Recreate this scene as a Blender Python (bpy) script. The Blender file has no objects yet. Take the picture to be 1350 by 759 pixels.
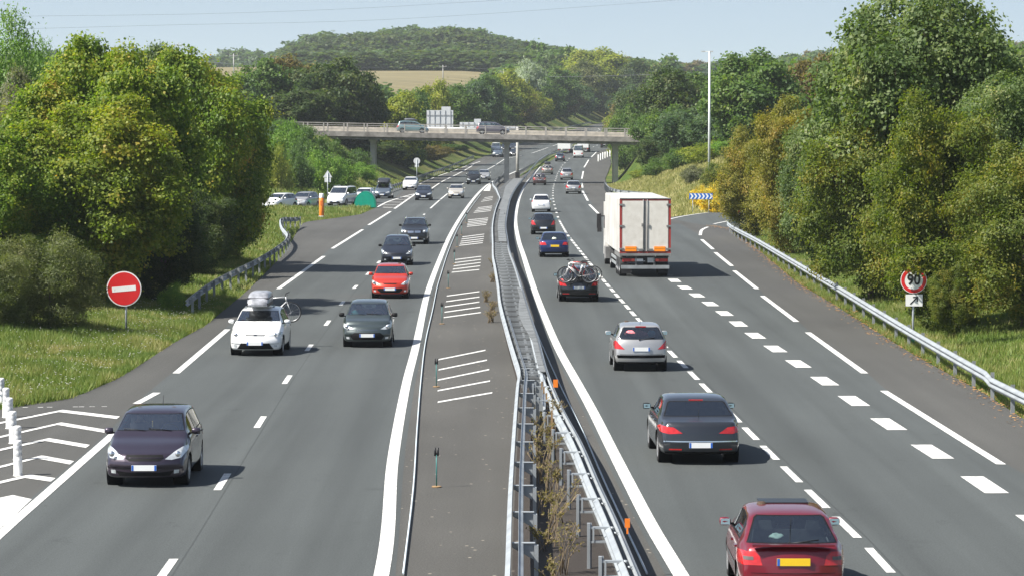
import bpy, bmesh, math, random
import numpy as np
from mathutils import Vector, Matrix
random.seed(7)
RNG = np.random.default_rng(11)
scene = bpy.context.scene
COL = scene.collection
R = math.radians
FOC = 4000.0; HCAM = 7.5; PITCH = math.atan(212.5/4000.0)

# ------------------------------------------------------------------ materials
MATS = {}
def new_mat(name):
    m = bpy.data.materials.new(name); m.use_nodes = True
    nt = m.node_tree; nt.nodes.clear()
    out = nt.nodes.new('ShaderNodeOutputMaterial')
    return m, nt, out
def N(nt, t, **kw):
    n = nt.nodes.new(t)
    for k, v in kw.items():
        if k.startswith('i_'): n.inputs[k[2:].replace('_', ' ')].default_value = v
        else: setattr(n, k, v)
    return n
def rgba(c): return (c[0], c[1], c[2], 1.0)
def pmat(name, col, rough=.5, metal=0., coat=0., var=.10, scale=3., bump=0., bscale=40., spec=.5, dirt=None):
    """principled paint / metal / plastic with a little procedural variation"""
    if name in MATS: return MATS[name]
    m, nt, out = new_mat(name); L = nt.links.new
    b = N(nt, 'ShaderNodeBsdfPrincipled'); L(b.outputs[0], out.inputs[0])
    b.inputs['Metallic'].default_value = metal; b.inputs['Roughness'].default_value = rough
    b.inputs['Coat Weight'].default_value = coat; b.inputs['Coat Roughness'].default_value = .06
    b.inputs['Specular IOR Level'].default_value = spec
    tc = N(nt, 'ShaderNodeTexCoord'); no = N(nt, 'ShaderNodeTexNoise'); no.inputs['Scale'].default_value = scale; no.inputs['Detail'].default_value = 5
    L(tc.outputs['Object'], no.inputs['Vector'])
    cr = N(nt, 'ShaderNodeValToRGB'); e = cr.color_ramp.elements
    d = dirt or tuple(c*(1-var) for c in col)
    e[0].position = .3; e[0].color = rgba(d); e[1].position = .7; e[1].color = rgba(tuple(min(1, c*(1+var*.5)) for c in col))
    L(no.outputs[0], cr.inputs[0]); L(cr.outputs[0], b.inputs['Base Color'])
    if bump > 0:
        n2 = N(nt, 'ShaderNodeTexNoise'); n2.inputs['Scale'].default_value = bscale; n2.inputs['Detail'].default_value = 3
        L(tc.outputs['Object'], n2.inputs['Vector'])
        bp = N(nt, 'ShaderNodeBump'); bp.inputs['Strength'].default_value = bump; bp.inputs['Distance'].default_value = .02
        L(n2.outputs[0], bp.inputs['Height']); L(bp.outputs[0], b.inputs['Normal'])
    MATS[name] = m; return m
def glass_mat(name, tint, fac=.06, rough=.03):
    if name in MATS: return MATS[name]
    m, nt, out = new_mat(name); L = nt.links.new
    tr = N(nt, 'ShaderNodeBsdfTransparent'); tr.inputs[0].default_value = rgba(tint)
    gl = N(nt, 'ShaderNodeBsdfGlossy'); gl.inputs[0].default_value = (.9, .93, .95, 1); gl.inputs['Roughness'].default_value = rough
    fr = N(nt, 'ShaderNodeFresnel'); fr.inputs[0].default_value = 1.52
    ad = N(nt, 'ShaderNodeMath', operation='ADD'); ad.inputs[1].default_value = fac
    L(fr.outputs[0], ad.inputs[0])
    mx = N(nt, 'ShaderNodeMixShader'); L(ad.outputs[0], mx.inputs[0]); L(tr.outputs[0], mx.inputs[1]); L(gl.outputs[0], mx.inputs[2])
    L(mx.outputs[0], out.inputs[0]); MATS[name] = m; return m
def leaf_mat(name, cols, transl=.5, rough=.55):
    """leaves: colour picked per leaf, some light passing through"""
    if name in MATS: return MATS[name]
    m, nt, out = new_mat(name); L = nt.links.new
    g = N(nt, 'ShaderNodeNewGeometry'); cr = N(nt, 'ShaderNodeValToRGB')
    els = cr.color_ramp.elements
    while len(els) < len(cols): els.new(.5)
    for i, (p, c) in enumerate(cols): els[i].position = p; els[i].color = rgba(tuple(q*1.58 for q in c))
    tc = N(nt, 'ShaderNodeTexCoord'); no = N(nt, 'ShaderNodeTexNoise'); no.inputs['Scale'].default_value = .45; no.inputs['Detail'].default_value = 3
    L(tc.outputs['Object'], no.inputs['Vector'])
    mm = N(nt, 'ShaderNodeMath', operation='MULTIPLY_ADD'); mm.inputs[1].default_value = .45
    L(g.outputs['Random Per Island'], mm.inputs[0])
    m2 = N(nt, 'ShaderNodeMath', operation='MULTIPLY_ADD'); m2.inputs[1].default_value = 1.5; m2.inputs[2].default_value = -.48
    L(no.outputs[0], m2.inputs[0]); L(m2.outputs[0], mm.inputs[2]); L(mm.outputs[0], cr.inputs[0])
    b = N(nt, 'ShaderNodeBsdfPrincipled'); b.inputs['Roughness'].default_value = rough; b.inputs['Specular IOR Level'].default_value = .35
    L(cr.outputs[0], b.inputs['Base Color'])
    t = N(nt, 'ShaderNodeBsdfTranslucent')
    hs = N(nt, 'ShaderNodeMixRGB', blend_type='MULTIPLY'); hs.inputs[0].default_value = 1; hs.inputs[2].default_value = (1.25, 1.35, .55, 1)
    L(cr.outputs[0], hs.inputs[1]); L(hs.outputs[0], t.inputs[0])
    mx = N(nt, 'ShaderNodeMixShader'); mx.inputs[0].default_value = transl
    L(b.outputs[0], mx.inputs[1]); L(t.outputs[0], mx.inputs[2]); L(mx.outputs[0], out.inputs[0])
    MATS[name] = m; return m

# ------------------------------------------------------------------ object helpers
def tag(o, label=None, cat=None, group=None, kind=None):
    if label: o['label'] = label
    if cat: o['category'] = cat
    if group: o['group'] = group
    if kind: o['kind'] = kind
    return o
def thing(name, label, cat, loc=(0, 0, 0), rz=0., group=None):
    o = bpy.data.objects.new(name, None); COL.objects.link(o)
    o.empty_display_size = .3; o.location = loc; o.rotation_euler = (0, 0, rz)
    return tag(o, label, cat, group)
def link_mesh(name, me, parent=None):
    o = bpy.data.objects.new(name, me); COL.objects.link(o)
    if parent is not None: o.parent = parent
    return o
class MB:
    def __init__(s): s.v = []; s.f = []; s.m = []; s.cur = 0; s.sm = []; s.smooth = False
    def add(s, vs, fs, mi=None):
        n = len(s.v); s.v.extend([tuple(map(float, q)) for q in vs])
        for f in fs: s.f.append([i+n for i in f]); s.m.append(s.cur if mi is None else mi); s.sm.append(s.smooth)
        return s
    def box(s, c, d, rz=0., mi=None, mat=None, taper=1.):
        x, y, z = d[0]/2, d[1]/2, d[2]/2
        vs = [(a*x*(taper if e > 0 else 1), b*y*(taper if e > 0 else 1), e*z) for e in (-1, 1) for a, b in ((-1, -1), (1, -1), (1, 1), (-1, 1))]
        if mat is not None: vs = [tuple(mat @ Vector(v)) for v in vs]
        cs, sn = math.cos(rz), math.sin(rz)
        vs = [(c[0]+v[0]*cs-v[1]*sn, c[1]+v[0]*sn+v[1]*cs, c[2]+v[2]) for v in vs]
        return s.add(vs, [(3, 2, 1, 0), (4, 5, 6, 7), (0, 1, 5, 4), (1, 2, 6, 5), (2, 3, 7, 6), (3, 0, 4, 7)], mi)
    def tube(s, pts, r, n=8, mi=None, cap=True, r2=None):
        pts = [Vector(p) for p in pts]; rings = []; up = Vector((0, 0, 1))
        base = len(s.v); K = len(pts)
        for i, p in enumerate(pts):
            t = (pts[min(i+1, K-1)]-pts[max(i-1, 0)]).normalized()
            u = t.cross(up)
            if u.length < .05: u = t.cross(Vector((1, 0, 0)))
            u.normalize(); w = u.cross(t)
            rr = r if r2 is None else r+(r2-r)*i/max(1, K-1)
            for k in range(n):
                a = 2*math.pi*k/n; q = p+u*math.cos(a)*rr+w*math.sin(a)*rr; s.v.append(tuple(q))
        mi = s.cur if mi is None else mi
        for i in range(K-1):
            for k in range(n):
                a = base+i*n+k; b = base+i*n+(k+1) % n
                s.f.append([a, b, b+n, a+n]); s.m.append(mi); s.sm.append(True)
        if cap:
            s.f.append([base+k for k in range(n)][::-1]); s.m.append(mi); s.sm.append(False)
            s.f.append([base+(K-1)*n+k for k in range(n)]); s.m.append(mi); s.sm.append(False)
        return s
    def cyl(s, c, r, h, n=16, mi=None, axis='z', r2=None):
        c = Vector(c); d = {'x': Vector((1, 0, 0)), 'y': Vector((0, 1, 0)), 'z': Vector((0, 0, 1))}[axis]
        return s.tube([c, c+d*h], r, n, mi, True, r2)
    def lathe(s, prof, n=20, axis='y', c=(0, 0, 0), mi=None, smooth=True):
        """prof: (radius, along) points"""
        base = len(s.v); K = len(prof); mi = s.cur if mi is None else mi
        for (r, h) in prof:
            for k in range(n):
                a = 2*math.pi*k/n; ca, sa = r*math.cos(a), r*math.sin(a)
                p = (ca, h, sa) if axis == 'y' else ((h, ca, sa) if axis == 'x' else (ca, sa, h))
                s.v.append((p[0]+c[0], p[1]+c[1], p[2]+c[2]))
        for i in range(K-1):
            for k in range(n):
                a = base+i*n+k; b = base+i*n+(k+1) % n
                s.f.append([a, a+n, b+n, b]); s.m.append(mi); s.sm.append(smooth)
        return s
    def prism(s, poly, z0, z1, mi=None, plane='xy'):
        """poly: list of 2D points, extruded between z0 and z1 along the third axis"""
        n = len(poly)
        def P(a, b, c): return (a, b, c) if plane == 'xy' else ((a, c, b) if plane == 'xz' else (c, a, b))
        vs = [P(p[0], p[1], z0) for p in poly]+[P(p[0], p[1], z1) for p in poly]
        fs = [list(range(n))[::-1], [n+i for i in range(n)]]+[[i, (i+1) % n, n+(i+1) % n, n+i] for i in range(n)]
        return s.add(vs, fs, mi)
    def build(s, name, mats, parent=None, loc=None, recalc=True):
        me = bpy.data.meshes.new(name); me.from_pydata(s.v, [], s.f)
        if not isinstance(mats, (list, tuple)): mats = [mats]
        for m in mats: me.materials.append(m)
        me.polygons.foreach_set('material_index', s.m); me.polygons.foreach_set('use_smooth', s.sm)
        if recalc:
            bm = bmesh.new(); bm.from_mesh(me); bmesh.ops.recalc_face_normals(bm, faces=bm.faces); bm.to_mesh(me); bm.free()
        me.update()
        o = link_mesh(name, me, parent)
        if loc: o.location = loc
        return o
def copy_tree(o, parent=None):
    c = o.copy(); COL.objects.link(c); c.parent = parent
    for ch in o.children:
        copy_tree(ch, c)
    return c
def smooth01(t): t = np.clip(t, 0, 1); return t*t*(3-2*t)

# ------------------------------------------------------------------ the lie of the land
def zroad(Y):
    Y = np.asarray(Y, float)
    return np.where(Y < 420, 0, np.where(Y < 560, .000075*(Y-420)**2, 1.47+.021*(Y-560)))
def ray(px, py):
    a = (px-675)/FOC; b = -(py-379.5)/FOC; c, s = math.cos(PITCH), math.sin(PITCH)
    return Vector((a, c+b*s, -s+b*c))
def G(px, py, z=0.):
    """surveyed point: where the sight line of a photo point meets the road surface (+z)"""
    d = ray(px, py); Y = 60.
    for _ in range(60):
        zt = float(zroad(Y))+z
        if d.z >= -1e-5: break
        Yn = (zt-HCAM)/d.z*d.y
        if Yn > 1500 or Yn < 0: Yn = 1200
        Y = .5*Y+.5*Yn
    return (d.x/d.y*Y, Y)
def P3(px, py, Y):
    d = ray(px, py); t = Y/d.y
    return (d.x*t, Y, HCAM+d.z*t)
def spline(pts, step=2.):
    """Catmull-Rom through pts (2D/3D), resampled"""
    P = [np.array(p, float) for p in pts]
    if len(P) == 2:
        n = max(2, int(np.linalg.norm(P[1]-P[0])/step)+1)
        return np.array([P[0]+(P[1]-P[0])*t for t in np.linspace(0, 1, n)])
    P = [2*P[0]-P[1]]+P+[2*P[-1]-P[-2]]; out = []
    for i in range(1, len(P)-2):
        n = max(2, int(np.linalg.norm(P[i+1]-P[i])/step)+1)
        for t in np.linspace(0, 1, n, endpoint=False):
            a, b, c, d = P[i-1], P[i], P[i+1], P[i+2]
            out.append(.5*((2*b)+(c-a)*t+(2*a-5*b+4*c-d)*t*t+(3*b-a-3*c+d)*t**3))
    out.append(P[-2]); return np.array(out)
def fY(pts):
    """X as a smooth function of Y from surveyed points"""
    q = sorted([(y, x) for x, y in pts]); ys = np.array([a for a, b in q]); xs = np.array([b for a, b in q])
    def f(Y): return np.interp(np.asarray(Y, float), ys, xs)
    return f
# far run of the motorway (beyond the bridge it swings right and climbs)
FAR = [(560, 0), (640, 6), (720, 13), (800, 21.5), (900, 33), (1000, 46), (1150, 66)]
XLedge = fY([(-24, -60), (-24, 60), (-22, 76), G(0, 540), G(95, 525), G(160, 497), G(235, 448), G(270, 430), G(330, 380), G(375, 335), G(385, 317), G(400, 293), G(440, 288), G(475, 283), G(515, 266), (-12.6, 340), (-12.6, 400), (-11.6, 440), (-8.0, 520)]+[(x-6.5, y) for y, x in FAR])
XRedge = fY([(13.0, -60), (13.0, 60), G(1350, 553), G(1300, 520), G(1200, 465), G(1100, 402), G(1050, 372), G(1000, 330), G(965, 303), (14.0, 236), (11.4, 262), (10.9, 300), (11.2, 341), (12.2, 395), (13.5, 440), (16.8, 520)]+[(x+18.5, y) for y, x in FAR])
RAMP_L = spline([(-11.2, 370), (-12.6, 335), (-13.6, 315), (-14.8, 300), (-16.6, 287), (-19.5, 276), (-23, 266), (-28, 256), (-36, 246), (-52, 236), (-75, 230)], 3)
RAMP_R = spline([(10.6, 190), (11.6, 215), (13.6, 232), (17.0, 249), (21.5, 264), (27, 280), (34, 296), (46, 314), (64, 330)], 3)
def dist_poly(X, Y, P):
    d = np.full(np.shape(X), 1e9)
    for i in range(len(P)-1):
        a, b = P[i][:2], P[i+1][:2]; ab = b-a; L2 = (ab**2).sum()
        t = np.clip(((X-a[0])*ab[0]+(Y-a[1])*ab[1])/L2, 0, 1)
        d = np.minimum(d, np.hypot(X-(a[0]+t*ab[0]), Y-(a[1]+t*ab[1])))
    return d
def terrain(X, Y):
    X = np.asarray(X, float); Y = np.asarray(Y, float)
    dl = XLedge(Y)-X; dr = X-XRedge(Y); base = zroad(np.minimum(Y, 1100))
    nl = np.interp(dl, [0, .5, 3, 8, 20, 60, 200], [0, .04, .25, .9, 2.2, 3.5, 5])
    fl = np.interp(dl, [0, 1.2, 3, 8, 14, 30, 80, 200], [0, .05, .5, 3.0, 5.0, 7.0, 9.5, 12])
    nr = np.interp(dr, [0, .6, 2, 5, 10, 30, 200], [0, -.02, .0, .35, 1.3, 3.5, 6])
    fr = np.interp(dr, [0, 1.5, 3, 7, 12, 20, 60, 200], [0, .08, .5, 2.6, 4.6, 6.3, 9, 12])
    kl = smooth01((Y-295)/90); kr = smooth01((Y-262)/60)
    l = np.where(dl > 0, nl*(1-kl)+fl*kl, 0); r = np.where(dr > 0, nr*(1-kr)+fr*kr, 0)
    # grass bank in front of the slip road on the left
    bank = .7*np.exp(-((X+16.9)/3.2)**2-((Y-212)/26)**2)*smooth01(dl/2.0)
    lat = l+r+bank
    m = smooth01((dist_poly(X, Y, RAMP_L)-3.2)/4.0)*smooth01((dist_poly(X, Y, RAMP_R)-4.2)/4.5)
    z = base+lat*m
    # bridge approach embankments
    dz = 6.05-.02*(X)*1.0*.45
    by = 1-smooth01((np.abs(Y-403.5)-5.2)/12)
    bl = smooth01((-X-18.5)/8.0); br = smooth01((X-13.2)/6.5)
    z = np.maximum(z, z*(1-by*(bl+br))+dz*by*(bl+br))
    # rolling land far away
    dout = np.maximum(np.maximum(dl, dr), 0)
    k = smooth01(dout/70)*smooth01((Y-520)/260)
    HL = np.interp(Y, [450, 600, 750, 900, 1050, 1250, 1400, 1700, 2200, 9000], [8, 13, 17, 21, 26, 31, 37, 46, 44, 30])
    HR = np.interp(Y, [450, 600, 750, 900, 1050, 1250, 1500, 2200, 9000], [8, 11, 14, 17, 20, 26, 33, 38, 30])
    H = np.where(X < 40, HL, HR)
    w = smooth01((X-20)/80); H = HL*(1-w)+HR*w
    H = H-9*smooth01((Y-1250)/200)*smooth01((-X-70)/50)*(X < 40)+6*np.exp(-((X+38)/50)**2-((Y-1560)/170)**2)
    kk = np.maximum(k, smooth01((Y-1080)/120))
    z = z*(1-kk)+H*kk
    return z
def tz(x, y): return float(terrain(np.array([x]), np.array([y]))[0])

# ------------------------------------------------------------------ camera, sky, sun, view
cam_d = bpy.data.cameras.new('camera'); cam = bpy.data.objects.new('camera', cam_d); COL.objects.link(cam)
cam.location = (0, 0, HCAM); cam.rotation_euler = (math.pi/2-PITCH, 0, 0)
cam_d.lens = 36*FOC/1350; cam_d.sensor_width = 36; cam_d.clip_start = .5; cam_d.clip_end = 20000
scene.camera = cam
SUNV = Vector((.80, .34, -1.)).normalized()          # the way the light travels
elev = math.asin(-SUNV.z); azim = math.atan2(-SUNV.x, -SUNV.y)      # towards the sun, from +Y clockwise
w = bpy.data.worlds.new('World'); scene.world = w; w.use_nodes = True
nt = w.node_tree; nt.nodes.clear()
sky = N(nt, 'ShaderNodeTexSky'); sky.sky_type = 'NISHITA'; sky.sun_disc = False
sky.sun_elevation = elev; sky.sun_rotation = azim; sky.altitude = 100; sky.air_density = 1.0; sky.dust_density = 1.0; sky.ozone_density = 1.0
bg = N(nt, 'ShaderNodeBackground'); bg.inputs[1].default_value = .059
wo = N(nt, 'ShaderNodeOutputWorld'); tcw = N(nt, 'ShaderNodeTexCoord'); mpw = N(nt, 'ShaderNodeMapping'); mpw.inputs['Location'].default_value = (0, 0, .11); nt.links.new(tcw.outputs['Generated'], mpw.inputs[0]); nt.links.new(mpw.outputs[0], sky.inputs[0]); hsw = N(nt, 'ShaderNodeHueSaturation'); hsw.inputs['Saturation'].default_value = .78; nt.links.new(sky.outputs[0], hsw.inputs['Color']); nt.links.new(hsw.outputs[0], bg.inputs[0]); nt.links.new(bg.outputs[0], wo.inputs[0])
sd = bpy.data.lights.new('sun', 'SUN'); so = bpy.data.objects.new('sun', sd); COL.objects.link(so)
sd.energy = 4.2; sd.angle = R(.6); sd.color = (1.0, .955, .88)
so.rotation_euler = SUNV.to_track_quat('-Z', 'Y').to_euler(); so.location = (-60, -20, 80)
vs = scene.view_settings; vs.view_transform = 'Standard'; vs.look = 'None'; vs.exposure = 1.3; vs.gamma = 1; vs.use_curve_mapping = False
cy = scene.cycles; cy.use_denoising = True; cy.max_bounces = 6; cy.diffuse_bounces = 4; cy.glossy_bounces = 3
cy.transparent_max_bounces = 12; cy.transmission_bounces = 4; cy.volume_bounces = 1; cy.sample_clamp_indirect = 6
cy.caustics_reflective = False; cy.caustics_refractive = False
# ------------------------------------------------------------------ ground and road materials
def grass_mat():
    m, nt, out = new_mat('grass_ground'); L = nt.links.new
    tc = N(nt, 'ShaderNodeTexCoord')
    n1 = N(nt, 'ShaderNodeTexNoise'); n1.inputs['Scale'].default_value = .11; n1.inputs['Detail'].default_value = 6; n1.inputs['Roughness'].default_value = .6
    n2 = N(nt, 'ShaderNodeTexNoise'); n2.inputs['Scale'].default_value = 1.7; n2.inputs['Detail'].default_value = 8; n2.inputs['Roughness'].default_value = .7
    for n in (n1, n2): L(tc.outputs['Object'], n.inputs['Vector'])
    c1 = N(nt, 'ShaderNodeValToRGB'); e = c1.color_ramp.elements
    e[0].position = .36; e[0].color = (.058, .100, .018, 1); e[1].position = .66; e[1].color = (.175, .165, .060, 1)
    x = e.new(.5); x.color = (.092, .125, .026, 1)
    L(n1.outputs[0], c1.inputs[0])
    c2 = N(nt, 'ShaderNodeValToRGB'); e = c2.color_ramp.elements
    e[0].position = .3; e[0].color = (.45, .45, .45, 1); e[1].position = .75; e[1].color = (1.35, 1.3, 1.2, 1)
    L(n2.outputs[0], c2.inputs[0])
    mu = N(nt, 'ShaderNodeMixRGB', blend_type='MULTIPLY'); mu.inputs[0].default_value = 1
    L(c1.outputs[0], mu.inputs[1]); L(c2.outputs[0], mu.inputs[2])
    b = N(nt, 'ShaderNodeBsdfPrincipled'); b.inputs['Roughness'].default_value = .9; b.inputs['Specular IOR Level'].default_value = .15
    L(mu.outputs[0], b.inputs['Base Color'])
    bp = N(nt, 'ShaderNodeBump'); bp.inputs['Strength'].default_value = .8; bp.inputs['Distance'].default_value = .25
    n3 = N(nt, 'ShaderNodeTexNoise'); n3.inputs['Scale'].default_value = 5; n3.inputs['Detail'].default_value = 6; L(tc.outputs['Object'], n3.inputs['Vector'])
    L(n3.outputs[0], bp.inputs['Height']); L(bp.outputs[0], b.inputs['Normal'])
    L(b.outputs[0], out.inputs[0]); return m
def asphalt_mat(name, col, fleck=.35, streak=.12, patch=.10, litter=0., tracks=False):
    m, nt, out = new_mat(name); L = nt.links.new
    tc = N(nt, 'ShaderNodeTexCoord')
    def noise(sc, scale_vec=None, det=4, rgh=.6):
        n = N(nt, 'ShaderNodeTexNoise'); n.inputs['Scale'].default_value = sc; n.inputs['Detail'].default_value = det; n.inputs['Roughness'].default_value = rgh
        if scale_vec:
            mp = N(nt, 'ShaderNodeMapping'); mp.inputs['Scale'].default_value = scale_vec; L(tc.outputs['Object'], mp.inputs[0]); L(mp.outputs[0], n.inputs['Vector'])
        else: L(tc.outputs['Object'], n.inputs['Vector'])
        return n
    def ramp(n, p0, c0, p1, c1):
        r = N(nt, 'ShaderNodeValToRGB'); e = r.color_ramp.elements; e[0].position = p0; e[1].position = p1
        e[0].color = (c0, c0, c0, 1); e[1].color = (c1, c1, c1, 1); L(n.outputs[0], r.inputs[0]); return r
    def mul(a, b):
        x = N(nt, 'ShaderNodeMixRGB', blend_type='MULTIPLY'); x.inputs[0].default_value = 1; L(a, x.inputs[1]); L(b, x.inputs[2]); return x.outputs[0]
    base = N(nt, 'ShaderNodeRGB'); base.outputs[0].default_value = rgba(col)
    c = base.outputs[0]
    c = mul(c, ramp(noise(28, None, 3, .8), .3, 1-fleck, .72, 1+fleck).outputs[0])
    c = mul(c, ramp(noise(1.0, (1.1, .018, 1), 4), .3, 1-streak, .7, 1+streak).outputs[0])
    c = mul(c, ramp(noise(.12, (1, .35, 1), 5), .32, 1-patch, .7, 1+patch).outputs[0])
    if litter > 0:
        v = N(nt, 'ShaderNodeTexVoronoi'); v.inputs['Scale'].default_value = 2.2; L(tc.outputs['Object'], v.inputs['Vector'])
        r = N(nt, 'ShaderNodeValToRGB'); e = r.color_ramp.elements; e[0].position = .05; e[0].color = (.42, .37, .28, 1); e[1].position = .09; e[1].color = (0, 0, 0, 1)
        L(v.outputs['Distance'], r.inputs[0])
        x = N(nt, 'ShaderNodeMixRGB', blend_type='ADD'); x.inputs[0].default_value = litter; L(c, x.inputs[1]); L(r.outputs[0], x.inputs[2]); c = x.outputs[0]
    if tracks:
        uvn = N(nt, 'ShaderNodeUVMap'); uvn.uv_map = 'lane'; sx = N(nt, 'ShaderNodeSeparateXYZ'); L(uvn.outputs[0], sx.inputs[0])
        m1 = N(nt, 'ShaderNodeMath', operation='MULTIPLY_ADD'); m1.inputs[1].default_value = 2*math.pi/1.76; m1.inputs[2].default_value = math.pi+.2; L(sx.outputs[0], m1.inputs[0])
        co_ = N(nt, 'ShaderNodeMath', operation='COSINE'); L(m1.outputs[0], co_.inputs[0])
        m2 = N(nt, 'ShaderNodeMath', operation='MULTIPLY_ADD'); m2.inputs[1].default_value = -.055; m2.inputs[2].default_value = 1.0; L(co_.outputs[0], m2.inputs[0]); c = mul(c, m2.outputs[0])
        ab = N(nt, 'ShaderNodeMath', operation='SUBTRACT'); ab.inputs[1].default_value = .17; L(sx.outputs[0], ab.inputs[0]); a2 = N(nt, 'ShaderNodeMath', operation='ABSOLUTE'); L(ab.outputs[0], a2.inputs[0])
        lt = N(nt, 'ShaderNodeMath', operation='GREATER_THAN'); lt.inputs[1].default_value = .018; L(a2.outputs[0], lt.inputs[0])
        m3 = N(nt, 'ShaderNodeMath', operation='MULTIPLY_ADD'); m3.inputs[1].default_value = .30; m3.inputs[2].default_value = .70; L(lt.outputs[0], m3.inputs[0]); c = mul(c, m3.outputs[0])
        # faint oil drips and sealed spots
        c = mul(c, ramp(noise(.9, (1, .5, 1), 8, .75), .30, .72, .40, 1.0).outputs[0])
    b = N(nt, 'ShaderNodeBsdfPrincipled'); b.inputs['Roughness'].default_value = .82; b.inputs['Specular IOR Level'].default_value = .3
    L(c, b.inputs['Base Color'])
    bp = N(nt, 'ShaderNodeBump'); bp.inputs['Strength'].default_value = .35; bp.inputs['Distance'].default_value = .01
    L(noise(70, None, 2).outputs[0], bp.inputs['Height']); L(bp.outputs[0], b.inputs['Normal'])
    L(b.outputs[0], out.inputs[0]); return m
def paint_mat():
    m, nt, out = new_mat('road_paint'); L = nt.links.new
    tc = N(nt, 'ShaderNodeTexCoord'); n = N(nt, 'ShaderNodeTexNoise'); n.inputs['Scale'].default_value = 6; n.inputs['Detail'].default_value = 8; n.inputs['Roughness'].default_value = .75
    L(tc.outputs['Object'], n.inputs['Vector'])
    r = N(nt, 'ShaderNodeValToRGB'); e = r.color_ramp.elements; e[0].position = .37; e[0].color = (.30, .30, .285, 1); e[1].position = .53; e[1].color = (.64, .64, .615, 1)
    L(n.outputs[0], r.inputs[0]); b = N(nt, 'ShaderNodeBsdfPrincipled'); b.inputs['Roughness'].default_value = .6
    L(r.outputs[0], b.inputs['Base Color']); L(b.outputs[0], out.inputs[0]); return m
M_GRASS = grass_mat(); M_PAINT = paint_mat()
M_LANE = asphalt_mat('asphalt_lane', (.0625, .0695, .0690), .36, .14, .12, tracks=True)
M_SHOULDER = asphalt_mat('asphalt_shoulder', (.066, .0655, .061), .38, .10, .16)
M_MEDIAN = asphalt_mat('asphalt_median', (.072, .070, .064), .48, .08, .2, litter=.6)
M_SOIL = asphalt_mat('median_soil', (.040, .033, .028), .5, .05, .3, litter=.5)
M_DUST = asphalt_mat('dry_stone', (.20, .185, .15), .4, .05, .2)

def strip(name, mat, fa, fb, ys, dz, kind='structure', label=None, zf=None, uo=None):
    """sheet between two X(Y) borders lying dz above the road level"""
    vs, fs = [], []
    for y in ys:
        z = float(zroad(y))+dz
        vs += [(float(fa(y)), y, z), (float(fb(y)), y, z)]
    for i in range(len(ys)-1): a = 2*i; fs.append((a, a+1, a+3, a+2))
    b = MB().add(vs, fs); o = b.build(name, mat, recalc=False); o['kind'] = kind
    uv = o.data.uv_layers.new(name='lane')                       # u: metres from the lane line
    for l in o.data.loops:
        co = o.data.vertices[l.vertex_index].co; uv.data[l.index].uv = (co.x-(float(uo(co.y)) if uo else 0), co.y)
    if label: o['label'] = label
    return o
def ribbon(mb, pts, wd, dz, step=2.):
    """painted line along a surveyed path"""
    P = spline(pts, step); n = len(P); vs = []; fs = []
    for i in range(n):
        t = P[min(i+1, n-1)]-P[max(i-1, 0)]; t = t/np.linalg.norm(t); nn = np.array((-t[1], t[0]))
        z = float(zroad(P[i][1]))+dz
        for s in (-1, 1): q = P[i]+nn*s*wd/2; vs.append((q[0], q[1], z))
    for i in range(n-1): a = 2*i; fs.append((a, a+1, a+3, a+2))
    mb.add(vs, fs); return mb
# terrain sheet
ysl = list(np.arange(-60, 40, 12))+list(np.arange(40, 130, 1.3))+list(np.arange(130, 300, 1.8))+list(np.arange(300, 460, 2.2))+list(np.arange(460, 1000, 9))+list(np.arange(1000, 2600, 50))+[2900, 3500, 4500, 6500, 9000]
xd = np.arange(-42, 46, .75); xo = [46]
while xo[-1] < 4000: xo.append(xo[-1]*1.0+max(1.2, (xo[-1]-40)*.17))
xn = [-42]
while xn[-1] > -4000: xn.append(xn[-1]-max(1.2, (-xn[-1]-38)*.17))
xsl = np.array(xn[::-1][:-1]+list(xd)+xo)
XX, YY = np.meshgrid(xsl, np.array(ysl, float)); ZZ = terrain(XX, YY)
inside = (XX > XLedge(YY)-.05) & (XX < XRedge(YY)+.05)
offr = (dist_poly(XX, YY, RAMP_L) < 3.4) | (dist_poly(XX, YY, RAMP_R) < 4.4)
ZZ = ZZ-.06+np.where(inside | offr, -.10, 0)
rough = np.sin(XX*1.3+YY*.7)*np.sin(YY*1.1-XX*.4)*.03
ZZ = ZZ+np.where(inside | offr, 0, rough)
ny, nx = XX.shape
V = np.stack([XX, YY, ZZ], -1).reshape(-1, 3)
I = np.arange(ny*nx).reshape(ny, nx)
F = np.stack([I[:-1, :-1], I[:-1, 1:], I[1:, 1:], I[1:, :-1]], -1).reshape(-1, 4)
def mesh_np(name, V, F, mat, smooth=True):
    me = bpy.data.meshes.new(name); k = F.shape[1]
    me.vertices.add(len(V)); me.vertices.foreach_set('co', np.ascontiguousarray(V, dtype=np.float32).ravel())
    me.loops.add(F.size); me.loops.foreach_set('vertex_index', F.astype(np.int32).ravel())
    me.polygons.add(len(F)); me.polygons.foreach_set('loop_start', np.arange(0, F.size, k, dtype=np.int32))
    me.update(calc_edges=True)
    me.polygons.foreach_set('use_smooth', np.full(len(F), smooth))
    for m in (mat if isinstance(mat, (list, tuple)) else [mat]): me.materials.append(m)
    me.validate(); return me
g = link_mesh('ground', mesh_np('ground', V, F, M_GRASS)); g['kind'] = 'structure'

YS = list(np.arange(-60, 400, 5.))+list(np.arange(400, 1160, 5.))
strip('road', M_SHOULDER, lambda y: XLedge(y)-.02, lambda y: XRedge(y)+.02, YS, 0.)
# slip roads
def road_ribbon(name, P, wd, dz, mat):
    b = MB(); ribbon(b, [tuple(p[:2]) for p in P], wd, dz, 3.); o = b.build(name, mat, recalc=False); o['kind'] = 'structure'; return o
road_ribbon('slip_road', RAMP_L, 6.4, -.004, M_LANE)
road_ribbon('slip_road', RAMP_R, 8.6, -.004, M_LANE)

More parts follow.
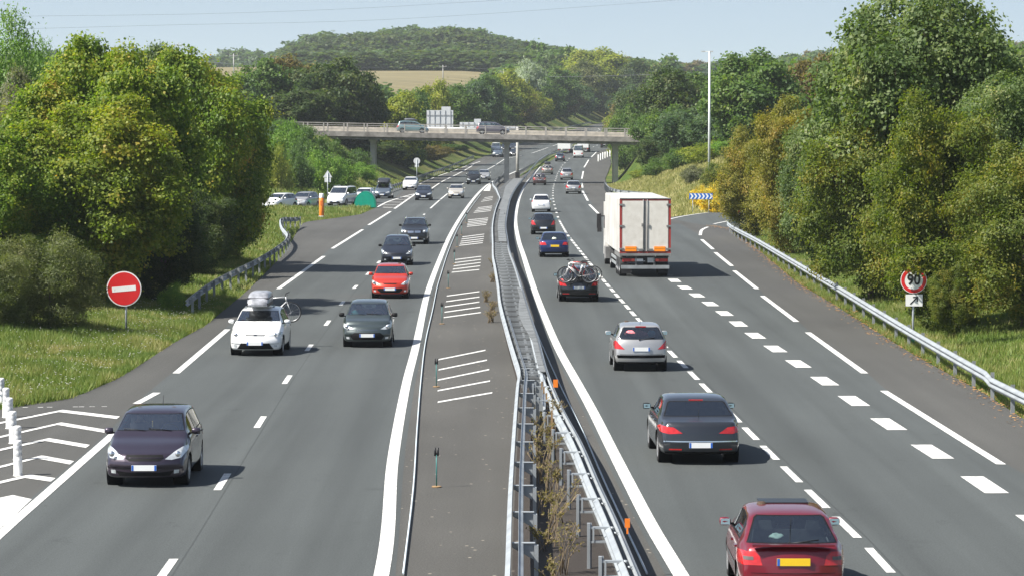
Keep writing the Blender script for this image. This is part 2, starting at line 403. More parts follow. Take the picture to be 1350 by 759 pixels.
# ---- surveyed lines
inL = [G(*p) for p in [(503, 757), (518, 606), (535, 509), (549, 453), (561, 396), (569.5, 368.6), (581, 339), (591.7, 313.8), (602, 294.8), (612.7, 278), (625.4, 261), (635, 250.5), (645.4, 242)]]
inL = [(inL[0][0]+.0, 30)]+inL+[(-2.0, 430), (.3, 480), (3.6, 530), (6.0, 570), (11.0, 640), (17.8, 720), (26.2, 800)]
inR = [(3.5, 30)]+[G(*p) for p in [(897, 757), (858.8, 693), (829.7, 637.4), (807.6, 594), (781.8, 542.4), (759.6, 501.8), (738, 463), (723.8, 431.6), (708.8, 393.8), (698.5, 363.8), (690.6, 338.5), (683.5, 316.4), (679.6, 292), (681.4, 274.9), (685.8, 257.5), (693.8, 241.7), (703.2, 230.6), (714.3, 218), (729.3, 206.9)]]+[(13.4, 640), (20.2, 720), (28.6, 800), (41, 900)]
fInL = fY(inL); fInR = fY(inR)
divL = [(-5.7, 30), G(224, 745), G(294, 634), G(342, 558), G(376, 504), G(404, 463), G(427, 432), G(447, 405), G(463, 384), G(563, 279), G(578.5, 265), G(590, 255.6), G(612, 241.5), G(640, 225), G(665, 210)]
fDivL = fY(divL+[(4.2, 600), (15.3, 720), (23.3, 800)])
divR = [(6.1, 30)]+[G(*p) for p in [(1163, 739), (1115, 694), (1078, 658), (1045, 627), (1016, 598), (990, 572), (931.7, 512.7), (837.7, 417), (796.7, 371), (757, 321), (747.5, 309), (739, 294), (735.6, 287), (732.5, 276), (730, 266.8), (728.9, 258.6), (729.3, 247.5), (731.5, 240), (735, 229), (741, 218.7), (750.7, 209)]]+[(17.1, 640), (24, 720), (32.3, 800)]
fDivR = fY(divR)
thickR = [(10.3, 30)]+[G(*p) for p in [(1296, 637), (1227, 594), (1171, 559), (1125, 528), (1087, 502), (1053, 480), (1024, 461), (998, 444), (976, 429), (958, 415), (940, 403), (893, 373), (882, 364)]]+[(7.7, 200)]
fThick = fY(thickR)
# carriageway running surfaces (a sheet above the shoulders)
edgeL = fY([(-9.7, 30), G(0, 700), G(140, 580), G(194, 524), G(232, 492), G(300, 434), G(367, 381), G(427, 338), G(438, 328), G(478, 303), G(486, 297), G(515, 279), G(545, 262), (-9.9, 340), (-9.4, 400), (-8.4, 440), (-5.2, 520), (0.8, 600), (12.0, 720), (20.3, 800)])
edgeRm = fY([(10.3, 30), G(1296, 637), G(1087, 502), G(940, 403), G(882, 364), G(820, 310), G(791, 284), G(784.3, 276.8), G(772.8, 259.4), G(767.7, 247.8), G(767, 232), G(771, 219), G(778.6, 208.7), G(787, 200), (21.2, 640), (28, 720), (36, 800)])
LY = list(np.arange(-60, 860, 5.))
strip('left_carriageway', M_LANE, lambda y: edgeL(y)-.15, lambda y: fInL(y)+.25, LY, .004, uo=fDivL)
strip('right_carriageway', M_LANE, lambda y: fInR(y)-.25, lambda y: edgeRm(y)+.15, LY, .004, uo=fDivR)
# deceleration lane surface
decel = fY([(13.2, 30), G(1320, 612), G(1165, 515), G(1140, 492), G(1065, 438), G(1050, 424), G(1005, 390), G(998, 381), G(968, 357), G(965, 351), G(943, 333), G(940, 329), G(925, 316), (12.9, 211)])
strip('exit_lane', M_LANE, lambda y: edgeRm(y)+.1, lambda y: decel(y)+.1, list(np.arange(30, 236, 3.)), .0025)
strip('median_strip', M_MEDIAN, lambda y: fInL(y)+.2, lambda y: fInR(y)-.2, LY, .0022)

mk = MB(); DZ = .011
ribbon(mk, inL, .26, DZ); ribbon(mk, inR, .27, DZ)
def dash(f, y0, period, ln, y1, wd, into=None):
    y = y0
    while y < y1:
        a = [(float(f(t)), t) for t in np.linspace(y, min(y+ln, y1), max(2, int(ln/3)+1))]
        ribbon(mk if into is None else into, a, wd, DZ, 3.); y += period
y0 = G(294, 646)[1]
dash(fDivL, y0-39, 13, 3, 262, .16)
for a, b in (((567, 275), (590, 255.6)), ((608, 245), (616, 238.5)), ((640, 225), (665, 210))):
    ya, yb = G(*a)[1], G(*b)[1]; dash(fDivL, ya, 1e4, yb-ya, yb, .16)
dash(fDivL, 545, 52, 39, 820, .16)
y0 = G(1186, 755)[1]
dash(fDivR, y0-13, 4.34, 3, 243, .16); dash(fDivR, 250, 13, 3, 800, .18)
y0 = G(1296, 650)[1]
dash(fThick, y0-19.5, 6.5, 3, 153, .5)
segs = [[(150, 571.5), (60, 651), (0, 704), (-70, 770)], [(180, 532), (207, 517.5)], [(232, 492), (300, 434)], [(367, 381), (427, 338)], [(438, 328), (478, 303)], [(486, 297), (515, 279)],
        [(520, 275.5), (547, 256.5)],
        [(1320, 612), (1165, 515)], [(1140, 492), (1065, 438)], [(1050, 424), (1005, 390)], [(998, 381), (968, 357)], [(965, 351), (943, 333)], [(940, 329), (925, 316)],
        [(923, 310.5), (925.2, 303.5), (933, 299.5)], [(941, 295.5), (962, 291.2)],
        [(790.9, 284), (777, 270)], [(775, 265), (768, 252)], [(768, 247.8), (767, 241)], [(767, 236), (769, 226)], [(770, 221), (776, 211)], [(779, 208), (787, 200)]]
for s in segs: ribbon(mk, [G(*p) for p in s], .22, DZ)
ribbon(mk, [(11.2, 228), (12.4, 243), (15.5, 259), (20.3, 274), (26.5, 289)], .2, DZ)
# left zebra nose
def poly(px): 
    vs = [G(*p) for p in px]; mk.add([(x, y, DZ) for x, y in vs], [list(range(len(vs)))])
for c in ([(-40, 564), (0, 557.5), (80, 541.5), (156, 550.5)], [(-40, 585), (0, 576), (78, 558.3), (142, 568.8)], [(-40, 602), (0, 593), (62, 579.2), (116, 588.3)],
          [(-40, 625), (0, 615.5), (52, 602.2), (95, 610)], [(-40, 645), (0, 635.8), (36, 627.5), (70, 632.5)]):
    q = [G(*p) for p in c]; hw = .33
    for i in range(3):
        a, b2 = q[i], q[i+1]
        mk.add([(a[0], a[1]-hw, DZ), (b2[0], b2[1]-hw, DZ), (b2[0], b2[1]+hw, DZ), (a[0], a[1]+hw, DZ)], [(0, 1, 2, 3)])
poly([(-60, 668), (0, 656), (17, 652.5), (42, 658), (0, 698), (-60, 752)])
# dotted worn line where the old slip joined
for px in (30, 50, 62, 96, 104, 118, 134): ribbon(mk, [G(px, 537-(px-30)*.012), G(px+7, 537-(px-30)*.012)], .10, DZ)
# gore hatching beyond the grass island
ribbon(mk, [G(*p) for p in [(497, 273.5), (512, 266), (532, 259.6), (547, 255.8)]], .22, DZ)
ribbon(mk, [G(*p) for p in [(497, 273.5), (519, 274)]], .8, DZ)
for k, (a, b2) in enumerate((((505, 270.5), (527, 270.6)), ((513, 266.7), (532, 267)), ((522, 263.4), (538, 263.2)), ((531, 260.2), (542, 259.6)))): ribbon(mk, [G(*a), G(*b2)], .7, DZ)
for s in ([(555, 256), (567, 250), (590, 236), (625, 217)], [(553, 243), (560, 240)], [(563, 238), (572, 234.4)], [(578, 232), (590, 228)], [(594, 227), (605, 222.5)], [(609, 221), (633, 213)]): ribbon(mk, [G(*p) for p in s], .2, DZ)
# median hatch bars
bars = []
for y in (466, 479, 492, 506, 523.5): bars.append(((578-(y > 500)*1, y+7 if y < 500 else y+4.5), (641+(y-466)*.14, y-5)))
bars = [((578, 474), (640, 461.5)), ((578, 487.5), (642, 474.5)), ((577, 501), (645, 487)), ((577, 515), (646, 502)), ((577, 530), (649, 517.5))]
bars += [((589, 390.3), (632, 384.4)), ((588, 397.6), (632, 391.4)), ((586.5, 404.5), (632, 398)), ((586, 411.5), (633, 404.8)), ((585, 418.5), (634, 411.8))]
bars += [((600, 342.6), (634.5, 338.3)), ((598.8, 346.8), (634, 342.4)), ((598, 351), (633.6, 346.5)), ((597, 355.2), (633, 350.8)), ((595.5, 359.3), (632, 355.6))]
bars += [((609.6, 312.7), (638.5, 309)), ((608.5, 315.6), (638, 312)), ((607.5, 318.5), (637.5, 315)), ((606.4, 321.3), (637, 317.8)), ((605.2, 324), (636.4, 320.4))]
bars += [((617, 290.4), (643.6, 287.8)), ((616.8, 292.8), (643.2, 289.8)), ((616.3, 295), (642.8, 291.8)), ((616, 297), (642, 294)), ((615.5, 299), (641, 296.4))]
bars += [((630, 274.2), (649, 272)), ((628, 276.4), (648.5, 273.8)), ((626, 278.6), (648, 276)), ((624.5, 280.6), (647, 278.2))]
bars += [((638.5, 261.2), (650, 259.4)), ((636.6, 263.6), (649.6, 261.2)), ((634.4, 266), (649, 263.6))]
for a, b2 in bars:
    a, b2 = G(*a), G(*b2); d = (a[1])*.0027
    mk.add([(a[0], a[1]-d, DZ), (b2[0], b2[1]-d, DZ), (b2[0], b2[1]+d, DZ), (a[0], a[1]+d, DZ)], [(0, 1, 2, 3)])
poly([(637, 252), (646, 252), (647.5, 244), (645, 243.5)])
o = mk.build('road_markings', M_PAINT, recalc=False); o['kind'] = 'structure'
# make every painted face point up
me = o.data
bm = bmesh.new(); bm.from_mesh(me)
for f in bm.faces:
    f.normal_update()
    if f.normal.z < 0: f.normal_flip()
bm.to_mesh(me); bm.free()
# ------------------------------------------------------------------ barriers
M_GALV = pmat('galvanised_steel', (.36, .39, .41), .5, .3, var=.22, scale=1.3, bump=.05)
M_GALVD = pmat('galvanised_old', (.30, .32, .33), .6, .25, var=.3, scale=2.)
M_PLATED = pmat('weathered_plate', (.175, .185, .188), .7, .15, var=.35, scale=2.)
M_WOOD = pmat('stake_wood', (.30, .19, .09), .8, var=.3, scale=8)
M_ORANGE = pmat('orange_plastic', (.85, .22, .02), .45)
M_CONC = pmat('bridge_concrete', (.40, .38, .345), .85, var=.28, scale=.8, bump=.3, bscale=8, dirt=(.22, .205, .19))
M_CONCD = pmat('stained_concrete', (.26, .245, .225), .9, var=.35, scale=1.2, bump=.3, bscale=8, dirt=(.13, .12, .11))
M_CONCP = pmat('pier_concrete', (.42, .41, .38), .85, var=.2, scale=1.5)
M_WHITE = pmat('white_enamel', (.80, .80, .78), .4, var=.06)
M_RED = pmat('sign_red', (.62, .018, .02), .35, var=.05)
M_BLACK = pmat('black_plastic', (.022, .022, .024), .5, spec=.3)
M_SIGNBACK = pmat('sign_back_alu', (.64, .66, .67), .55, .1, var=.08)
M_GREEN = pmat('green_plastic', (.0, .22, .14), .35, var=.1)
M_CABLE = pmat('pale_cable', (.55, .62, .66), .5)
M_BLUE = pmat('sign_blue', (.01, .13, .50), .4)
M_CYAN = pmat('stem_teal', (.03, .17, .16), .5)
WPROF = [(0, .0), (.0, .02), (.075, .07), (.08, .10), (.012, .145), (.012, .165), (.08, .21), (.075, .24), (0, .29), (0, .31)]
def frame2d(P):
    n = len(P); out = []
    for i in range(n):
        t = P[min(i+1, n-1)][:2]-P[max(i-1, 0)][:2]; t = t/np.linalg.norm(t); out.append((t, np.array((t[1], -t[0]))))
    return out
def wbeam(mb, P, side, ztop=.75, zf=None):
    """side +1: corrugated face towards the right of travel"""
    fr = frame2d(P); k = len(WPROF); base = len(mb.v); ring = [(a, h) for a, h in WPROF]+[(a-.005, h) for a, h in WPROF[::-1]]
    m = len(ring)
    for (p, (t, nn)) in zip(P, fr):
        z = (zf(p[0], p[1]) if zf else float(zroad(p[1])))+ztop-.31
        for a, h in ring: mb.v.append((p[0]+nn[0]*a*side, p[1]+nn[1]*a*side, z+h))
    for i in range(len(P)-1):
        for j in range(m):
            a = base+i*m+j; b = base+i*m+(j+1) % m
            mb.f.append([a, b, b+m, a+m]); mb.m.append(mb.cur); mb.sm.append(False)
def along(P, d0, step, limit=400):
    s = np.concatenate([[0], np.cumsum(np.linalg.norm(np.diff(P[:, :2], axis=0), axis=1))])
    out = []; d = d0
    while d < s[-1] and len(out) < limit:
        x = np.interp(d, s, P[:, 0]); y = np.interp(d, s, P[:, 1]); i = min(np.searchsorted(s, d), len(P)-1); t = P[i][:2]-P[i-1][:2]
        out.append((x, y, math.atan2(t[1], t[0]))); d += step
    return out
def guard_rail(name, label, pts, side, ztop=.75, post_step=4., group=None, zf=None, post_off=-.13, d0=1., maxpost=95, step=3.):
    P = spline(pts, step); t = thing(name, label, 'guard rail', (0, 0, 0), 0, group)
    mb = MB(); wbeam(mb, P, side, ztop, zf); mb.build('beam', M_GALV, t)
    pm = None
    for i, (x, y, a) in enumerate(along(P, d0, post_step, maxpost)):
        z = zf(x, y) if zf else float(zroad(y))
        nx, ny = math.sin(a)*side, -math.cos(a)*side
        if pm is None:
            b = MB(); h = ztop+.02
            b.box((0, 0, h/2-.1), (.006, .10, h+.2)); b.box((.028, .047, h/2-.1), (.05, .006, h+.2)); b.box((.028, -.047, h/2-.1), (.05, .006, h+.2))
            b.box((0, .09, ztop-.16), (.12, .10, .18))
            o = b.build('post', M_GALVD, t); pm = o.data
        else: o = link_mesh('post', pm, t)
        o.location = (x+nx*post_off, y+ny*post_off, z); o.rotation_euler = (0, 0, a+(0 if side < 0 else math.pi))
    return t, P
# median: left-hand rail
def GG(pts, z): return [G(px, py, z) for px, py in pts]
mlr = GG([(672, 759), (673.8, 693), (675.6, 640), (679.4, 573.8), (683.5, 515), (685, 501)], .72)
mlr = [(-.1, 36)]+mlr
mlu = GG([(685.8, 488.5), (678, 463), (670, 436), (660.5, 400), (657.4, 375), (653.4, 351), (650.6, 336), (650.3, 319.5), (650, 295.8), (654, 275.5), (659.8, 260.6)], .72)
tl, PL = guard_rail('guard_rail', 'pale steel crash barrier rail along the left edge of the median soil, nearest the camera', mlr+mlu, -1, post_step=200, step=2.)
# close-up bracket posts of the left rail and the second grey beam behind them
br = None
for i, (x, y, a) in enumerate(along(PL, 13.6, 4.0, 30)):
    if y > 93: break
    if br is None:
        b = MB(); b.prism([(.02, .60), (.02, .68), (.38, .66), (.38, .40)], -.012, .012, plane='xz'); b.prism([(.02, .672), (.02, .682), (.40, .682), (.40, .672)], -.06, .06, plane='xz'); b.box((.42, 0, .22), (.07, .10, .84))
        o = b.build('bracket', M_GALV, tl); br = o.data
    else: o = link_mesh('bracket', br, tl)
    o.location = (x, y, 0)
# ladder of spacers between the two rails, tightly set
mrr = [(2.1, 36)]+GG([(833, 741), (807.5, 680), (787.3, 636.5), (763.3, 581), (737.5, 533), (719, 487), (708, 446), (697, 412), (687.4, 380), (679, 352), (671, 330), (668, 312), (666, 296), (668, 280), (672, 262), (678, 250), (687, 238), (703, 219), (719, 205)], .72)
mrr += [(10.9, 600), (15.4, 660), (22, 740), (28, 800)]
tr, PR = guard_rail('guard_rail', 'steel crash barrier rail along the right edge of the median soil, with orange reflectors', mrr, 1, post_step=200, step=2.)
for (P_, sd_, t_) in ((PR, 1, tr), (PL, -1, tl)):
    Q = np.array([p for p in P_ if p[1] < 110]); Q = Q+np.array([-.13*sd_, 0])
    mb = MB(); wbeam(mb, Q, -sd_, .735); mb.build('rear_beam', M_GALV, t_)
xLf = fY([tuple(p[:2]) for p in PL]); xRf = fY([tuple(p[:2]) for p in PR])
cb = None
for y in np.arange(47.3, 81, 4.0):
    x = float(xRf(y))-.02
    if cb is None:
        b = MB(); b.box((-.46, 0, .36), (.05, .10, .84)); b.box((-.44, .04, .36), (.07, .006, .84))
        b.box((-.26, 0, .70), (.40, .08, .035)); b.box((-.26, 0, .46), (.40, .08, .035)); b.box((-.10, 0, .58), (.02, .10, .27)); b.box((-.38, 0, .58), (.03, .1, .27))
        b.cyl((-.10, -.03, .69), .035, .07, 8, axis='x'); b.cyl((-.04, -.22, .63), .03, .06, 8, axis='x')
        o = b.build('bracket_post', M_GALV, tr); cb = o.data
    else: o = link_mesh('bracket_post', cb, tr)
    o.location = (x, y, 0)
sp = None; n = 0
for y in list(np.arange(83, 180, 1.0)):
    xa, xb = float(xLf(y))+.04, float(xRf(y))-.04
    b = MB(); z = .60
    b.box(((xa+xb)/2, 0, z), (xb-xa, .22, .05)); b.box(((xa+xb)/2, -.10, z+.04), (xb-xa, .03, .05)); b.box((xa+.10, 0, z-.25), (.08, .12, .7)); b.box((xb-.35, 0, z-.25), (.08, .12, .7))
    o = b.build('spacer', M_GALVD if (n % 3) else M_PLATED, tr); o.location = (0, y, 0); n += 1
# stepped cover plates on the right half of the ladder and closed top further up
b = MB()
for y in np.arange(84, 128, .8):
    xb = float(xRf(y))-.02; wd = .16+.2*max(0, math.sin((y-96)/24*math.pi))*(96 < y < 120)
    b.box((xb-wd/2, y, .74+.006*(int(y/.8) % 2)), (wd, .79, .012))
b.build('cover_plate', M_PLATED, tr)
b = MB()
for y in np.arange(181, 400, 2.):
    xa, xb = float(xLf(min(y, 318)))+.03, float(xRf(y))-.03
    if y > 250: xa = max(xa, xb-1.5-(y-250)*.0)
    xa = xb-(xb-xa)*(.62 if y < 250 else .8)
    b.box(((xa+xb)/2, y, .68+.01*(int(y/2) % 2)), (xb-xa, 1.9, .02)); b.box((xa-.25, y, .60), (.55, .5, .04))
b.build('top_plate', M_PLATED, tr)
for y in (50.3,):
    b = MB(); b.box((0, 0, .03), (.085, .02, .15)); b.box((0, 0, -.10), (.03, .02, .10)); o = b.build('orange_reflector', M_ORANGE, tr); o.location = (float(xRf(y))+.12, y, .88)
for (px, py) in ((733, 508),):
    x, y = G(px, py, .8); b = MB(); b.box((0, 0, 0), (.12, .02, .2)); o = b.build('orange_reflector', M_ORANGE, tr); o.location = (float(xRf(y))+.08, y, .86)
# centre beam between the rails, close up
guard_rail('guard_rail', 'short grey second beam standing behind the left median rail beside the dry weeds', [(float(xLf(y))+.62, y) for y in np.arange(74, 94, 3.)], 1, .72, 2.)
# open Y of rails before the bridge pier, and the median rails beyond
guard_rail('guard_rail', 'short link of rail closing the median beneath the bridge pier, left side', [G(659.8, 262, .7), G(655, 250, .7), G(650.3, 240, .7), G(664.5, 228, .7)], -1)
guard_rail('guard_rail', 'rail on the left of the central reservation beyond the bridge', [(1.1, 462), (2.9, 500), (5.0, 535), (7.6, 580), (12.5, 645), (19.4, 725), (27, 800)], -1)
# right verge barrier
rv = [(14.4, 36)]+GG([(1350, 519), (1300, 490), (1250, 462), (1200, 433.5), (1150, 404), (1100, 374), (1050, 345), (1000, 316), (975, 303), (963, 296), (960, 292), (965, 289)], .72)
rv[-1] = (rv[-2][0]+.9, rv[-2][1]+5)
guard_rail('guard_rail', 'long bright guardrail along the right verge beside the exit lane', rv+[(rv[-1][0]+2.6, rv[-1][1]+7), (rv[-1][0]+6, rv[-1][1]+13)], -1, d0=3.2)
guard_rail('guard_rail', 'white guardrail bending out in front of the right bridge pier, behind the truck', [G(798.3, 240.5, .7), G(800, 244, .7), G(806, 248.3, .7), G(820, 251.5, .7), G(850, 254, .7), G(872, 256, .7)][::-1], 1)
# left verge barriers
lv = GG([(247, 398), (262, 386), (285, 371), (310, 358), (340, 342), (362, 328), (376, 317), (379, 309), (371, 302), (371, 296), (382, 291), (394, 287)], .70)
guard_rail('guard_rail', 'wavy guardrail on the left grass verge ending before the orange post', lv, -1, zf=lambda x, y: max(0., tz(x, y)))
guard_rail('guard_rail', 'guardrail along the far side of the left slip road, running under the bridge', GG([(470, 262), (500, 249), (530, 240), (560, 229), (590, 219), (625, 204.5)], .72), -1, zf=lambda x, y: float(zroad(y)))
guard_rail('guard_rail', 'guardrail along the left foot of the wooded bank far beyond the bridge', [(-2.2, 640), (5.5, 720), (13.4, 800), (23, 880)], -1, step=8.)
# thin cables lying beside the median
def cable(label, pts, r=.022, z=.05):
    P = spline(pts, 3.); b = MB(); b.tube([(p[0], p[1], float(zroad(p[1]))+z) for p in P], r, 5); o = b.build('cable', M_CABLE); tag(o, label, 'cable')
cable('pale cable lying beside the thick white line left of the median', [G(*p) for p in [(531.7, 759), (545, 646), (550, 566), (555.3, 500), (561.2, 451), (570.7, 408.5), (576, 381.6), (581, 364), (591.7, 330.6), (604.3, 301), (617, 280), (633.8, 257)]], .02)
cable('thin blue-grey cable in the shadow beside the right median rail', [G(*p) for p in [(853, 759), (796.5, 636.5), (768, 570), (735.6, 503.7), (712, 450), (700, 420)]], .02)

# ------------------------------------------------------------------ median soil and stones
def soil(y): return y
strip('median_soil', M_SOIL, lambda y: xLf(y)+.02, lambda y: xRf(y)-.05, list(np.arange(36, 320, 4.)), .006)
strip('median_grass', M_GRASS, lambda y: fInL(y)+2.2, lambda y: fInR(y)-1.9, list(np.arange(405, 800, 5.)), .02)

# ------------------------------------------------------------------ bollards, posts, stakes
proto = None
where = ['nearest the camera', 'second from the camera', 'third from the camera', 'fourth from the camera', 'fifth from the camera, partly hidden', 'farthest, cut by the photo edge']
M_BAND = pmat('reflective_band', (.62, .63, .64), .3, .2)
for i, (px, py) in enumerate([(23.5, 580), (23, 561), (17, 541.7), (12.5, 524), (8, 511), (1.5, 498)]):
    x, y = G(px, py, .76)
    if proto is None:
        proto = thing('bollard', '', 'bollard', (0, 0, 0))
        b = MB(); b.lathe([(0, .765), (.06, .765), (.085, .75), (.09, .73), (.09, .68), (.086, .67), (.086, .36), (.092, .35), (.095, .32), (.095, .02), (.11, .0)], 20, 'z'); b.build('post', M_WHITE, proto)
        b = MB(); b.lathe([(.0865, .65), (.088, .645), (.088, .56), (.0865, .555)], 20, 'z'); b.build('reflective_band', M_BAND, proto)
        b = MB(); b.lathe([(.0865, .50), (.088, .495), (.088, .42), (.0865, .415)], 20, 'z'); b.build('reflective_band', M_BAND, proto); o = proto
    else: o = copy_tree(proto)
    o.location = (x, y, .0); tag(o, 'white ribbed bollard in the left hatched nose, '+where[i], 'bollard', 'white bollards in the left hatched nose')
proto = None
pn = ['nearest, below the bottom hatch bars', 'beside the lowest group of hatch bars', 'beside the second group of hatch bars', 'just above the second group of hatch bars', 'level with the third group of hatch bars', 'fourth group of hatch bars', 'fifth group, far up the median', 'sixth group, farthest up the median']
for i, (px, py, yb) in enumerate([(575.5, 0, 642), (575.3, 0, 510), (582.7, 0, 427), (591, 0, 380), (599, 0, 348.5), (602.6, 0, 326), (608.5, 0, 310), (615, 0, 294)]):
    x, y = G(px, yb)
    if proto is None:
        proto = thing('delineator_post', '', 'marker post', (0, 0, 0))
        b = MB(); b.cyl((0, 0, 0), .013, .68, 8); b.build('stem', M_CYAN, proto)
        b = MB(); b.cyl((-.03, 0, .66), .022, .17, 8); b.cyl((.03, 0, .66), .022, .17, 8); b.box((0, 0, .70), (.06, .02, .05)); b.build('cap', M_BLACK, proto)
        b = MB(); b.cyl((0, 0, 0), .10, .025, 12); b.build('foot', M_WOOD, proto); o = proto
    else: o = copy_tree(proto)
    o.location = (x, y, .004); tag(o, 'teal marker post with black cap, '+pn[i], 'marker post', 'marker posts in the hatched median')
for i, (px, yt, yb) in enumerate([(717, 517, 553), (720.5, 528, 562), (727.5, 546, 588), (714.5, 508, 545)]):
    x, y = G(px, yb); b = MB(); b.box((0, 0, .42), (.045, .045, .86), taper=.9); b.box((.05, .05, .33), (.03, .03, .66)); o = b.build('wooden_stake', M_WOOD); o.location = (x, y, 0)
    tag(o, 'brown wooden stake in the median soil, '+['second farthest of four', 'middle one beside the rail', 'nearest and tallest looking', 'farthest of four'][i], 'stake', 'wooden stakes in the median')
# posts of the nose beyond the bridge, right edge
proto = None
for i, (px, py) in enumerate([(789, 213), (792, 211.5), (795, 210), (798, 209), (801, 207.5), (804.5, 206.5)]):
    x, y = G(px, py)
    if proto is None:
        b = MB(); b.lathe([(0, 1.2), (.10, 1.2), (.13, 1.15), (.13, .0)], 12, 'z'); proto = b.build('bollard', M_WHITE); o = proto
    else: o = proto.copy(); COL.objects.link(o)
    o.location = (x, y, float(zroad(y))); tag(o, 'white bollard beyond the bridge pier at the right edge of the road, '+['leftmost', 'second from left', 'third from left', 'fourth from left', 'fifth from left', 'rightmost'][i], 'bollard', 'white bollards beyond the bridge')

# ------------------------------------------------------------------ signs
def disc(mb, r, y, th=.01, n=40, z=0., x=0., mi=None): mb.tube([(x, y, z), (x, y-th, z)], r, n, mi)
def post(x, y, top, r=.035, name='post', parent=None, mat=None, z0=None, lean=0.):
    b = MB(); b.tube([(0, 0, -.3), (lean, 0, top)], r, 10); return b.build(name, mat or M_GALV, parent)
def text_mesh(name, s, size, mat, parent, loc, rot=(math.pi/2, 0, 0), bold=.0, depth=.004, sx=1.):
    cu = bpy.data.curves.new(name, 'FONT'); cu.body = s; cu.size = size; cu.align_x = 'CENTER'; cu.align_y = 'CENTER'; cu.extrude = depth; cu.offset = bold
    tmp = bpy.data.objects.new('tmp', cu); COL.objects.link(tmp)
    dg = bpy.context.evaluated_depsgraph_get(); me = bpy.data.meshes.new_from_object(tmp.evaluated_get(dg)); bpy.data.objects.remove(tmp)
    me.materials.clear(); me.materials.append(mat)
    o = link_mesh(name, me, parent); o.location = loc; o.rotation_euler = rot; o.scale = (sx, 1, 1); return o
# no-entry sign
x, y = G(170, 433, .25); z0 = tz(x, y)-.06
x, y, zc = P3(163.5, 380.5, y)
t = thing('no_entry_sign', 'round red no entry sign with white bar on a grey post in the left grass', 'road sign', (x, y, z0))
post(0, 0, zc-z0+.1, .038, parent=t, lean=.0).location = (.06, .06, 0)
t2 = MB(); disc(t2, .62, -.0, .02, 48); disc(t2, .59, -.02, .002, 48)
h = zc-z0
pl = MB(); disc(pl, .625, .0, .02, 56); o = pl.build('sign_plate', M_WHITE, t); o.location = (0, 0, h); o.rotation_euler = (0, -.09, 0)
pl = MB(); disc(pl, .585, -.022, .004, 56); o = pl.build('red_face', M_RED, t); o.location = (0, 0, h); o.rotation_euler = (0, -.09, 0)
pl = MB(); pl.box((0, -.029, 0), (.86, .004, .19)); o = pl.build('white_bar', M_WHITE, t); o.location = (0, 0, h); o.rotation_euler = (0, -.09, 0)
# 90 sign with arrow plate
x, y = G(1204, 442, .35); z0 = tz(x, y)-.05
_, _, zc = P3(1204.5, 369.5, y)
t = thing('speed_limit_sign', 'round speed limit sign reading 90 above a white plate with an arrow, half under branches', 'road sign', (x, y, z0)); h = zc-z0
post(0, 0, h+.1, .04, parent=t).location = (0, .06, 0)
pl = MB(); disc(pl, .45, 0, .02, 56); o = pl.build('sign_plate', M_WHITE, t); o.location = (0, 0, h)
pl = MB()
NN = 56
for k in range(NN):
    a, b2 = 2*math.pi*k/NN, 2*math.pi*(k+1)/NN
    pl.add([(math.cos(q)*r, -.024, math.sin(q)*r) for q, r in ((a, .43), (b2, .43), (b2, .315), (a, .315))], [(0, 1, 2, 3)])
o = pl.build('red_ring', M_RED, t, recalc=False); o.location = (0, 0, h)
text_mesh('number', '90', .50, M_BLACK, t, (0, -.026, h+.01), bold=.012, sx=.92)
pl = MB(); pl.box((0, -.01, 0), (.58, .02, .40)); o = pl.build('arrow_plate', M_WHITE, t); o.location = (.02, 0, h-.68)
pl = MB(); A = R(45)
def rot2(px, pz): return (px*math.cos(A)-pz*math.sin(A)+.02, px*math.sin(A)+pz*math.cos(A))
pl.prism([rot2(*q) for q in [(-.19, -.022), (.10, -.022), (.10, .022), (-.19, .022)]], -.026, -.022, plane='xz')
pl.prism([rot2(*q) for q in [(.19, 0), (.06, .12), (.03, .09), (.10, .022), (.10, -.022), (.03, -.09), (.06, -.12)]], -.026, -.022, plane='xz')
o = pl.build('arrow', M_BLACK, t); o.location = (0, 0, h-.68)
b = MB(); b.cyl((0, .06, .18), .06, .16, 10); b.build('post_collar', M_GREEN, t)
# second round sign at the start of the slip road
x, y = G(982, 300, .3); y = 226; x, y, zc = P3(979, 283, y); z0 = tz(x, y)
t = thing('speed_limit_sign', 'small red-rimmed round sign half hidden by the hedge at the right bend', 'road sign', (x, y, z0)); h = zc-z0
post(0, 0, h, .035, parent=t).location = (.05, .05, 0)
pl = MB(); disc(pl, .45, 0, .02, 40); o = pl.build('sign_plate', M_WHITE, t); o.location = (0, 0, h)
pl = MB()
for k in range(NN):
    a, b2 = 2*math.pi*k/NN, 2*math.pi*(k+1)/NN
    pl.add([(math.cos(q)*r, -.024, math.sin(q)*r) for q, r in ((a, .44), (b2, .44), (b2, .32), (a, .32))], [(0, 1, 2, 3)])
o = pl.build('red_ring', M_RED, t, recalc=False); o.location = (0, 0, h)
# chevron board
x, y, zc = P3(924, 259, 262); z0 = tz(x, y)
t = thing('chevron_board', 'low blue and white chevron board pointing right before the yellow flowers', 'road sign', (x, y, zc-.25)); zz = 0
b = MB(); b.box((0, 0, .25), (2.02, .03, .52)); b.build('board', M_BLUE, t)
b = MB()
for k in range(6):
    cx = -.88+k*.33
    b.prism([(cx-.07, .02), (cx+.08, .02), (cx+.24, .25), (cx+.08, .48), (cx-.07, .48), (cx+.09, .25)], -.022, -.018, plane='xz')
b.build('chevrons', M_WHITE, t)
for s in (-.7, .7):
    b = MB(); b.cyl((s, .04, z0-zc+.25-.4), .03, zc-z0+.6, 8); b.build('leg', M_GALV, t)
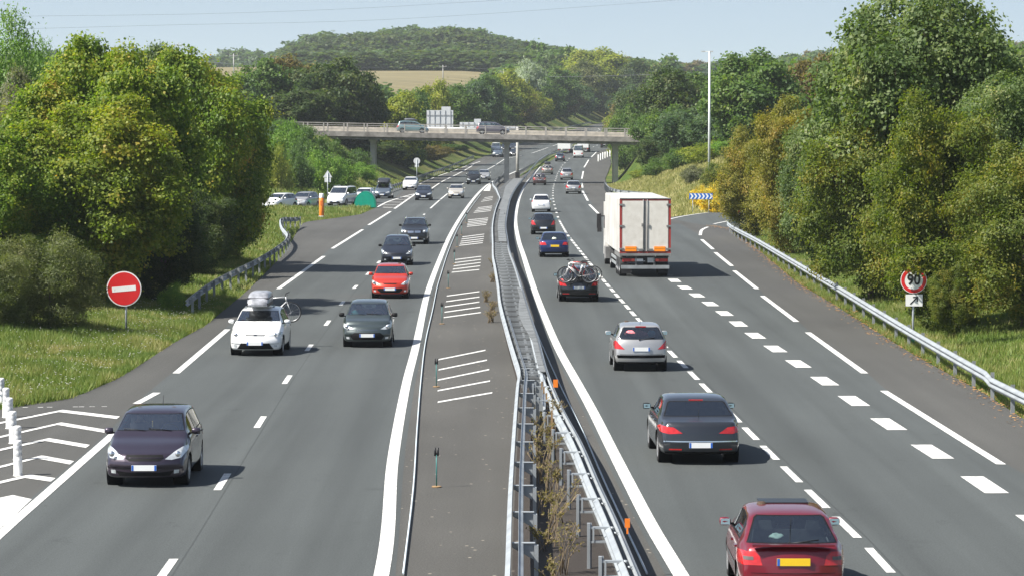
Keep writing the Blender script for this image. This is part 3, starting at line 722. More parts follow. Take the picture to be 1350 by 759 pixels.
# backs of small signs beyond
x, y, zc = P3(549.5, 212.5, 388); z0 = tz(x, y)
t = thing('round_sign', 'pale back of a round sign beside the left slip road beneath the bridge', 'road sign', (x, y, z0)); h = zc-z0
b = MB(); disc(b, .42, 0, .03, 28, z=h); b.build('disc', M_SIGNBACK, t)
b = MB(); b.box((0, .0, h-.62), (.5, .03, .32)); b.build('sub_plate', M_SIGNBACK, t)
post(0, 0, h+.2, .04, parent=t).location = (.0, -.05, 0)
x, y, zc = P3(432, 233, 300); z0 = tz(x, y)
t = thing('triangular_sign', 'pale back of a triangular sign with a plate below, before the left bushes', 'road sign', (x, y, z0-.2)); h = zc-z0+.2
b = MB(); b.prism([(-.46, h-.08), (.46, h-.08), (.0, h+.62)], -.015, .015, plane='xz'); b.build('triangle', M_SIGNBACK, t)
b = MB(); b.box((0, 0, h-.34), (.62, .03, .44)); b.build('sub_plate', M_SIGNBACK, t)
post(0, 0, h+.4, .045, parent=t).location = (0, -.05, 0)
# orange emergency post
x, y = G(424, 287.3, .05)
t = thing('emergency_post', 'bright orange roadside emergency post with a white top on the left grass island', 'emergency phone', (x, y, tz(x, y)-.05))
b = MB(); b.lathe([(.0, 1.62), (.17, 1.62), (.20, 1.58), (.20, .06), (.17, 0)], 18, 'z'); b.build('body', M_ORANGE, t)
b = MB(); b.lathe([(0, 1.98), (.15, 1.97), (.19, 1.92), (.19, 1.62)], 18, 'z'); b.build('cap', M_WHITE, t)
b = MB(); b.box((0, -.20, 1.2), (.2, .03, .35)); b.build('door_panel', pmat('orange_dark', (.7, .16, .02), .5), t)
b = MB(); b.lathe([(.21, .16), (.25, .14), (.25, 0)], 18, 'z'); b.build('foot', M_CONC, t)
# green gore nose
x, y = G(482, 273.6)
t = thing('gore_marker', 'rounded green plastic marker shell at the tip of the left grass island', 'road marker', (x, y, 0))
prof = [(1.02*math.cos(a_), 1.5*math.sin(a_)**.8) for a_ in np.linspace(math.pi-.0001, .0001, 22)]
b = MB(); b.prism(prof, -.9, .9, plane='xz'); b.build('shell', M_GREEN, t)
b = MB()
b.prism([(q[0]*.9-.02, q[1]*.92+.03) for q in prof], -.915, -.90, plane='xz'); b.build('front_panel', pmat('green_plastic_light', (.0, .30, .20), .4), t)
# tall lamp mast on the right
x, y, zt_ = P3(935.5, 68.5, 292); z0 = tz(x, y)
t = thing('lighting_mast', 'tall white lighting mast rising out of the bushes right of the road', 'street lamp', (x, y, z0)); h = zt_-z0
b = MB(); b.tube([(0, 0, -.2), (0, 0, h)], .13, 12, r2=.09); b.build('mast', M_SIGNBACK, t)
b = MB(); b.box((-.25, 0, h+.02), (.9, .12, .08)); b.build('arm', M_WHITE, t)
for s in (-.62, .16):
    b = MB(); b.box((s, -.05, h+.02), (.34, .3, .12)); b.build('lamp_head', pmat('lamp_grey', (.45, .46, .47), .4), t)

# ------------------------------------------------------------------ bridge over the motorway
def deckz(x): return 6.02-.0200*x
BX0, BX1, BY0, BY1 = -36., 26., 399.5, 408.0
t = thing('road_bridge', 'concrete road bridge crossing the motorway, carrying two cars', 'bridge', (0, 0, 0))
def sl(x0, x1, y0, y1, za, zb, mb):
    mb.add([(x0, y0, deckz(x0)+za), (x1, y0, deckz(x1)+za), (x1, y1, deckz(x1)+za), (x0, y1, deckz(x0)+za), (x0, y0, deckz(x0)+zb), (x1, y0, deckz(x1)+zb), (x1, y1, deckz(x1)+zb), (x0, y1, deckz(x0)+zb)],
           [(3, 2, 1, 0), (4, 5, 6, 7), (0, 1, 5, 4), (1, 2, 6, 5), (2, 3, 7, 6), (3, 0, 4, 7)])
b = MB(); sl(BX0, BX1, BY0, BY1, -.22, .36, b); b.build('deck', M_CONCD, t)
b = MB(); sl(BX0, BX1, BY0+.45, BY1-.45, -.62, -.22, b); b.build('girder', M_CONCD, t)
b = MB(); sl(BX0, BX1, BY0+.9, BY1-.9, .362, .372, b); b.build('bridge_roadway', M_LANE, t)
for (ya, yb) in ((BY0-.06, BY0+.22), (BY1-.22, BY1+.06)):
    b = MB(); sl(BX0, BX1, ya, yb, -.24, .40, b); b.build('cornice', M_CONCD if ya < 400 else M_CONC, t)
for yy in (BY0+.08, BY1-.08):
    for k, (za, zb, wd) in enumerate(((1.44, 1.54, .10), (1.18, 1.25, .05))):
        b = MB(); sl(BX0, BX1, yy-wd/2, yy+wd/2, za, zb, b); b.build('top_rail' if k == 0 else 'mid_rail', M_CONC, t)
    if yy < 403: 
        b = MB(); sl(BX0, BX1, yy-.03, yy+.03, .66, .72, b); b.build('low_rail', M_CONC, t)
    else:
        b = MB(); sl(BX0, BX1, yy-.05, yy+.05, .402, 1.02, b)
    if yy > 403: b.build('parapet_panel', pmat('parapet_pale', (.50, .455, .38), .85, var=.25, scale=2.), t)
    pmn = None
    for k, xx in enumerate(np.arange(BX0+.6, BX1, 2.66)):
        if pmn is None: b = MB(); b.box((0, 0, .95), (.16, .17, 1.12)); o = b.build('railing_post', M_CONC, t); pmn = o.data
        else: o = link_mesh('railing_post', pmn, t)
        o.location = (xx, yy, deckz(xx)+.02)
for px in (492.5, 668, 811):
    xx = (px-675)/FOC*403.5
    b = MB(); h = deckz(xx)-.62; b.box((0, 0, h/2-.2), (.66, 4.4, h+.4)); b.box((0, 0, h-.12), (.95, 5.4, .24)); o = b.build('pier', M_CONCP, t); o.location = (xx, 403.7, 0)
# gantry with sign backs behind the bridge
Yg = 432
x, y, zt_ = P3(682.3, 167.5, Yg)
t = thing('sign_gantry', 'grey gantry pole carrying large sign panels seen from behind, beyond the bridge', 'sign gantry', (x, y, 0))
b = MB(); b.tube([(0, 0, -.2), (0, 0, zt_-.1)], .24, 14, r2=.2); b.build('pole', M_CONCP, t)
b = MB(); b.box((0, 0, .5), (.62, .5, 1.0)); b.build('base_box', M_BLACK, t)
b = MB(); b.tube([(0, .0, zt_-.35), (-14.2, 0, zt_-.15)], .13, 8); b.tube([(0, .0, zt_-.95), (-14.2, 0, zt_-.75)], .10, 8); b.build('beam', M_SIGNBACK, t)
for (xa, xb, yt, yb, extra) in ((562.5, 597.5, 145.6, 172, (582, 594, 140.8)), (606, 652, 161.3, 174, (625, 634, 157)), (652.6, 683, 166.8, 175.5, None)):
    A1, B1 = P3(xa, yt, Yg+.35), P3(xb, yb, Yg+.35)
    b = MB(); cx, cz = (A1[0]+B1[0])/2-x, (A1[2]+B1[2])/2; wx, wz = B1[0]-A1[0], A1[2]-B1[2]
    b.box((cx, .35, cz), (wx, .05, wz)); o = b.build('sign_panel', M_SIGNBACK, t)
    r = MB(); n = max(3, int(wx/.72))
    for k in range(n): r.box((cx-wx/2+(k+.5)*wx/n, .29, cz), (.055, .06, wz-.02))
    for k in range(2): r.box((cx, .27, cz-wz/2+(k+.75)*wz/2.3), (wx, .04, .05))
    r.build('stiffeners', pmat('stiffener_grey', (.36, .37, .39), .5, .3), o)
    if extra:
        E1 = P3(extra[0], extra[2], Yg+.35); E2 = P3(extra[1], yt, Yg+.35)
        e = MB(); e.box(((E1[0]+E2[0])/2-x, .35, (E1[2]+E2[2])/2+.003), (E2[0]-E1[0], .05, E1[2]-E2[2]-.01)); e.build('top_plate', M_SIGNBACK, o)
# far bridge
xf, yf, zf_ = P3(808, 131.5, 1000)
t = thing('road_bridge', 'small pale bridge over the motorway far away at the top of the climb', 'bridge', (xf+2, yf, zf_))
b = MB(); b.box((0, 0, 0), (34, 8, 1.0)); b.build('parapet', M_CONC, t)
b = MB(); b.box((0, .3, -1.5), (34, 7, 1.9)); b.build('deck', M_CONCD, t)
b = MB(); b.box((1, .0, -6.5), (1.2, 5, 8.2)); b.build('pier', M_CONCP, t)

# ------------------------------------------------------------------ power lines
M_WIRE = pmat('wire', (.10, .11, .12), .5); M_POLE = pmat('pole_wood', (.30, .30, .29), .8)
def sky_wire(label, px, Y0, r):
    q = [P3(a, b, Y0+i*0) for i, (a, b) in enumerate(px)]; P = spline(q, 6.); b = MB(); b.tube([tuple(p) for p in P], r, 5); o = b.build('power_line', M_WIRE); tag(o, label, 'power line')
sky_wire('upper of the two thin power lines crossing the sky', [(-80, 24), (20, 21.8), (250, 19), (450, 12.4), (567, 6), (683, -1), (800, -9)], 300, .0095)
sky_wire('lower of the two thin power lines crossing the sky', [(-80, 39.5), (43, 38), (233, 33), (450, 28.5), (617, 20), (783, 8.4), (883, 1), (960, -6)], 300, .0095)
proto = None
for i, (px, yt, yb, Y0, lb) in enumerate([(584, 86, 100, 900, 'wooden power pole with crossbar standing at the edge of the pale field'), (308, 71, 99, 700, 'grey power pole with crossbar rising behind the left trees'), (235, 57, 80, 700, 'dark slim power pole on the left skyline'), (664, 92, 118, 800, 'pale power pole among the trees right of the field')]):
    x, y, zt_ = P3(px, yt, Y0); z0 = min(tz(x, y), P3(px, yb, Y0)[2])
    t = thing('power_pole', lb, 'power pole', (x, y, z0), 0)
    b = MB(); b.tube([(0, 0, 0), (0, 0, zt_-z0)], .17, 8, r2=.12); b.build('pole', M_POLE, t)
    b = MB(); b.box((0, 0, zt_-z0-.5), (2.1, .16, .16)); 
    for s in (-.9, 0, .9): b.cyl((s, 0, zt_-z0-.42), .07, .3, 6)
    b.build('crossbar', M_POLE, t)
def low_wire(label, pts, r): 
    P = spline([P3(*p) for p in pts], 8.); b = MB(); b.tube([tuple(p) for p in P], r, 5); o = b.build('power_line', M_WIRE if r < .05 else M_GALV); tag(o, label, 'power line')
low_wire('dark power line crossing in front of the hill wood', [(380, 96, 860), (450, 91, 870), (584, 88.5, 900), (690, 95, 900)], .045)
low_wire('pale power line above the trees beyond the road bridge', [(664, 99.5, 800), (730, 101.3, 790), (820, 99.8, 780), (900, 96.8, 770), (960, 95, 760)], .035)
low_wire('pale power line over the left trees', [(235, 77, 700), (308, 85, 700), (400, 84, 760), (450, 84, 800)], .05)
# ------------------------------------------------------------------ car body generator
def chaikin(P, n=2):
    P = [np.array(p, float) for p in P]
    for _ in range(n):
        Q = [P[0]]
        for a, b in zip(P[:-1], P[1:]): Q += [a*.75+b*.25, a*.25+b*.75]
        P = Q+[P[-1]]
    return np.array(P)
def bspline_open(C, n):
    """uniform quadratic b-spline through control polygon ends"""
    C = np.array(C, float); k = len(C); C = np.vstack([2*C[0]-C[1], C, 2*C[-1]-C[-2]])
    out = []; ts = np.linspace(0, k-1, n)
    for t in ts:
        i = min(int(t), k-2); u = t-i
        # segment around control i+1 (shifted)
        j = int(round(t)); v = t-j+.5; j = min(max(j, 0), k-1)
        a, b, c = C[j], C[j+1], C[j+2]
        out.append(.5*((1-v)**2*a+(-2*v*v+2*v+1)*b+v*v*c))
    return np.array(out)
class Car:
    def __init__(s, L, W, H, top, bot, belt, bow=(.26, .16), tum=.27, lod=1, roofr=.10, wend=.10):
        s.L, s.W, s.H, s.tum, s.bow = L, W/2., H, tum, bow; s.roofr = roofr
        s.top = chaikin(top, 2); s.bot = chaikin(bot, 2)
        s.top[:, 0] = np.maximum.accumulate(s.top[:, 0]); s.bot[:, 0] = np.maximum.accumulate(s.bot[:, 0])
        s.beltp = np.array(belt); s.wend = wend
        nx = 62 if lod else 34; s.ns = 22 if lod else 13
        def res(P, n):
            d = np.concatenate([[0], np.cumsum(np.hypot(*np.diff(P, axis=0).T))]); return np.interp(np.linspace(0, d[-1], n), d, P[:, 0])
        xs = np.sort(np.concatenate([res(s.top, nx), res(s.bot, nx//2)]))
        keep = [xs[0]]
        for x in xs[1:]:
            if x-keep[-1] > (.006 if lod else .02): keep.append(x)
        if s.L/2-keep[-1] > .001: keep.append(s.L/2)
        s.xs = np.array(keep)
    def T(s, x): return np.interp(x, s.top[:, 0], s.top[:, 1])
    def S(s, x): return np.interp(x, s.bot[:, 0], s.bot[:, 1])
    def B(s, x): return np.interp(x, s.beltp[:, 0], s.beltp[:, 1])
    def Wx(s, x):
        t = np.clip((abs(x)-(s.L/2-1.1))/1.1, 0, 1); return s.W*(1-s.wend*t**3)
    def section(s, x):
        T, S, W = float(s.T(x)), float(s.S(x)), float(s.Wx(x)); h = max(T-S, .004)
        Bl = min(float(s.B(x)), S+.84*h); gh = T-Bl; lo = Bl-S
        Wr = W*.935-s.tum*gh; r = min(s.roofr, gh*.45)
        C = [(0, S), (W*.80, S), (W*.925, S+.03*h), (W*.975, S+.16*lo), (W*.997, S+.45*lo), (W*.995, S+.72*lo), (W*.97, S+.93*lo), (W*.935, Bl+.02*gh), (W*.925-s.tum*gh*.15, Bl+.14*gh),
             (Wr+.012, T-r*1.25), (Wr-r*.25, T-r*.42), (Wr-r*1.6, T-.10*r), (Wr*.45, T+.0), (0, T+.0)]
        return bspline_open(C, s.ns)
    def pt_x(s, x, y):
        sg = 1 if x > 0 else -1; bw = s.bow[0] if x > 0 else s.bow[1]
        t = np.clip((abs(x)-(s.L/2-1.25))/1.25, 0, 1); return x-sg*bw*(min(abs(y)/s.W, 1))**2.3*t**1.4
    def shell(s):
        vs = []; n = s.ns; m = 2*n-2
        for x in s.xs:
            q = s.section(x); ring = [(p[0], p[1]) for p in q]+[(-p[0], p[1]) for p in q[-2:0:-1]]
            for (y, z) in ring: vs.append((s.pt_x(x, y), y, z))
        bm = bmesh.new(); V = [bm.verts.new(v) for v in vs]
        for i in range(len(s.xs)-1):
            for j in range(m):
                a = i*m+j; b = i*m+(j+1) % m
                try: bm.faces.new((V[a], V[a+m], V[b+m], V[b]))
                except ValueError: pass
        bm.faces.new(V[:m]); bm.faces.new(V[-m:][::-1])
        bmesh.ops.remove_doubles(bm, verts=bm.verts, dist=.0008)
        bmesh.ops.recalc_face_normals(bm, faces=bm.faces)
        for f in bm.faces: f.smooth = True
        bm.normal_update(); return bm
def pip(p, poly):
    c = False; n = len(poly); j = n-1
    for i in range(n):
        a, b = poly[i], poly[j]
        if (a[1] > p[1]) != (b[1] > p[1]) and p[0] < (b[0]-a[0])*(p[1]-a[1])/(b[1]-a[1])+a[0]: c = not c
        j = i
    return c
AX = {'front': (1, 2), 'side': (0, 2), 'top': (0, 1)}
def carve(bm, proj, poly, pred, remove=True, off=0.):
    """cuts the outline poly (seen along proj) into the panels and returns the piece as its own bmesh"""
    a, b = AX[proj]
    lo = [min(p[0] for p in poly)-.05, min(p[1] for p in poly)-.05]; hi = [max(p[0] for p in poly)+.05, max(p[1] for p in poly)+.05]
    def cand():
        out = []
        for f in bm.faces:
            c = f.calc_center_median()
            vs = [v.co for v in f.verts]
            if max(v[a] for v in vs) < lo[0] or min(v[a] for v in vs) > hi[0] or max(v[b] for v in vs) < lo[1] or min(v[b] for v in vs) > hi[1]: continue
            if pred(c, f.normal): out.append(f)
        return out
    F = cand(); n = len(poly)
    for i in range(n):
        p, q = poly[i], poly[(i+1) % n]; d = (q[0]-p[0], q[1]-p[1])
        if abs(d[0])+abs(d[1]) < 1e-6: continue
        no = [0, 0, 0]; no[a] = d[1]; no[b] = -d[0]; co = [0, 0, 0]; co[a] = p[0]; co[b] = p[1]
        ed = {e for f in F for e in f.edges}; ve = {v for f in F for v in f.verts}
        r = bmesh.ops.bisect_plane(bm, geom=list(F)+list(ed)+list(ve), dist=1e-5, plane_co=co, plane_no=no)
        F = [g for g in r['geom'] if isinstance(g, bmesh.types.BMFace)]
    bm.normal_update()
    ins = []
    for f in F:
        if not f.is_valid: continue
        c = f.calc_center_median()
        if pip((c[a], c[b]), poly): ins.append(f)
    nb = bmesh.new(); mp = {}
    for f in ins:
        vv = []
        for v in f.verts:
            if v not in mp: mp[v] = nb.verts.new(v.co+v.normal*off)
            vv.append(mp[v])
        try: g = nb.faces.new(vv); g.smooth = True
        except ValueError: pass
    if remove and ins: bmesh.ops.delete(bm, geom=ins, context='FACES')
    nb.normal_update(); return nb
def bm_obj(bm, name, mat, parent):
    me = bpy.data.meshes.new(name); bm.to_mesh(me); bm.free(); me.materials.append(mat); me.update()
    return link_mesh(name, me, parent)
def circle_poly(cx, cz, r, n=18, zmin=None): return [(cx+r*math.cos(2*math.pi*k/n), cz+r*math.sin(2*math.pi*k/n)) for k in range(n)]

M_GLASS = glass_mat('car_glass', (.46, .54, .54), .15)
M_GLASSW = glass_mat('windscreen_glass', (.50, .58, .58), .26, .05)
M_GLASSD = glass_mat('dark_glass', (.07, .08, .085), .04)
M_TYRE = pmat('tyre_rubber', (.018, .018, .019), .8, var=.2)
M_RIM = pmat('alloy_rim', (.50, .51, .52), .35, .7)
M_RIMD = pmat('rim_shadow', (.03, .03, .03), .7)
M_TRIM = pmat('black_trim', (.010, .010, .011), .6, spec=.12)
M_INT = pmat('cabin_dark', (.035, .035, .038), .8)
M_SEAT = pmat('seat_fabric', (.07, .07, .075), .9, var=.3, scale=12)
M_HEAD = pmat('headlight_glass', (.62, .66, .68), .12, .25, 1.0, var=.35, scale=9)
M_TAIL = pmat('tail_lamp_red', (.50, .012, .012), .18, 0, 1.0, var=.3, scale=12)
M_TAILB = pmat('tail_lamp_bright', (.85, .09, .05), .2, 0, 1.0)
M_SMOKE = pmat('lamp_smoked', (.10, .085, .08), .35, 0, .3)
M_CHROME = pmat('chrome', (.75, .76, .77), .12, 1.)
M_MIRR = pmat('mirror_glass', (.30, .44, .50), .25, .3)  # pale blue sky reflection put into the base colour
M_PLATE = pmat('number_plate_white', (.80, .81, .80), .45, var=.05)
M_PLATEY = pmat('number_plate_yellow', (.85, .56, .02), .45, var=.05)
M_PBLUE = pmat('plate_blue_band', (.02, .12, .50), .45)
M_SUNROOF = pmat('sunroof_glass', (.012, .013, .015), .35, 0, 0)
M_AMBER = pmat('indicator_amber', (.8, .30, .03), .3, 0, .6)
def paint(name, c, metal=.35, rough=.34): return pmat('paint_'+name, c, rough, metal, 1.0, var=.05, scale=1.5)

BODIES = {}
def top_hatch(L, H, cowl=1.0, cz=.98, ws=1.85, rr=.42, rg=.12, rgz=1.0, nose=.70, hz=.86, tailz=.86):
    f = L/2; r = -L/2
    return [(r, .48), (r+.005, .62), (r+.045, tailz), (r+rg, rgz), (r+rg+.02, rgz+.04), (r+rr, H-.10), (r+rr+.10, H-.045), (r+rr+.7, H-.005), (f-ws-.75, H), (f-ws-.2, H-.03), (f-ws+.05, H-.10), (f-cowl-.04, cz+.02), (f-cowl+.06, cz-.02), (f-cowl+.45, hz+.02), (f-.30, nose+.07), (f-.10, nose), (f-.05, .60), (f-.004, .52), (f, .42)]
def bot_std(L, S=.19, fo=.02): return [(-L/2, .48), (-L/2+.015, .34), (-L/2+.07, .25), (-L/2+.35, S+.03), (-L/2+1., S), (L/2-1., S), (L/2-.3, S), (L/2-.07, S+.02), (L/2-.02, .28), (L/2, .42)]
def T_sedan(L, H): 
    f = L/2; r = -L/2
    return [(r, .50), (r+.01, .66), (r+.06, .90), (r+.12, .965), (r+.45, .985), (r+.62, 1.0), (r+1.35, H-.10), (r+1.6, H-.03), (r+2.2, H), (f-1.95, H-.035), (f-1.85, H-.09), (f-1.02, .98), (f-.92, .94), (f-.5, .86), (f-.28, .76), (f-.09, .68), (f-.04, .6), (f-.004, .5), (f, .42)]
def T_suv(L, H):
    f = L/2; r = -L/2
    return [(r, .58), (r+.01, .75), (r+.05, 1.05), (r+.12, 1.12), (r+.30, H-.14), (r+.42, H-.06), (r+.9, H), (f-2.2, H), (f-1.9, H-.05), (f-1.82, H-.12), (f-1.25, 1.16), (f-1.13, 1.12), (f-.6, 1.05), (f-.2, .97), (f-.08, .90), (f-.04, .75), (f-.004, .60), (f, .5)]
def T_mpv(L, H, cowl=.78):
    f = L/2; r = -L/2
    return [(r, .5), (r+.01, .7), (r+.05, .98), (r+.13, 1.06), (r+.36, H-.14), (r+.48, H-.06), (r+1.0, H), (f-2.1, H-.01), (f-1.75, H-.08), (f-1.65, H-.13), (f-cowl-.05, 1.08), (f-cowl+.05, 1.04), (f-.4, .90), (f-.2, .80), (f-.08, .72), (f-.03, .6), (f-.004, .5), (f, .42)]
def T_van(L, H):
    f = L/2; r = -L/2
    return [(r, .5), (r+.01, .8), (r+.02, 1.2), (r+.05, H-.15), (r+.12, H-.04), (r+.6, H), (f-1.9, H), (f-1.55, H-.06), (f-1.45, H-.14), (f-.75, 1.12), (f-.65, 1.07), (f-.3, .92), (f-.10, .8), (f-.04, .65), (f-.004, .5), (f, .42)]
def T_jeep(L, H):
    f = L/2; r = -L/2
    return [(r, .6), (r+.005, .9), (r+.01, 1.2), (r+.06, H-.15), (r+.12, H-.05), (r+.5, H), (f-1.9, H), (f-1.7, H-.05), (f-1.65, H-.12), (f-1.32, 1.18), (f-1.22, 1.13), (f-.5, 1.09), (f-.12, 1.04), (f-.05, .95), (f-.02, .75), (f-.003, .62), (f, .55)]
def belt_of(L, a=.93, b=.98): return [(-L/2, b), (-L/2+.6, b), (0, (a+b)/2), (L/2-1.0, a), (L/2, a-.10)]
SPEC = {
 'hatch':  dict(L=4.15, W=1.76, H=1.50, top=lambda: top_hatch(4.15, 1.50), belt=(.94, 1.0), wr=.315),
 'small':  dict(L=3.88, W=1.68, H=1.46, top=lambda: top_hatch(3.88, 1.46, .92, .97, 1.72, .40), belt=(.92, 1.0), wr=.30),
 'round':  dict(L=3.95, W=1.73, H=1.53, top=lambda: top_hatch(3.95, 1.53, .78, .99, 1.62, .40, nose=.72, hz=.88), belt=(.95, 1.02), wr=.305),
 'lift':   dict(L=4.36, W=1.71, H=1.40, top=lambda: [(-2.18, .50), (-2.175, .62), (-2.13, .86), (-2.06, .95), (-1.98, .965), (-1.86, .99), (-1.25, 1.31), (-1.05, 1.375), (-.5, 1.40), (.15, 1.395), (.38, 1.355), (.45, 1.31), (1.14, .94), (1.22, .90), (1.6, .83), (1.95, .73), (2.10, .66), (2.15, .58), (2.176, .5), (2.18, .42)], belt=(.88, .95), wr=.30),
 'sedan':  dict(L=4.80, W=1.86, H=1.43, top=lambda: T_sedan(4.80, 1.43), belt=(.93, .99), wr=.335),
 'suv':    dict(L=4.45, W=1.86, H=1.70, top=lambda: T_suv(4.45, 1.70), belt=(1.10, 1.16), wr=.36, S=.28),
 'cross':  dict(L=4.13, W=1.79, H=1.57, top=lambda: top_hatch(4.13, 1.57, .98, 1.08, 1.8, .40, nose=.84, hz=.98, tailz=.95, rgz=1.08), belt=(1.03, 1.10), wr=.34, S=.23),
 'mpv':    dict(L=4.45, W=1.83, H=1.66, top=lambda: T_mpv(4.45, 1.66), belt=(1.0, 1.06), wr=.32),
 'van':    dict(L=4.25, W=1.83, H=1.82, top=lambda: T_van(4.25, 1.82), belt=(1.06, 1.10), wr=.32),
 'bigvan': dict(L=5.4, W=2.05, H=2.5, top=lambda: [(-2.7, .5), (-2.695, 1.), (-2.69, 2.2), (-2.64, 2.42), (-2.5, 2.5), (.8, 2.5), (1.15, 2.42), (1.3, 2.3), (2.0, 1.32), (2.1, 1.25), (2.5, 1.05), (2.64, .85), (2.69, .6), (2.7, .42)], belt=(1.3, 1.35), wr=.34),
 'jeep':   dict(L=4.4, W=1.82, H=1.82, top=lambda: T_jeep(4.4, 1.82), belt=(1.16, 1.20), wr=.38, S=.32),
}
def build_wheel(parent, x, y, r, side, style=0, simple=False):
    wname = 'wheel'; wd = .20
    b = MB(); n = 28 if not simple else 16
    b.lathe([(r*.66, -wd/2), (r*.94, -wd/2), (r, -wd/2+.03), (r, wd/2-.03), (r*.94, wd/2), (r*.66, wd/2), (r*.62, 0)], n, 'y')
    o = b.build('wheel', M_TYRE, parent); o.location = (x, y, r)
    b = MB(); s = side
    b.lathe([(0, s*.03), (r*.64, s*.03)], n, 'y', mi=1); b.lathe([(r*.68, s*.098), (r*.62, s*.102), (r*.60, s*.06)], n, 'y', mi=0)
    b.lathe([(0, s*.10), (r*.14, s*.10), (r*.17, s*.06)], 12, 'y', mi=0)
    ns = 5 if style == 0 else (9 if style == 1 else 7)
    for k in range(ns):
        a = 2*math.pi*k/ns+.3; w = r*(.10 if style else .13)
        M = Matrix.Rotation(-a, 4, 'Y'); b.box((0, s*.085, 0), (r*.56, .03, w*1.2), mat=None) if False else None
        d = Vector((math.cos(a), 0, math.sin(a))); u = Vector((-math.sin(a), 0, math.cos(a)))
        p0, p1 = d*r*.12, d*r*.63; ys0, ys1 = s*.098, s*.062
        q = [p0-u*w*.5, p0+u*w*.5, p1+u*w*.8, p1-u*w*.8]
        b.add([(v.x, ys0, v.z) for v in q]+[(v.x, ys1-.01*s, v.z) for v in q], [(0, 1, 2, 3), (0, 1, 5, 4), (1, 2, 6, 5), (2, 3, 7, 6), (3, 0, 4, 7)], 0)
    rm = b.build('rim', [M_RIM, M_RIMD], o); return o
def surf_x(bm_pts, y, z, sign):
    """front/rear skin position at height z near width y (from the loft)"""
    return bm_pts(y, z, sign)
def make_car(name, label, cat, spec, color, px=None, X=None, Y=None, head=0., detail=2, front=True, plate_f='w', plate_r='w', group=None, feats=None, z=None,
             head_poly=None, tail_poly=None, grille=None, lower=None, sunroof=False, rails=False, wheels=0, bumper_dark=None, moulding=None, glass=None, scale=1., driver=False, tilt=0., handles=True, pillar=None):
    sp = SPEC[spec]; L, W, H = sp['L'], sp['W'], sp['H']; S = sp.get('S', .19)
    t = thing(name, label, cat, (X, Y, float(zroad(Y)) if z is None else z), math.pi/2+head, group)
    if tilt: t.rotation_euler = (0, tilt, math.pi/2+head)
    t.scale = (scale,)*3
    c = Car(L, W, H, sp['top'](), bot_std(L, S), belt_of(L, *sp['belt']), lod=1 if detail > 0 else 0, bow=(.30, .17) if spec not in ('van', 'bigvan', 'jeep') else (.16, .06), tum=.345 if spec not in ('van', 'bigvan') else .13)
    bm = c.shell(); hw = c.W; wr = sp['wr']
    xfw, xrw = L/2-.86*(L/4.2), -L/2+.80*(L/4.3)
    gl = glass or M_GLASS
    parts = []
    def skin_x(y, z, sign):
        best = None
        for f in bm.faces:
            cc = f.calc_center_median()
            if abs(cc.y-y) < .12 and abs(cc.z-z) < .10 and cc.x*sign > L*.3:
                if best is None or cc.x*sign > best*sign: best = cc.x
        return best if best is not None else sign*L/2
    xpf, xpr = skin_x(0, .45, 1), skin_x(0, .80, -1)
    # wheel openings
    for xw in (xfw, xrw):
        for sd in (1, -1):
            nb = carve(bm, 'side', circle_poly(xw, wr+.005, wr*1.17, 16 if detail > 0 else 10), lambda c_, n_, sd=sd: c_.y*sd > hw*.55 and abs(n_.z) < .95 or (c_.y*sd > hw*.55 and c_.z < .4))
            nb.free()
    # glass house
    def beltz(x): return float(c.B(x))
    cowl_x = None
    for x in np.linspace(L/2-.4, 0, 120):
        if c.T(x) > beltz(x)+.10: cowl_x = x; break
    def side_poly(x0, x1, grow=0.):
        lo, up = [], []
        for x in np.linspace(x0, x1, 9):
            zt = float(c.T(x))-.115+grow; zb = beltz(x)+.045-grow
            if zt > zb+.015: lo.append((x, zb)); up.append((x, zt))
        return lo+up[::-1]
    tx = [x for x in np.linspace(-L/2, cowl_x, 300) if c.T(x)-.115 > beltz(x)+.07]
    xr_, xf_ = min(tx), max(tx)
    rear_pillar = pillar if pillar is not None else {'hatch': .34, 'small': .34, 'round': .34, 'lift': .32, 'sedan': .55, 'suv': .30, 'cross': .36, 'mpv': .26, 'van': .30, 'bigvan': 2.9, 'jeep': .25}[spec]
    xr_ = xr_+rear_pillar; bp = (xf_+xr_)/2-.02
    for sd in (1, -1):
        pr = lambda c_, n_, sd=sd: c_.y*sd > hw*.45 and n_.y*sd > .35
        segs_ = [(bp+.04, xf_-.02), (xr_+.02, bp-.04)] if spec != 'bigvan' else [(xr_+.02, xf_-.02)]
        if spec in ('mpv', 'suv', 'van') and detail > 0: segs_ = [(bp+.12, xf_-.02), (bp-.72, bp+.05), (xr_+.02, bp-.80)]
        seal = carve(bm, 'side', side_poly(xr_-.02, xf_+.01, .018), pr)
        for (a0, a1) in segs_:
            if a1-a0 < .12: continue
            p = side_poly(a0, a1)
            if len(p) < 4: continue
            g_ = carve(seal, 'side', p, lambda c_, n_: True, off=.0); bm_obj(g_, 'side_window', gl if spec != 'bigvan' else M_GLASSD, t)
        bm_obj(seal, 'window_frame', M_TRIM, t)
    def ws_half(z, xz): return hw*.935-c.tum*(z-beltz(xz))-.055
    zb, zt = max(beltz(cowl_x)+.05, float(c.T(cowl_x))+.035), H-.105
    pol = [(-ws_half(zb, cowl_x), zb), (ws_half(zb, cowl_x), zb), (ws_half(zt, cowl_x)-.01, zt), (-ws_half(zt, cowl_x)+.01, zt)]
    w_ = carve(bm, 'front', pol, lambda c_, n_: n_.x > .18 and c_.x > -.3)
    inner = [(p[0]*.975, p[1]+(.012 if k < 2 else -.012)) for k, p in enumerate(pol)]
    g_ = carve(w_, 'front', inner, lambda c_, n_: True); bm_obj(g_, 'windshield', M_GLASSW if gl is M_GLASS else gl, t); bm_obj(w_, 'windshield_seal', M_TRIM, t)
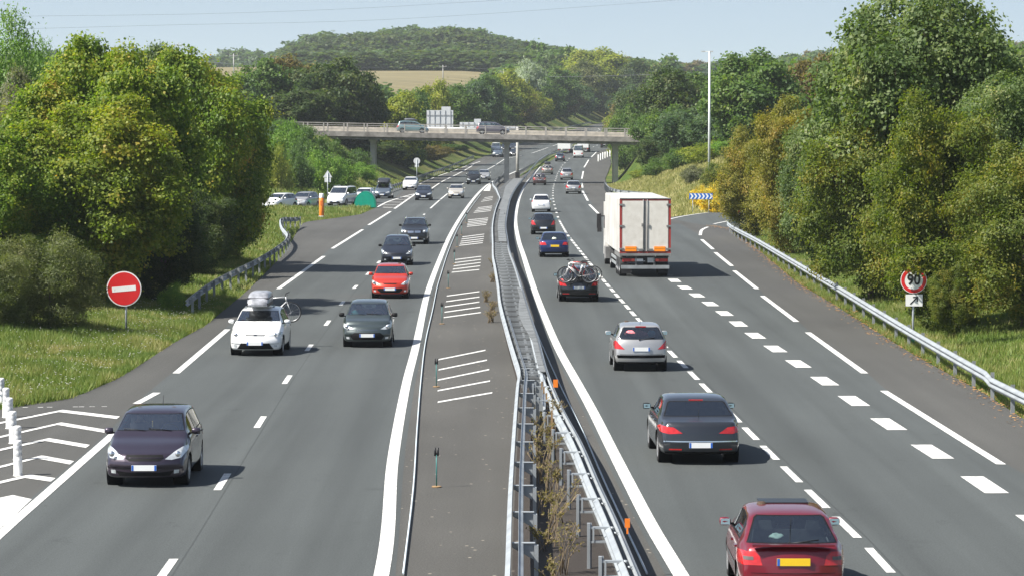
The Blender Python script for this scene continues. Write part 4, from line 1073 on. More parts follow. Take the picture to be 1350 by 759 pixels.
    # rear glass
    rz0 = {'sedan': 1.035, 'lift': .975, 'suv': 1.18, 'mpv': 1.13, 'van': 1.15, 'jeep': 1.2, 'cross': 1.10, 'bigvan': 1.4}.get(spec, .99); rz1 = H-(.105 if spec != 'sedan' else .11)
    if spec == 'lift': rz1 = H-.065
    hf = hw*.935-.27*.08-.10
    def rh(z): return hw*.935-c.tum*max(0, z-beltz(-L/2+.5))-.075
    n2 = 1
    pol = [(-rh(rz0), rz0), (rh(rz0), rz0), (rh(rz1)-.03, rz1-.03), (rh(rz1)-.08, rz1), (-rh(rz1)+.08, rz1), (-rh(rz1)+.03, rz1-.03)]
    w_ = carve(bm, 'front', pol, lambda c_, n_: n_.x < -.12 and c_.x < .1)
    inner = [(p[0]*.965, p[1]+(.014 if k < 2 else -.014)) for k, p in enumerate(pol)]
    g_ = carve(w_, 'front', inner, lambda c_, n_: True); rg_ = bm_obj(g_, 'rear_window', gl, t); bm_obj(w_, 'rear_window_seal', M_TRIM, t)
    # lamps
    hp = head_poly or [(.36, .60), (.60, .585), (.80, .64), (.84, .74), (.80, .785), (.62, .745), (.44, .68)]
    tp = tail_poly or [(.52, .68), (.80, .70), (.86, .80), (.86, .98), (.70, .99), (.62, .84)]
    if detail < 1: hp = [(hp[0][0], hp[0][1]), (hw*.98, min(p[1] for p in hp)), (hw*.98, max(p[1] for p in hp)), (hp[0][0]+.05, max(p[1] for p in hp))]
    for m_ in (1, -1):
        for (pp, nm, mt, pr) in ((hp, 'headlight', M_HEAD, lambda c_, n_: c_.x > L*.28 and (n_.x > .12 or n_.y*c_.y > .2)), (tp, 'tail_lamp', M_TAIL, lambda c_, n_: c_.x < -L*.33 and (n_.x < -.08 or n_.y*c_.y > .2))):
            q = [(y*m_, z_) for y, z_ in pp]
            pb = carve(bm, 'front', q, pr, remove=True, off=.006)
            if len(pb.faces) == 0: pb.free(); continue
            ob = bm_obj(pb, nm, mt, t)
            if nm == 'headlight' and detail > 1:
                cyy = sum(p[0] for p in q)/len(q); czz = sum(p[1] for p in q)/len(q); xx = max(v.co.x for v in ob.data.vertices)-.06
                bb = MB(); bb.lathe([(.0, .03), (.05, .025), (.062, .0)], 14, 'x', c=(xx, cyy, czz)); bb.build('reflector', M_CHROME, ob)
            if nm == 'tail_lamp' and detail > 1:
                cyy = sum(p[0] for p in q)/len(q); czz = sum(p[1] for p in q)/len(q)
                if feats and 'tail_smoke' in feats:
                    e = [(cyy-.075, czz-.025), (cyy+.075, czz-.025), (cyy+.08, czz+.03), (cyy-.07, czz+.03)]
                    src = bmesh.new(); src.from_mesh(ob.data); k_ = carve(src, 'front', e, lambda c_, n_: True, False, .004); bm_obj(k_, 'reversing_lamp', M_SMOKE, ob); src.free()
    # front and rear apertures
    def patch(nm, poly, sign, mat_, off=.004, mirror=False, remove=False):
        for m_ in ((1, -1) if mirror else (1,)):
            q = [(y*m_, z_) for y, z_ in poly]
            pb = carve(bm, 'front', q, (lambda c_, n_: c_.x > L*.3 and n_.x > .1) if sign > 0 else (lambda c_, n_: c_.x < -L*.33 and n_.x < -.05), remove, off)
            if len(pb.faces): bm_obj(pb, nm, mat_, t)
            else: pb.free()
            if nm == 'grille' and remove:
                b = MB(); zs = [p[1] for p in poly]; w_ = max(p[0] for p in poly); zc = (min(zs)+max(zs))/2; xg = skin_x2(c, zc, 1)
                P_ = [(c.pt_x(xg, y_)+.012, y_, zc) for y_ in np.linspace(-w_*.93, w_*.93, 9)]; b.tube(P_, .012, 6); b.build('grille_bar', color, t)
    def side_patch(nm, poly, mat_, off=.004):
        for sd in (1, -1):
            pb = carve(bm, 'side', poly, lambda c_, n_, sd=sd: c_.y*sd > hw*.5 and n_.y*sd > .3, False, off)
            if len(pb.faces): bm_obj(pb, nm, mat_, t)
            else: pb.free()
    if grille: 
        for gi, (gname, gp, gm) in enumerate(grille): patch(gname, gp, 1, gm, .004+.008*gi, remove=(gi == 0))
    elif detail > 0: patch('grille', [(-.30, .62), (.30, .62), (.33, .665), (-.33, .665)], 1, M_TRIM)
    patch('lower_intake', lower or [(-.50, .25), (.50, .25), (.56, .33), (.40, .40), (-.40, .40), (-.56, .33)], 1, M_TRIM)
    if detail > 1: patch('fog_lamp', [(.60, .30), (.70, .31), (.71, .38), (.61, .38)], 1, M_HEAD, .005, True)
    if bumper_dark: patch('rear_bumper_trim', bumper_dark, -1, M_TRIM, .006)
    patch('lower_rear_valance', [(-hw*.8, .20), (hw*.8, .20), (hw*.86, .31), (-hw*.86, .31)], -1, M_TRIM, .004)
    if detail > 1:
        # shut lines
        hz = float(c.T(L/2-.5))
        patch('tailgate_gap', [(-.66, .535), (.66, .535), (.66, .545), (-.66, .545)], -1, M_TRIM, .003)
        for xx in (cowl_x-.03, bp, xr_+.10):
            side_patch('door_gap', [(xx-.006, .30), (xx+.006, .30), (xx+.006, beltz(xx)+.01), (xx-.006, beltz(xx)+.01)], M_TRIM, .0025)
        side_patch('door_gap', [(xr_+.1, .295), (cowl_x-.03, .295), (cowl_x-.03, .307), (xr_+.1, .307)], M_TRIM, .0025)
        if moulding: side_patch('door_moulding', [(xr_+.12, .52), (cowl_x-.05, .50), (cowl_x-.05, .56), (xr_+.12, .58)], moulding, .008)
        if handles:
            for xx in (bp+.08, xr_+.18):
                for sd in (1, -1):
                    b = MB(); b.box((xx, sd*(hw*.985), beltz(xx)-.10), (.17, .035, .03)); b.build('door_handle', color if not (feats and 'dark_handles' in feats) else M_TRIM, t)
    if feats and 'chrome_tail' in feats: patch('chrome_strip', [(-hw*.88, .525), (hw*.88, .525), (hw*.88, .55), (-hw*.88, .55)], -1, M_CHROME, .008)
    if feats and 'rear_reflectors' in feats: patch('rear_reflector', [(.42, .345), (.70, .345), (.70, .375), (.42, .375)], -1, M_TAIL, .006, True)
    if feats and 'high_brake' in feats:
        b = MB(); xz = None
        for x in np.linspace(-L/2, 0, 200):
            if c.T(x) > H-.085: xz = x; break
        b.box((xz-.02, 0, H-.09), (.05, .32, .03)); b.build('high_brake_lamp', M_TAIL, t)
    if feats and 'spoiler' in feats:
        b = MB(); b.box((-L/2+.08, 0, .975), (.14, hw*1.5, .03)); b.build('spoiler', color, t)
    # wheel wells, wheels, floor, cabin
    for xw in (xfw, xrw):
        for sd in (1, -1):
            y1, y0 = sd*(hw-.035), sd*(hw-.34)
            b = MB(); b.lathe([(wr*1.17, y1), (wr*1.17, y0), (0, y0)], 16, 'y', c=(xw, 0, wr+.005)); b.build('wheel_arch', M_TRIM, t)
            build_wheel(t, xw, sd*(hw-.13), wr, sd, wheels, detail < 1)
    bo = bm_obj(bm, 'body', color, t)
    b = MB(); b.box((0, 0, .24+S*.3), (L*.82, W*.70, .10)); b.build('underbody', M_TRIM, t)
    bl = beltz(0)
    b = MB(); b.box(((cowl_x-L/2+.35)/2, 0, (bl-.14+.35)/2), (cowl_x+L/2-.55, W*.84, bl-.14-.35)); b.build('interior', M_INT, t)
    seats = [(cowl_x-1.30, .36), (cowl_x-1.30, -.36)]
    for (sx, sy) in seats:
        b = MB(); M = Matrix.Rotation(-.25, 3, 'Y')
        b.box((sx, sy, bl+.02), (.14, .48, .52), mat=M.to_4x4(), taper=.85); b.build('seat', M_SEAT, t)
        b = MB(); b.box((sx-.10, sy, bl+.32), (.10, .26, .17), taper=.8); b.build('headrest', M_SEAT, t)
    if detail > 1:
        b = MB(); b.box((cowl_x-2.15, 0, bl-.02), (.16, W*.72, .42), taper=.9); b.build('rear_bench', M_SEAT, t)
        for sy in (.38, -.38):
            b = MB(); b.box((cowl_x-2.22, sy, bl+.26), (.09, .24, .14), taper=.8); b.build('headrest', M_SEAT, t)
        b = MB(); 
        pts = [(cowl_x-.62+.06*math.cos(a), .36+.18*math.sin(a), bl+.04+.17*math.cos(a)) for a in np.linspace(0, 2*math.pi, 17)]
        b.tube(pts, .014, 6, cap=False); b.build('steering_wheel', M_BLACK, t)
        b = MB(); b.box((cowl_x-.95, 0, H-.22), (.03, .22, .07)); b.build('interior_mirror', M_BLACK, t)
    # number plates
    for sign, kind, zz in ((1, plate_f, .43), (-1, plate_r, feats.get('plate_z', .70) if isinstance(feats, dict) else .70)):
        if kind is None: continue
        xx = skin_x2(c, zz, sign)
        b = MB(); b.box((xx+sign*.02, 0, zz), (.02, .52, .115)); o = b.build('number_plate', M_PLATEY if kind == 'y' else M_PLATE, t)
        if detail > 0:
            for e in (-1, 1) if kind == 'w' else ((1,) if sign < 0 else (-1,)):
                b = MB(); b.box((xx+sign*.0312, e*.236, zz), (.002, .042, .112)); b.build('blue_band', M_PBLUE, o)
    # mirrors
    for sd in (1, -1):
        xm = cowl_x-.38; zm = beltz(xm)+.10
        b = MB(); b.smooth = True
        prof = [(0, -.10), (.05, -.095), (.085, -.05), (.09, .02), (.08, .09), (.0, .10)]
        b.lathe([(r_, h_) for r_, h_ in prof], 12, 'y'); o = b.build('door_mirror', color if not (feats and 'dark_mirrors' in feats) else M_TRIM, t)
        o.location = (xm, sd*(hw+.045), zm); o.scale = (.65, .95, .8)
        if detail > 0:
            b = MB(); b.box((-.075, 0, 0), (.02, .16, .12)); b.build('mirror_glass', M_MIRR, o)
            b = MB(); b.box((.03, -sd*.11, -.05), (.06, .10, .04)); b.build('mirror_arm', M_TRIM, o)
    if rails:
        for sd in (1, -1):
            b = MB(); P = [(x, sd*(hw*.935-c.tum*(H-bl)-.07), float(c.T(x))+.05) for x in np.linspace(-L/2+.55, cowl_x-.95, 8)]
            P[0] = (P[0][0], P[0][1], P[0][2]-.06); P[-1] = (P[-1][0], P[-1][1], P[-1][2]-.06); b.tube(P, .022, 8); b.build('roof_rail', rails, t)
    if sunroof:
        b = MB(); xs_ = np.linspace(-.25, .45, 2); b.box((.08, 0, H+.006), (.55, .80, .016)); b.build('sunroof', M_SUNROOF, t)
    if detail > 1:
        b = MB(); xx = -L/2+.65; b.tube([(xx, 0, float(c.T(xx))), (xx-.10, 0, float(c.T(xx))+.17)], .006, 5); b.build('aerial', M_BLACK, t)
        if front:
            b = MB(); tz_ = lambda x_: (x_, float(c.T(x_))+.012)
            for ya_, yb_ in ((.45, -.05), (-.1, -.58)):
                (xa_, za_), (xb_, zb_) = tz_(cowl_x-.06), tz_(cowl_x-.13); b.tube([(xa_, ya_, za_), (xb_, yb_, zb_)], .008, 5); b.build('wiper', M_BLACK, t)
        elif spec != 'sedan':
            xr0 = skin_x2(c, rz0+.02, -1)
            b = MB(); b.tube([(xr0-.03, .05, rz0+.0), (xr0+.02, -.42, rz0+.05)], .010, 5); b.cyl((xr0-.045, .05, rz0), .025, .04, 8, axis='x'); b.build('rear_wiper', M_BLACK, t)
        b = MB(); b.tube([(-L/2+.2, -.48, .24), (-L/2-.02, -.48, .235)], .03, 8); b.build('exhaust', M_TRIM, t)
    t['_L'] = L; t['_cx'] = float(cowl_x); t['_bl'] = float(bl)
    return t, c
def skin_x2(c, z, sign):
    """x of the centre-line skin at height z"""
    xs = c.xs[c.xs > 0][::-1] if sign > 0 else c.xs[c.xs < 0]
    for x in xs:
        if c.T(x) >= z and c.S(x) <= z: return float(x)
    return sign*c.L/2
# ------------------------------------------------------------------ loads: boxes and bicycles
M_FRAMEW = pmat('bike_white', (.7, .7, .7), .3, .2, .5); M_FRAMER = pmat('bike_red', (.5, .03, .02), .3, .2, .5); M_FRAMEB = pmat('bike_black', (.03, .03, .035), .35, .2, .5)
def bicycle(label, loc, rz, fm, tilt=0., group=None, scale=1.):
    t = thing('bicycle', label, 'bicycle', loc, rz, group); t.rotation_euler = (tilt, 0, rz); t.scale = (scale,)*3
    for xw in (-.52, .52):
        b = MB(); n = 28; rr = .335
        ring = [(xw+rr*math.cos(a), 0, rr+rr*math.sin(a)) for a in np.linspace(0, 2*math.pi, n+1)]
        b.tube(ring, .019, 6, cap=False); o = b.build('wheel', M_TYRE, t)
        b = MB(); ring = [(xw+.305*math.cos(a), 0, rr+.305*math.sin(a)) for a in np.linspace(0, 2*math.pi, n+1)]
        b.tube(ring, .010, 5, cap=False)
        for k in range(14):
            a = 2*math.pi*k/14; b.tube([(xw+.03*math.cos(a+.5), .012*(-1)**k, rr+.03*math.sin(a+.5)), (xw+.30*math.cos(a), 0, rr+.30*math.sin(a))], .0022, 3, cap=False)
        b.cyl((xw, -.04, rr), .022, .08, 8, axis='y'); b.build('rim', M_RIM, o)
    b = MB(); F = dict(bb=(-.06, 0, .28), st=(-.22, 0, .80), ht=(.34, 0, .86), hb=(.37, 0, .70), ra=(-.52, 0, .335), fa=(.52, 0, .335))
    for p, q, r_ in (('bb', 'st', .018), ('st', 'ht', .018), ('bb', 'hb', .022), ('bb', 'ra', .012), ('st', 'ra', .010), ('hb', 'fa', .016), ('ht', 'hb', .022)): b.tube([F[p], F[q]], r_, 8)
    b.build('frame', fm, t)
    b = MB(); b.box((-.26, 0, .90), (.26, .13, .05), taper=.7); b.tube([(-.22, 0, .8), (-.24, 0, .88)], .014, 6); b.build('saddle', M_BLACK, t)
    b = MB(); b.tube([(.44, -.29, .98), (.36, -.1, .97), (.33, 0, .95), (.36, .1, .97), (.44, .29, .98)], .013, 6); b.tube([(.34, 0, .86), (.33, 0, .95)], .014, 6); b.build('handlebar', M_BLACK, t)
    b = MB(); b.lathe([(.0, -.01), (.09, -.01), (.09, .01), (0, .01)], 14, 'y', c=(-.06, -.03, .28)); b.box((-.06, -.07, .12), (.03, .02, .17)); b.box((-.06, .07, .44), (.03, .02, .17)); b.build('crank', M_BLACK, t)
    return t
def car_point(car, x, y, z):
    a = car.rotation_euler.z; s = car.scale[0]
    return (car.location.x+(x*math.cos(a)-y*math.sin(a))*s, car.location.y+(x*math.sin(a)+y*math.cos(a))*s, car.location.z+z*s)
def roof_box(label, car, H, mat, x=0., y=0., w=.75, l=1.7, h=.36):
    t = thing('roof_box', label, 'roof box', car_point(car, x, y, H+.07), car.rotation_euler.z)
    prof = [(l/2, .02), (l/2-.04, .0), (-l/2, .0), (-l/2, h*.8), (-l/2+.08, h*.95), (-l/2+.3, h), (.1, h), (l/2-.45, h*.85), (l/2-.12, h*.45), (l/2, h*.18)]
    b = MB(); n = len(prof); 
    b.smooth = True
    secs = [(-w/2, .80, .93), (-w/2+.05, .93, .98), (-w/2+.16, 1, 1), (w/2-.16, 1, 1), (w/2-.05, .93, .98), (w/2, .80, .93)]
    vs_ = [(px_*sx, yy, pz*sz) for yy, sz, sx in secs for px_, pz in prof]
    fs_ = [[i*n+j, i*n+(j+1) % n, (i+1)*n+(j+1) % n, (i+1)*n+j] for i in range(len(secs)-1) for j in range(n)]
    b.add(vs_, fs_+[list(range(n)), [len(secs)*n-n+j for j in range(n)]]); b.build('lid', mat, t)
    b = MB(); b.box((-.01, 0, h*.12), (l*.97, w*1.02, h*.22)); b.box((-.02, 0, h*.55), (l*.8, w*1.012, .035)); b.build('lower_tray', M_BLACK, t)
    b = MB()
    for xx in (-l*.28, l*.25): b.box((xx, 0, -.03), (.06, w*1.25, .03)); b.box((xx, w*.6, -.055), (.08, .05, .06)); b.box((xx, -w*.6, -.055), (.08, .05, .06))
    b.build('cross_bar', M_GALV, t); return t

def hd(f, Y, rev):
    """heading along a lane; rev = towards the camera"""
    a = math.atan2(float(f(Y+6))-float(f(Y-6)), 12.0)
    return -a+(math.pi if rev else 0)
def at(px, py): return G(px, py)
CARS = {}
def car(key, px, py, rev, half, *a, fl=None, dx=0, **k):
    """px, py: centre of the end that faces us, on the road"""
    py += (py-167)*.016*(py > 280)
    x, y = G(px, py); L = SPEC[k['spec']]['L']*k.get('scale', 1.)
    f = fl or (fInL if rev else fInR)
    h = hd(f, y, rev)+dx; d = L/2
    ang = -(h-(math.pi if rev else 0))
    X, Y = x+math.sin(ang)*d, y+math.cos(ang)*d
    t, c = make_car('car' if 'nm' not in k else k.pop('nm'), *a, X=X, Y=Y, head=h, front=rev, **k)
    CARS[key] = (t, c); return t

P_PURPLE = paint('plum', (.036, .026, .042), .45, .30); P_WHITE = paint('white', (.78, .79, .79), 0, .3); P_GREYG = paint('slate_green', (.050, .066, .068), .4)
P_ORED = paint('orange_red', (.52, .035, .014), .3); P_INK = paint('ink_blue', (.018, .022, .034), .35); P_BLACK = paint('black', (.012, .013, .016), .25)
P_SILV = paint('silver', (.42, .42, .42), .55, .33); P_NAVY = paint('navy', (.010, .026, .110), .4); P_WINE = paint('wine', (.18, .008, .018), .35); P_CCGREY = paint('dark_graphite', (.030, .034, .042), .45, .3)
P_GREY = paint('mid_grey', (.16, .17, .185), .5); P_BEIGE = paint('pale_beige', (.50, .47, .42), .35); P_TEAL = paint('pale_teal', (.20, .32, .34), .45); P_BRONZE = paint('bronze', (.16, .10, .10), .4); P_BLUEGR = paint('blue_grey', (.11, .14, .18), .45); P_TAUPE = paint('violet_grey', (.13, .12, .15), .45)
hatch_head = [(.40, .605), (.56, .58), (.74, .60), (.845, .68), (.855, .76), (.80, .80), (.66, .76), (.50, .68)]
D2, D1, D0 = 2, 1, 0
# -- towards the camera
car('plum', 190, 636, True, 0, 'dark plum five-door hatchback in the left foreground driving towards the camera', 'car', spec='hatch', color=P_PURPLE, fl=fDivL, dx=-.022, head_poly=[(.42, .60), (.56, .585), (.74, .62), (.84, .74), (.85, .83), (.78, .835), (.62, .75)],
    grille=[('grille', [(-.32, .565), (.32, .565), (.40, .62), (.38, .69), (-.38, .69), (-.40, .62)], M_TRIM)], lower=[(-.52, .26), (.52, .26), (.60, .36), (.30, .33), (-.30, .33), (-.60, .36)], feats={'dark_bumper': 1}, plate_r='w')
tc_ = car('white', 336, 465, True, 0, 'white five-door hatchback with a loaded roof box and a bicycle behind', 'car', spec='hatch', color=P_WHITE, fl=fDivL, dx=-.03, head_poly=[(.44, .66), (.60, .655), (.80, .69), (.85, .76), (.80, .775), (.60, .72), (.46, .695)],
    grille=[('grille', [(-.30, .665), (.30, .665), (.34, .70), (-.34, .70)], M_TRIM), ('badge', [(-.05, .66), (.05, .66), (.05, .71), (-.05, .71)], M_CHROME)], lower=[(-.60, .24), (.60, .24), (.46, .44), (-.46, .44)], wheels=1)
car('slate', 484, 454, True, 0, 'rounded slate-grey small hatchback following in the left middle lane', 'car', spec='round', color=P_GREYG, fl=fDivL, head_poly=[(.44, .64), (.60, .62), (.78, .66), (.85, .76), (.84, .83), (.74, .80), (.56, .70)],
    grille=[('grille', [(-.34, .60), (.34, .60), (.34, .625), (-.34, .625)], M_CHROME)], lower=[(-.48, .28), (.48, .28), (.58, .40), (.44, .52), (-.44, .52), (-.58, .40)], feats={'dark_mirrors': 1}, wheels=1)
car('orange', 514, 390.5, True, 0, 'bright orange-red small hatchback between two darker cars', 'car', spec='small', color=P_ORED, fl=fDivL, head_poly=[(.46, .62), (.60, .60), (.74, .64), (.82, .74), (.82, .82), (.72, .78), (.56, .70)],
    grille=[('grille', [(-.26, .64), (.26, .64), (.34, .685), (-.34, .685)], M_TRIM)], lower=[(-.40, .27), (.40, .27), (.56, .40), (.50, .46), (-.50, .46), (-.56, .40)], wheels=1)
car('inkmpv', 523, 347.5, True, 0, 'ink-blue people carrier with white headlights behind the orange-red car', 'car', spec='mpv', color=P_INK, fl=fDivL, dx=.02, scale=.96, head_poly=[(.50, .66), (.64, .64), (.80, .68), (.87, .80), (.87, .88), (.78, .86), (.62, .74)], feats={'dark_mirrors': 1})
car('darksuv', 546, 320, True, 0, 'dark off-road car with silver roof rails and twin grille behind the ink-blue people carrier', 'car', spec='suv', color=P_BLACK, fl=fDivL, rails=M_CHROME, scale=.97, head_poly=[(.56, .78), (.84, .80), (.88, .95), (.58, .93)],
    grille=[('grille', [(-.42, .76), (-.03, .76), (-.03, .90), (-.42, .90)], M_CHROME), ('grille', [(.03, .76), (.42, .76), (.42, .90), (.03, .90)], M_CHROME)], feats={'dark_mirrors': 1})
car('blackhatch', 558, 264.5, True, 0, 'small black hatchback on the left lane before the striped gore', 'car', spec='hatch', color=P_INK, fl=fDivL, detail=D1)
car('beige', 601, 262, True, 0, 'pale beige small hatchback beside the thick white median line', 'car', spec='small', color=P_BEIGE, fl=fInL, detail=D1)
car('black4x4', 624, 243.5, True, 0, 'boxy black off-roader under the bridge shadow', 'car', spec='jeep', color=P_BLACK, fl=fInL, detail=D1)
car('silver2', 637.5, 238, True, 0, 'silver estate car just behind the boxy black off-roader', 'car', spec='hatch', color=P_SILV, fl=fInL, detail=D1)
car('captur', 540, 251, True, 0, 'white crossover with a black roof entering the left slip road', 'car', spec='cross', color=P_WHITE, fl=fY([tuple(p[:2]) for p in RAMP_L[:25]]), detail=D1, feats={'dark_mirrors': 1})
rb_ = car('rampbox', 503.5, 262, True, 0, 'dark blue-grey car with a black roof box on the slip road behind the green marker', 'car', spec='mpv', color=P_BLUEGR, fl=fY([tuple(p[:2]) for p in RAMP_L[:30]]), detail=D1, scale=.97)
car('rampwhite', 476, 268.5, True, 0, 'white hatchback hidden behind the green marker on the slip road', 'car', spec='hatch', color=P_WHITE, fl=fY([tuple(p[:2]) for p in RAMP_L[:30]]), detail=D1)
car('rampvan', 441, 271.5, True, 0, 'white compact van with roof bars queuing on the slip road right of the orange post', 'van', spec='van', nm='van', color=P_WHITE, fl=fY([tuple(p[:2]) for p in RAMP_L[:40]]), dx=-.1, detail=D1, rails=M_GALV)
car('rampsilver', 391, 275.5, True, 0, 'silver hatchback in the slip road queue left of the orange post', 'car', spec='round', color=P_SILV, fl=fInL, dx=-.30, detail=D1)
car('rampestate', 353, 277, True, 0, 'white estate car at the head of the slip road queue, beside the tree', 'car', spec='hatch', color=P_WHITE, fl=fInL, dx=-.45, detail=D1, pillar=.2)
car('farsuv', 655.3, 207.6, True, 0, 'silver off-road car coming down left of the middle bridge pier', 'car', spec='suv', color=P_BLUEGR, fl=fInL, detail=D0)
car('fardark', 677, 206.5, True, 0, 'small black car between the middle pier and the gantry pole', 'car', spec='small', color=P_BLACK, fl=fInL, detail=D0)
car('farvan', 653, 200.5, True, 0, 'white van just behind the silver off-road car beneath the bridge', 'van', spec='van', nm='van', color=P_WHITE, fl=fInL, detail=D0)
car('fardark2', 664.5, 199.5, True, 0, 'dark car half hidden behind the middle bridge pier', 'car', spec='hatch', color=P_BLACK, fl=fInL, detail=D0)
car('fargrey', 676, 199, True, 0, 'dark grey car just behind the small black car beside the gantry pole', 'car', spec='hatch', color=P_CCGREY, fl=fInL, detail=D0)
car('farwhite', 707.5, 195, True, 0, 'white car under the bridge deck left of the weedy reservation', 'car', spec='hatch', color=P_WHITE, fl=fInL, detail=D0)
car('vfar', 764, 171.5, True, 0, 'distant grey car above the bridge railing, first of two', 'car', spec='hatch', color=P_TEAL, fl=fInL, detail=D0)
car('vfar2', 793, 167.3, True, 0, 'most distant dark car at the crest of the motorway', 'car', spec='mpv', color=P_NAVY, fl=fInL, detail=D0)
# -- away from the camera
car('wine', 1046, 791, False, 0, 'wine-red liftback with sunroof and yellow plate at the bottom right', 'car', spec='lift', color=P_WINE, fl=fDivR, dx=.0, sunroof=True, plate_r='y', feats={'spoiler': 1, 'tail_smoke': 1, 'plate_z': .72}, moulding=M_CHROME, handles=True,
    tail_poly=[(.48, .66), (.84, .66), (.855, .74), (.855, .86), (.60, .87), (.52, .80)])
car('graphite', 924, 606.5, False, 0, 'graphite four-door saloon with a chrome strip across its tail', 'car', spec='sedan', color=P_CCGREY, fl=fDivR, glass=glass_mat('grey_glass', (.16, .18, .21), .14), plate_r='w', feats={'chrome_tail': 1, 'rear_reflectors': 1, 'high_brake': 1, 'plate_z': .455, 'dark_mirrors': 1},
    tail_poly=[(.40, .715), (.70, .70), (.88, .74), (.92, .82), (.86, .87), (.60, .845)], wheels=2)
car('silver206', 845.5, 485, False, 0, 'silver rounded small hatchback with pink things on its rear shelf', 'car', spec='small', color=P_SILV, fl=fDivR, feats={'high_brake': 1, 'plate_z': .70}, bumper_dark=[(-.72, .43), (.72, .43), (.74, .52), (-.74, .52)],
    tail_poly=[(.50, .69), (.80, .71), (.84, .90), (.76, .955), (.62, .80)])
bk_ = car('bikecar', 763.5, 394.5, False, 0, 'black hatchback carrying three bicycles on its tailgate', 'car', spec='hatch', color=P_BLACK, fl=fDivR, feats={'rear_reflectors': 1, 'plate_z': .62, 'dark_mirrors': 1})
car('navy', 731, 337, False, 0, 'navy blue saloon with a pale parcel in the window and a yellow plate', 'car', spec='lift', color=P_NAVY, fl=fDivR, dx=0., plate_r='y', scale=1.02, feats={'plate_z': .66, 'dark_mirrors': 1},
    tail_poly=[(.44, .70), (.84, .70), (.86, .86), (.52, .86)])
car('blackgolf', 716.5, 307.5, False, 0, 'black rounded hatchback between the navy saloon and a white car', 'car', spec='hatch', color=P_BLACK, fl=fDivR, plate_r='w', feats={'plate_z': .48})
car('whitempv', 713.5, 280, False, 0, 'white compact car with high red lamps behind the black rounded hatchback', 'car', spec='mpv', color=P_WHITE, fl=fInR, detail=D1, scale=.94, tail_poly=[(.74, .95), (.90, .95), (.90, 1.12), (.78, 1.12)])
car('silvr', 756, 256, False, 0, 'silver hatchback alone on the right lane before the white truck', 'car', spec='hatch', color=P_SILV, fl=fInR, detail=D1)
car('silvmpv', 747, 237.5, False, 0, 'tall silver-violet people carrier below the bridge on the right carriageway', 'car', spec='mpv', color=P_TAUPE if False else P_SILV, fl=fInR, detail=D1)
b1_ = car('bikes2', 711.3, 244.5, False, 0, 'bronze-grey hatchback with bicycles on its tail in the bridge shadow', 'car', spec='hatch', color=P_BRONZE, fl=fInR, detail=D1)
b2_ = car('bikes3', 721.5, 230.5, False, 0, 'pale bronze car with dark roof luggage just ahead of the bronze-grey one', 'car', spec='hatch', color=P_BEIGE, fl=fInR, detail=D1)
car('grey3', 738, 213.3, False, 0, 'grey-blue car beneath the bridge deck on the right carriageway', 'car', spec='hatch', color=P_BLUEGR, fl=fInR, detail=D0)
car('rvan', 762.3, 208.5, False, 0, 'white square van under the bridge deck, nearer than the white lorry', 'van', spec='bigvan', nm='van', color=P_WHITE, fl=fInR, detail=D0, scale=.95)
car('rdark', 797, 196, False, 0, 'dark van passing beside the right bridge pier', 'van', spec='van', nm='van', color=P_CCGREY, fl=fInR, detail=D0)
car('rsmall', 706, 199.5, False, 0, 'tiny dark car far off beside the weedy reservation', 'car', spec='hatch', color=P_BLACK, fl=fInL, detail=D0) if False else None
# -- on the bridge
def bridge_car(key, px, label, **k):
    x = (px-675)/FOC*401.6
    t, c = make_car('car', label, 'car', X=x, Y=401.6, head=-math.pi/2, z=deckz(x)+.372, tilt=.02, detail=D1, **k); CARS[key] = (t, c); return t
bc_ = bridge_car('teal', 544, 'pale teal people carrier with a grey roof box on the bridge', spec='mpv', color=P_TEAL, scale=.96)
bridge_car('taupe', 649.5, 'violet-grey people carrier on the bridge right of the teal one', spec='mpv', color=P_TAUPE)

# loads
M_BOXG = pmat('roof_box_grey', (.12, .13, .15), .4); M_BOXD = pmat('roof_box_dark', (.03, .035, .045), .35)
roof_box('striped pale grey roof box on the white hatchback', tc_, 1.50, pmat('roof_box_pale', (.36, .37, .40), .35, .1, .4, var=.5, scale=5), x=.05, y=-.02+.0, w=.70, l=1.8, h=.46)
roof_box('grey roof box on the teal car on the bridge', bc_, 1.66*.96, M_BOXG, x=-.2, w=.75, l=1.7, h=.33)
roof_box('dark roof box on the blue-grey car in the slip road', rb_, 1.66*.97, M_BOXD, w=1.2, l=1.8, h=.48)
roof_box('dark luggage box on the pale bronze car', b2_, 1.5, M_BOXD, w=.9, l=1.4, h=.4)
def rear_bike(label, carv, off, zz, yy, fm, tilt=0., scale=1.):
    L = carv['_L']; p = car_point(carv, -L/2-.16-off, yy, zz)
    return bicycle(label, p, carv.rotation_euler.z+math.pi/2, fm, tilt, scale=scale)
rear_bike('pale bicycle carried behind the white hatchback, sticking out to one side', tc_, .0, .86, .30, M_FRAMEW, .10)
bg_ = 'bicycles on the tailgate of the black hatchback'
rear_bike('white-framed bicycle nearest the black hatchback tailgate', bk_, .0, .86, .05, M_FRAMEW)
rear_bike('red-framed bicycle in the middle of the load on the black hatchback', bk_, .10, .88, -.10, M_FRAMER)
rear_bike('outermost pale bicycle of the load on the black hatchback', bk_, .20, .84, .10, M_FRAMEW)
rear_bike('silver bicycle on the tail of the bronze-grey car', b1_, .05, .62, .0, M_FRAMEW, scale=.95)
rear_bike('white bicycle on the tail of the pale bronze car', b2_, .05, .6, .0, M_FRAMEW, scale=.95)
rk = MB()
for s in (-.4, .4): rk.box((-.02, s, .1), (.66, .03, .03)); rk.box((.18, s, .45), (.03, .03, .75))
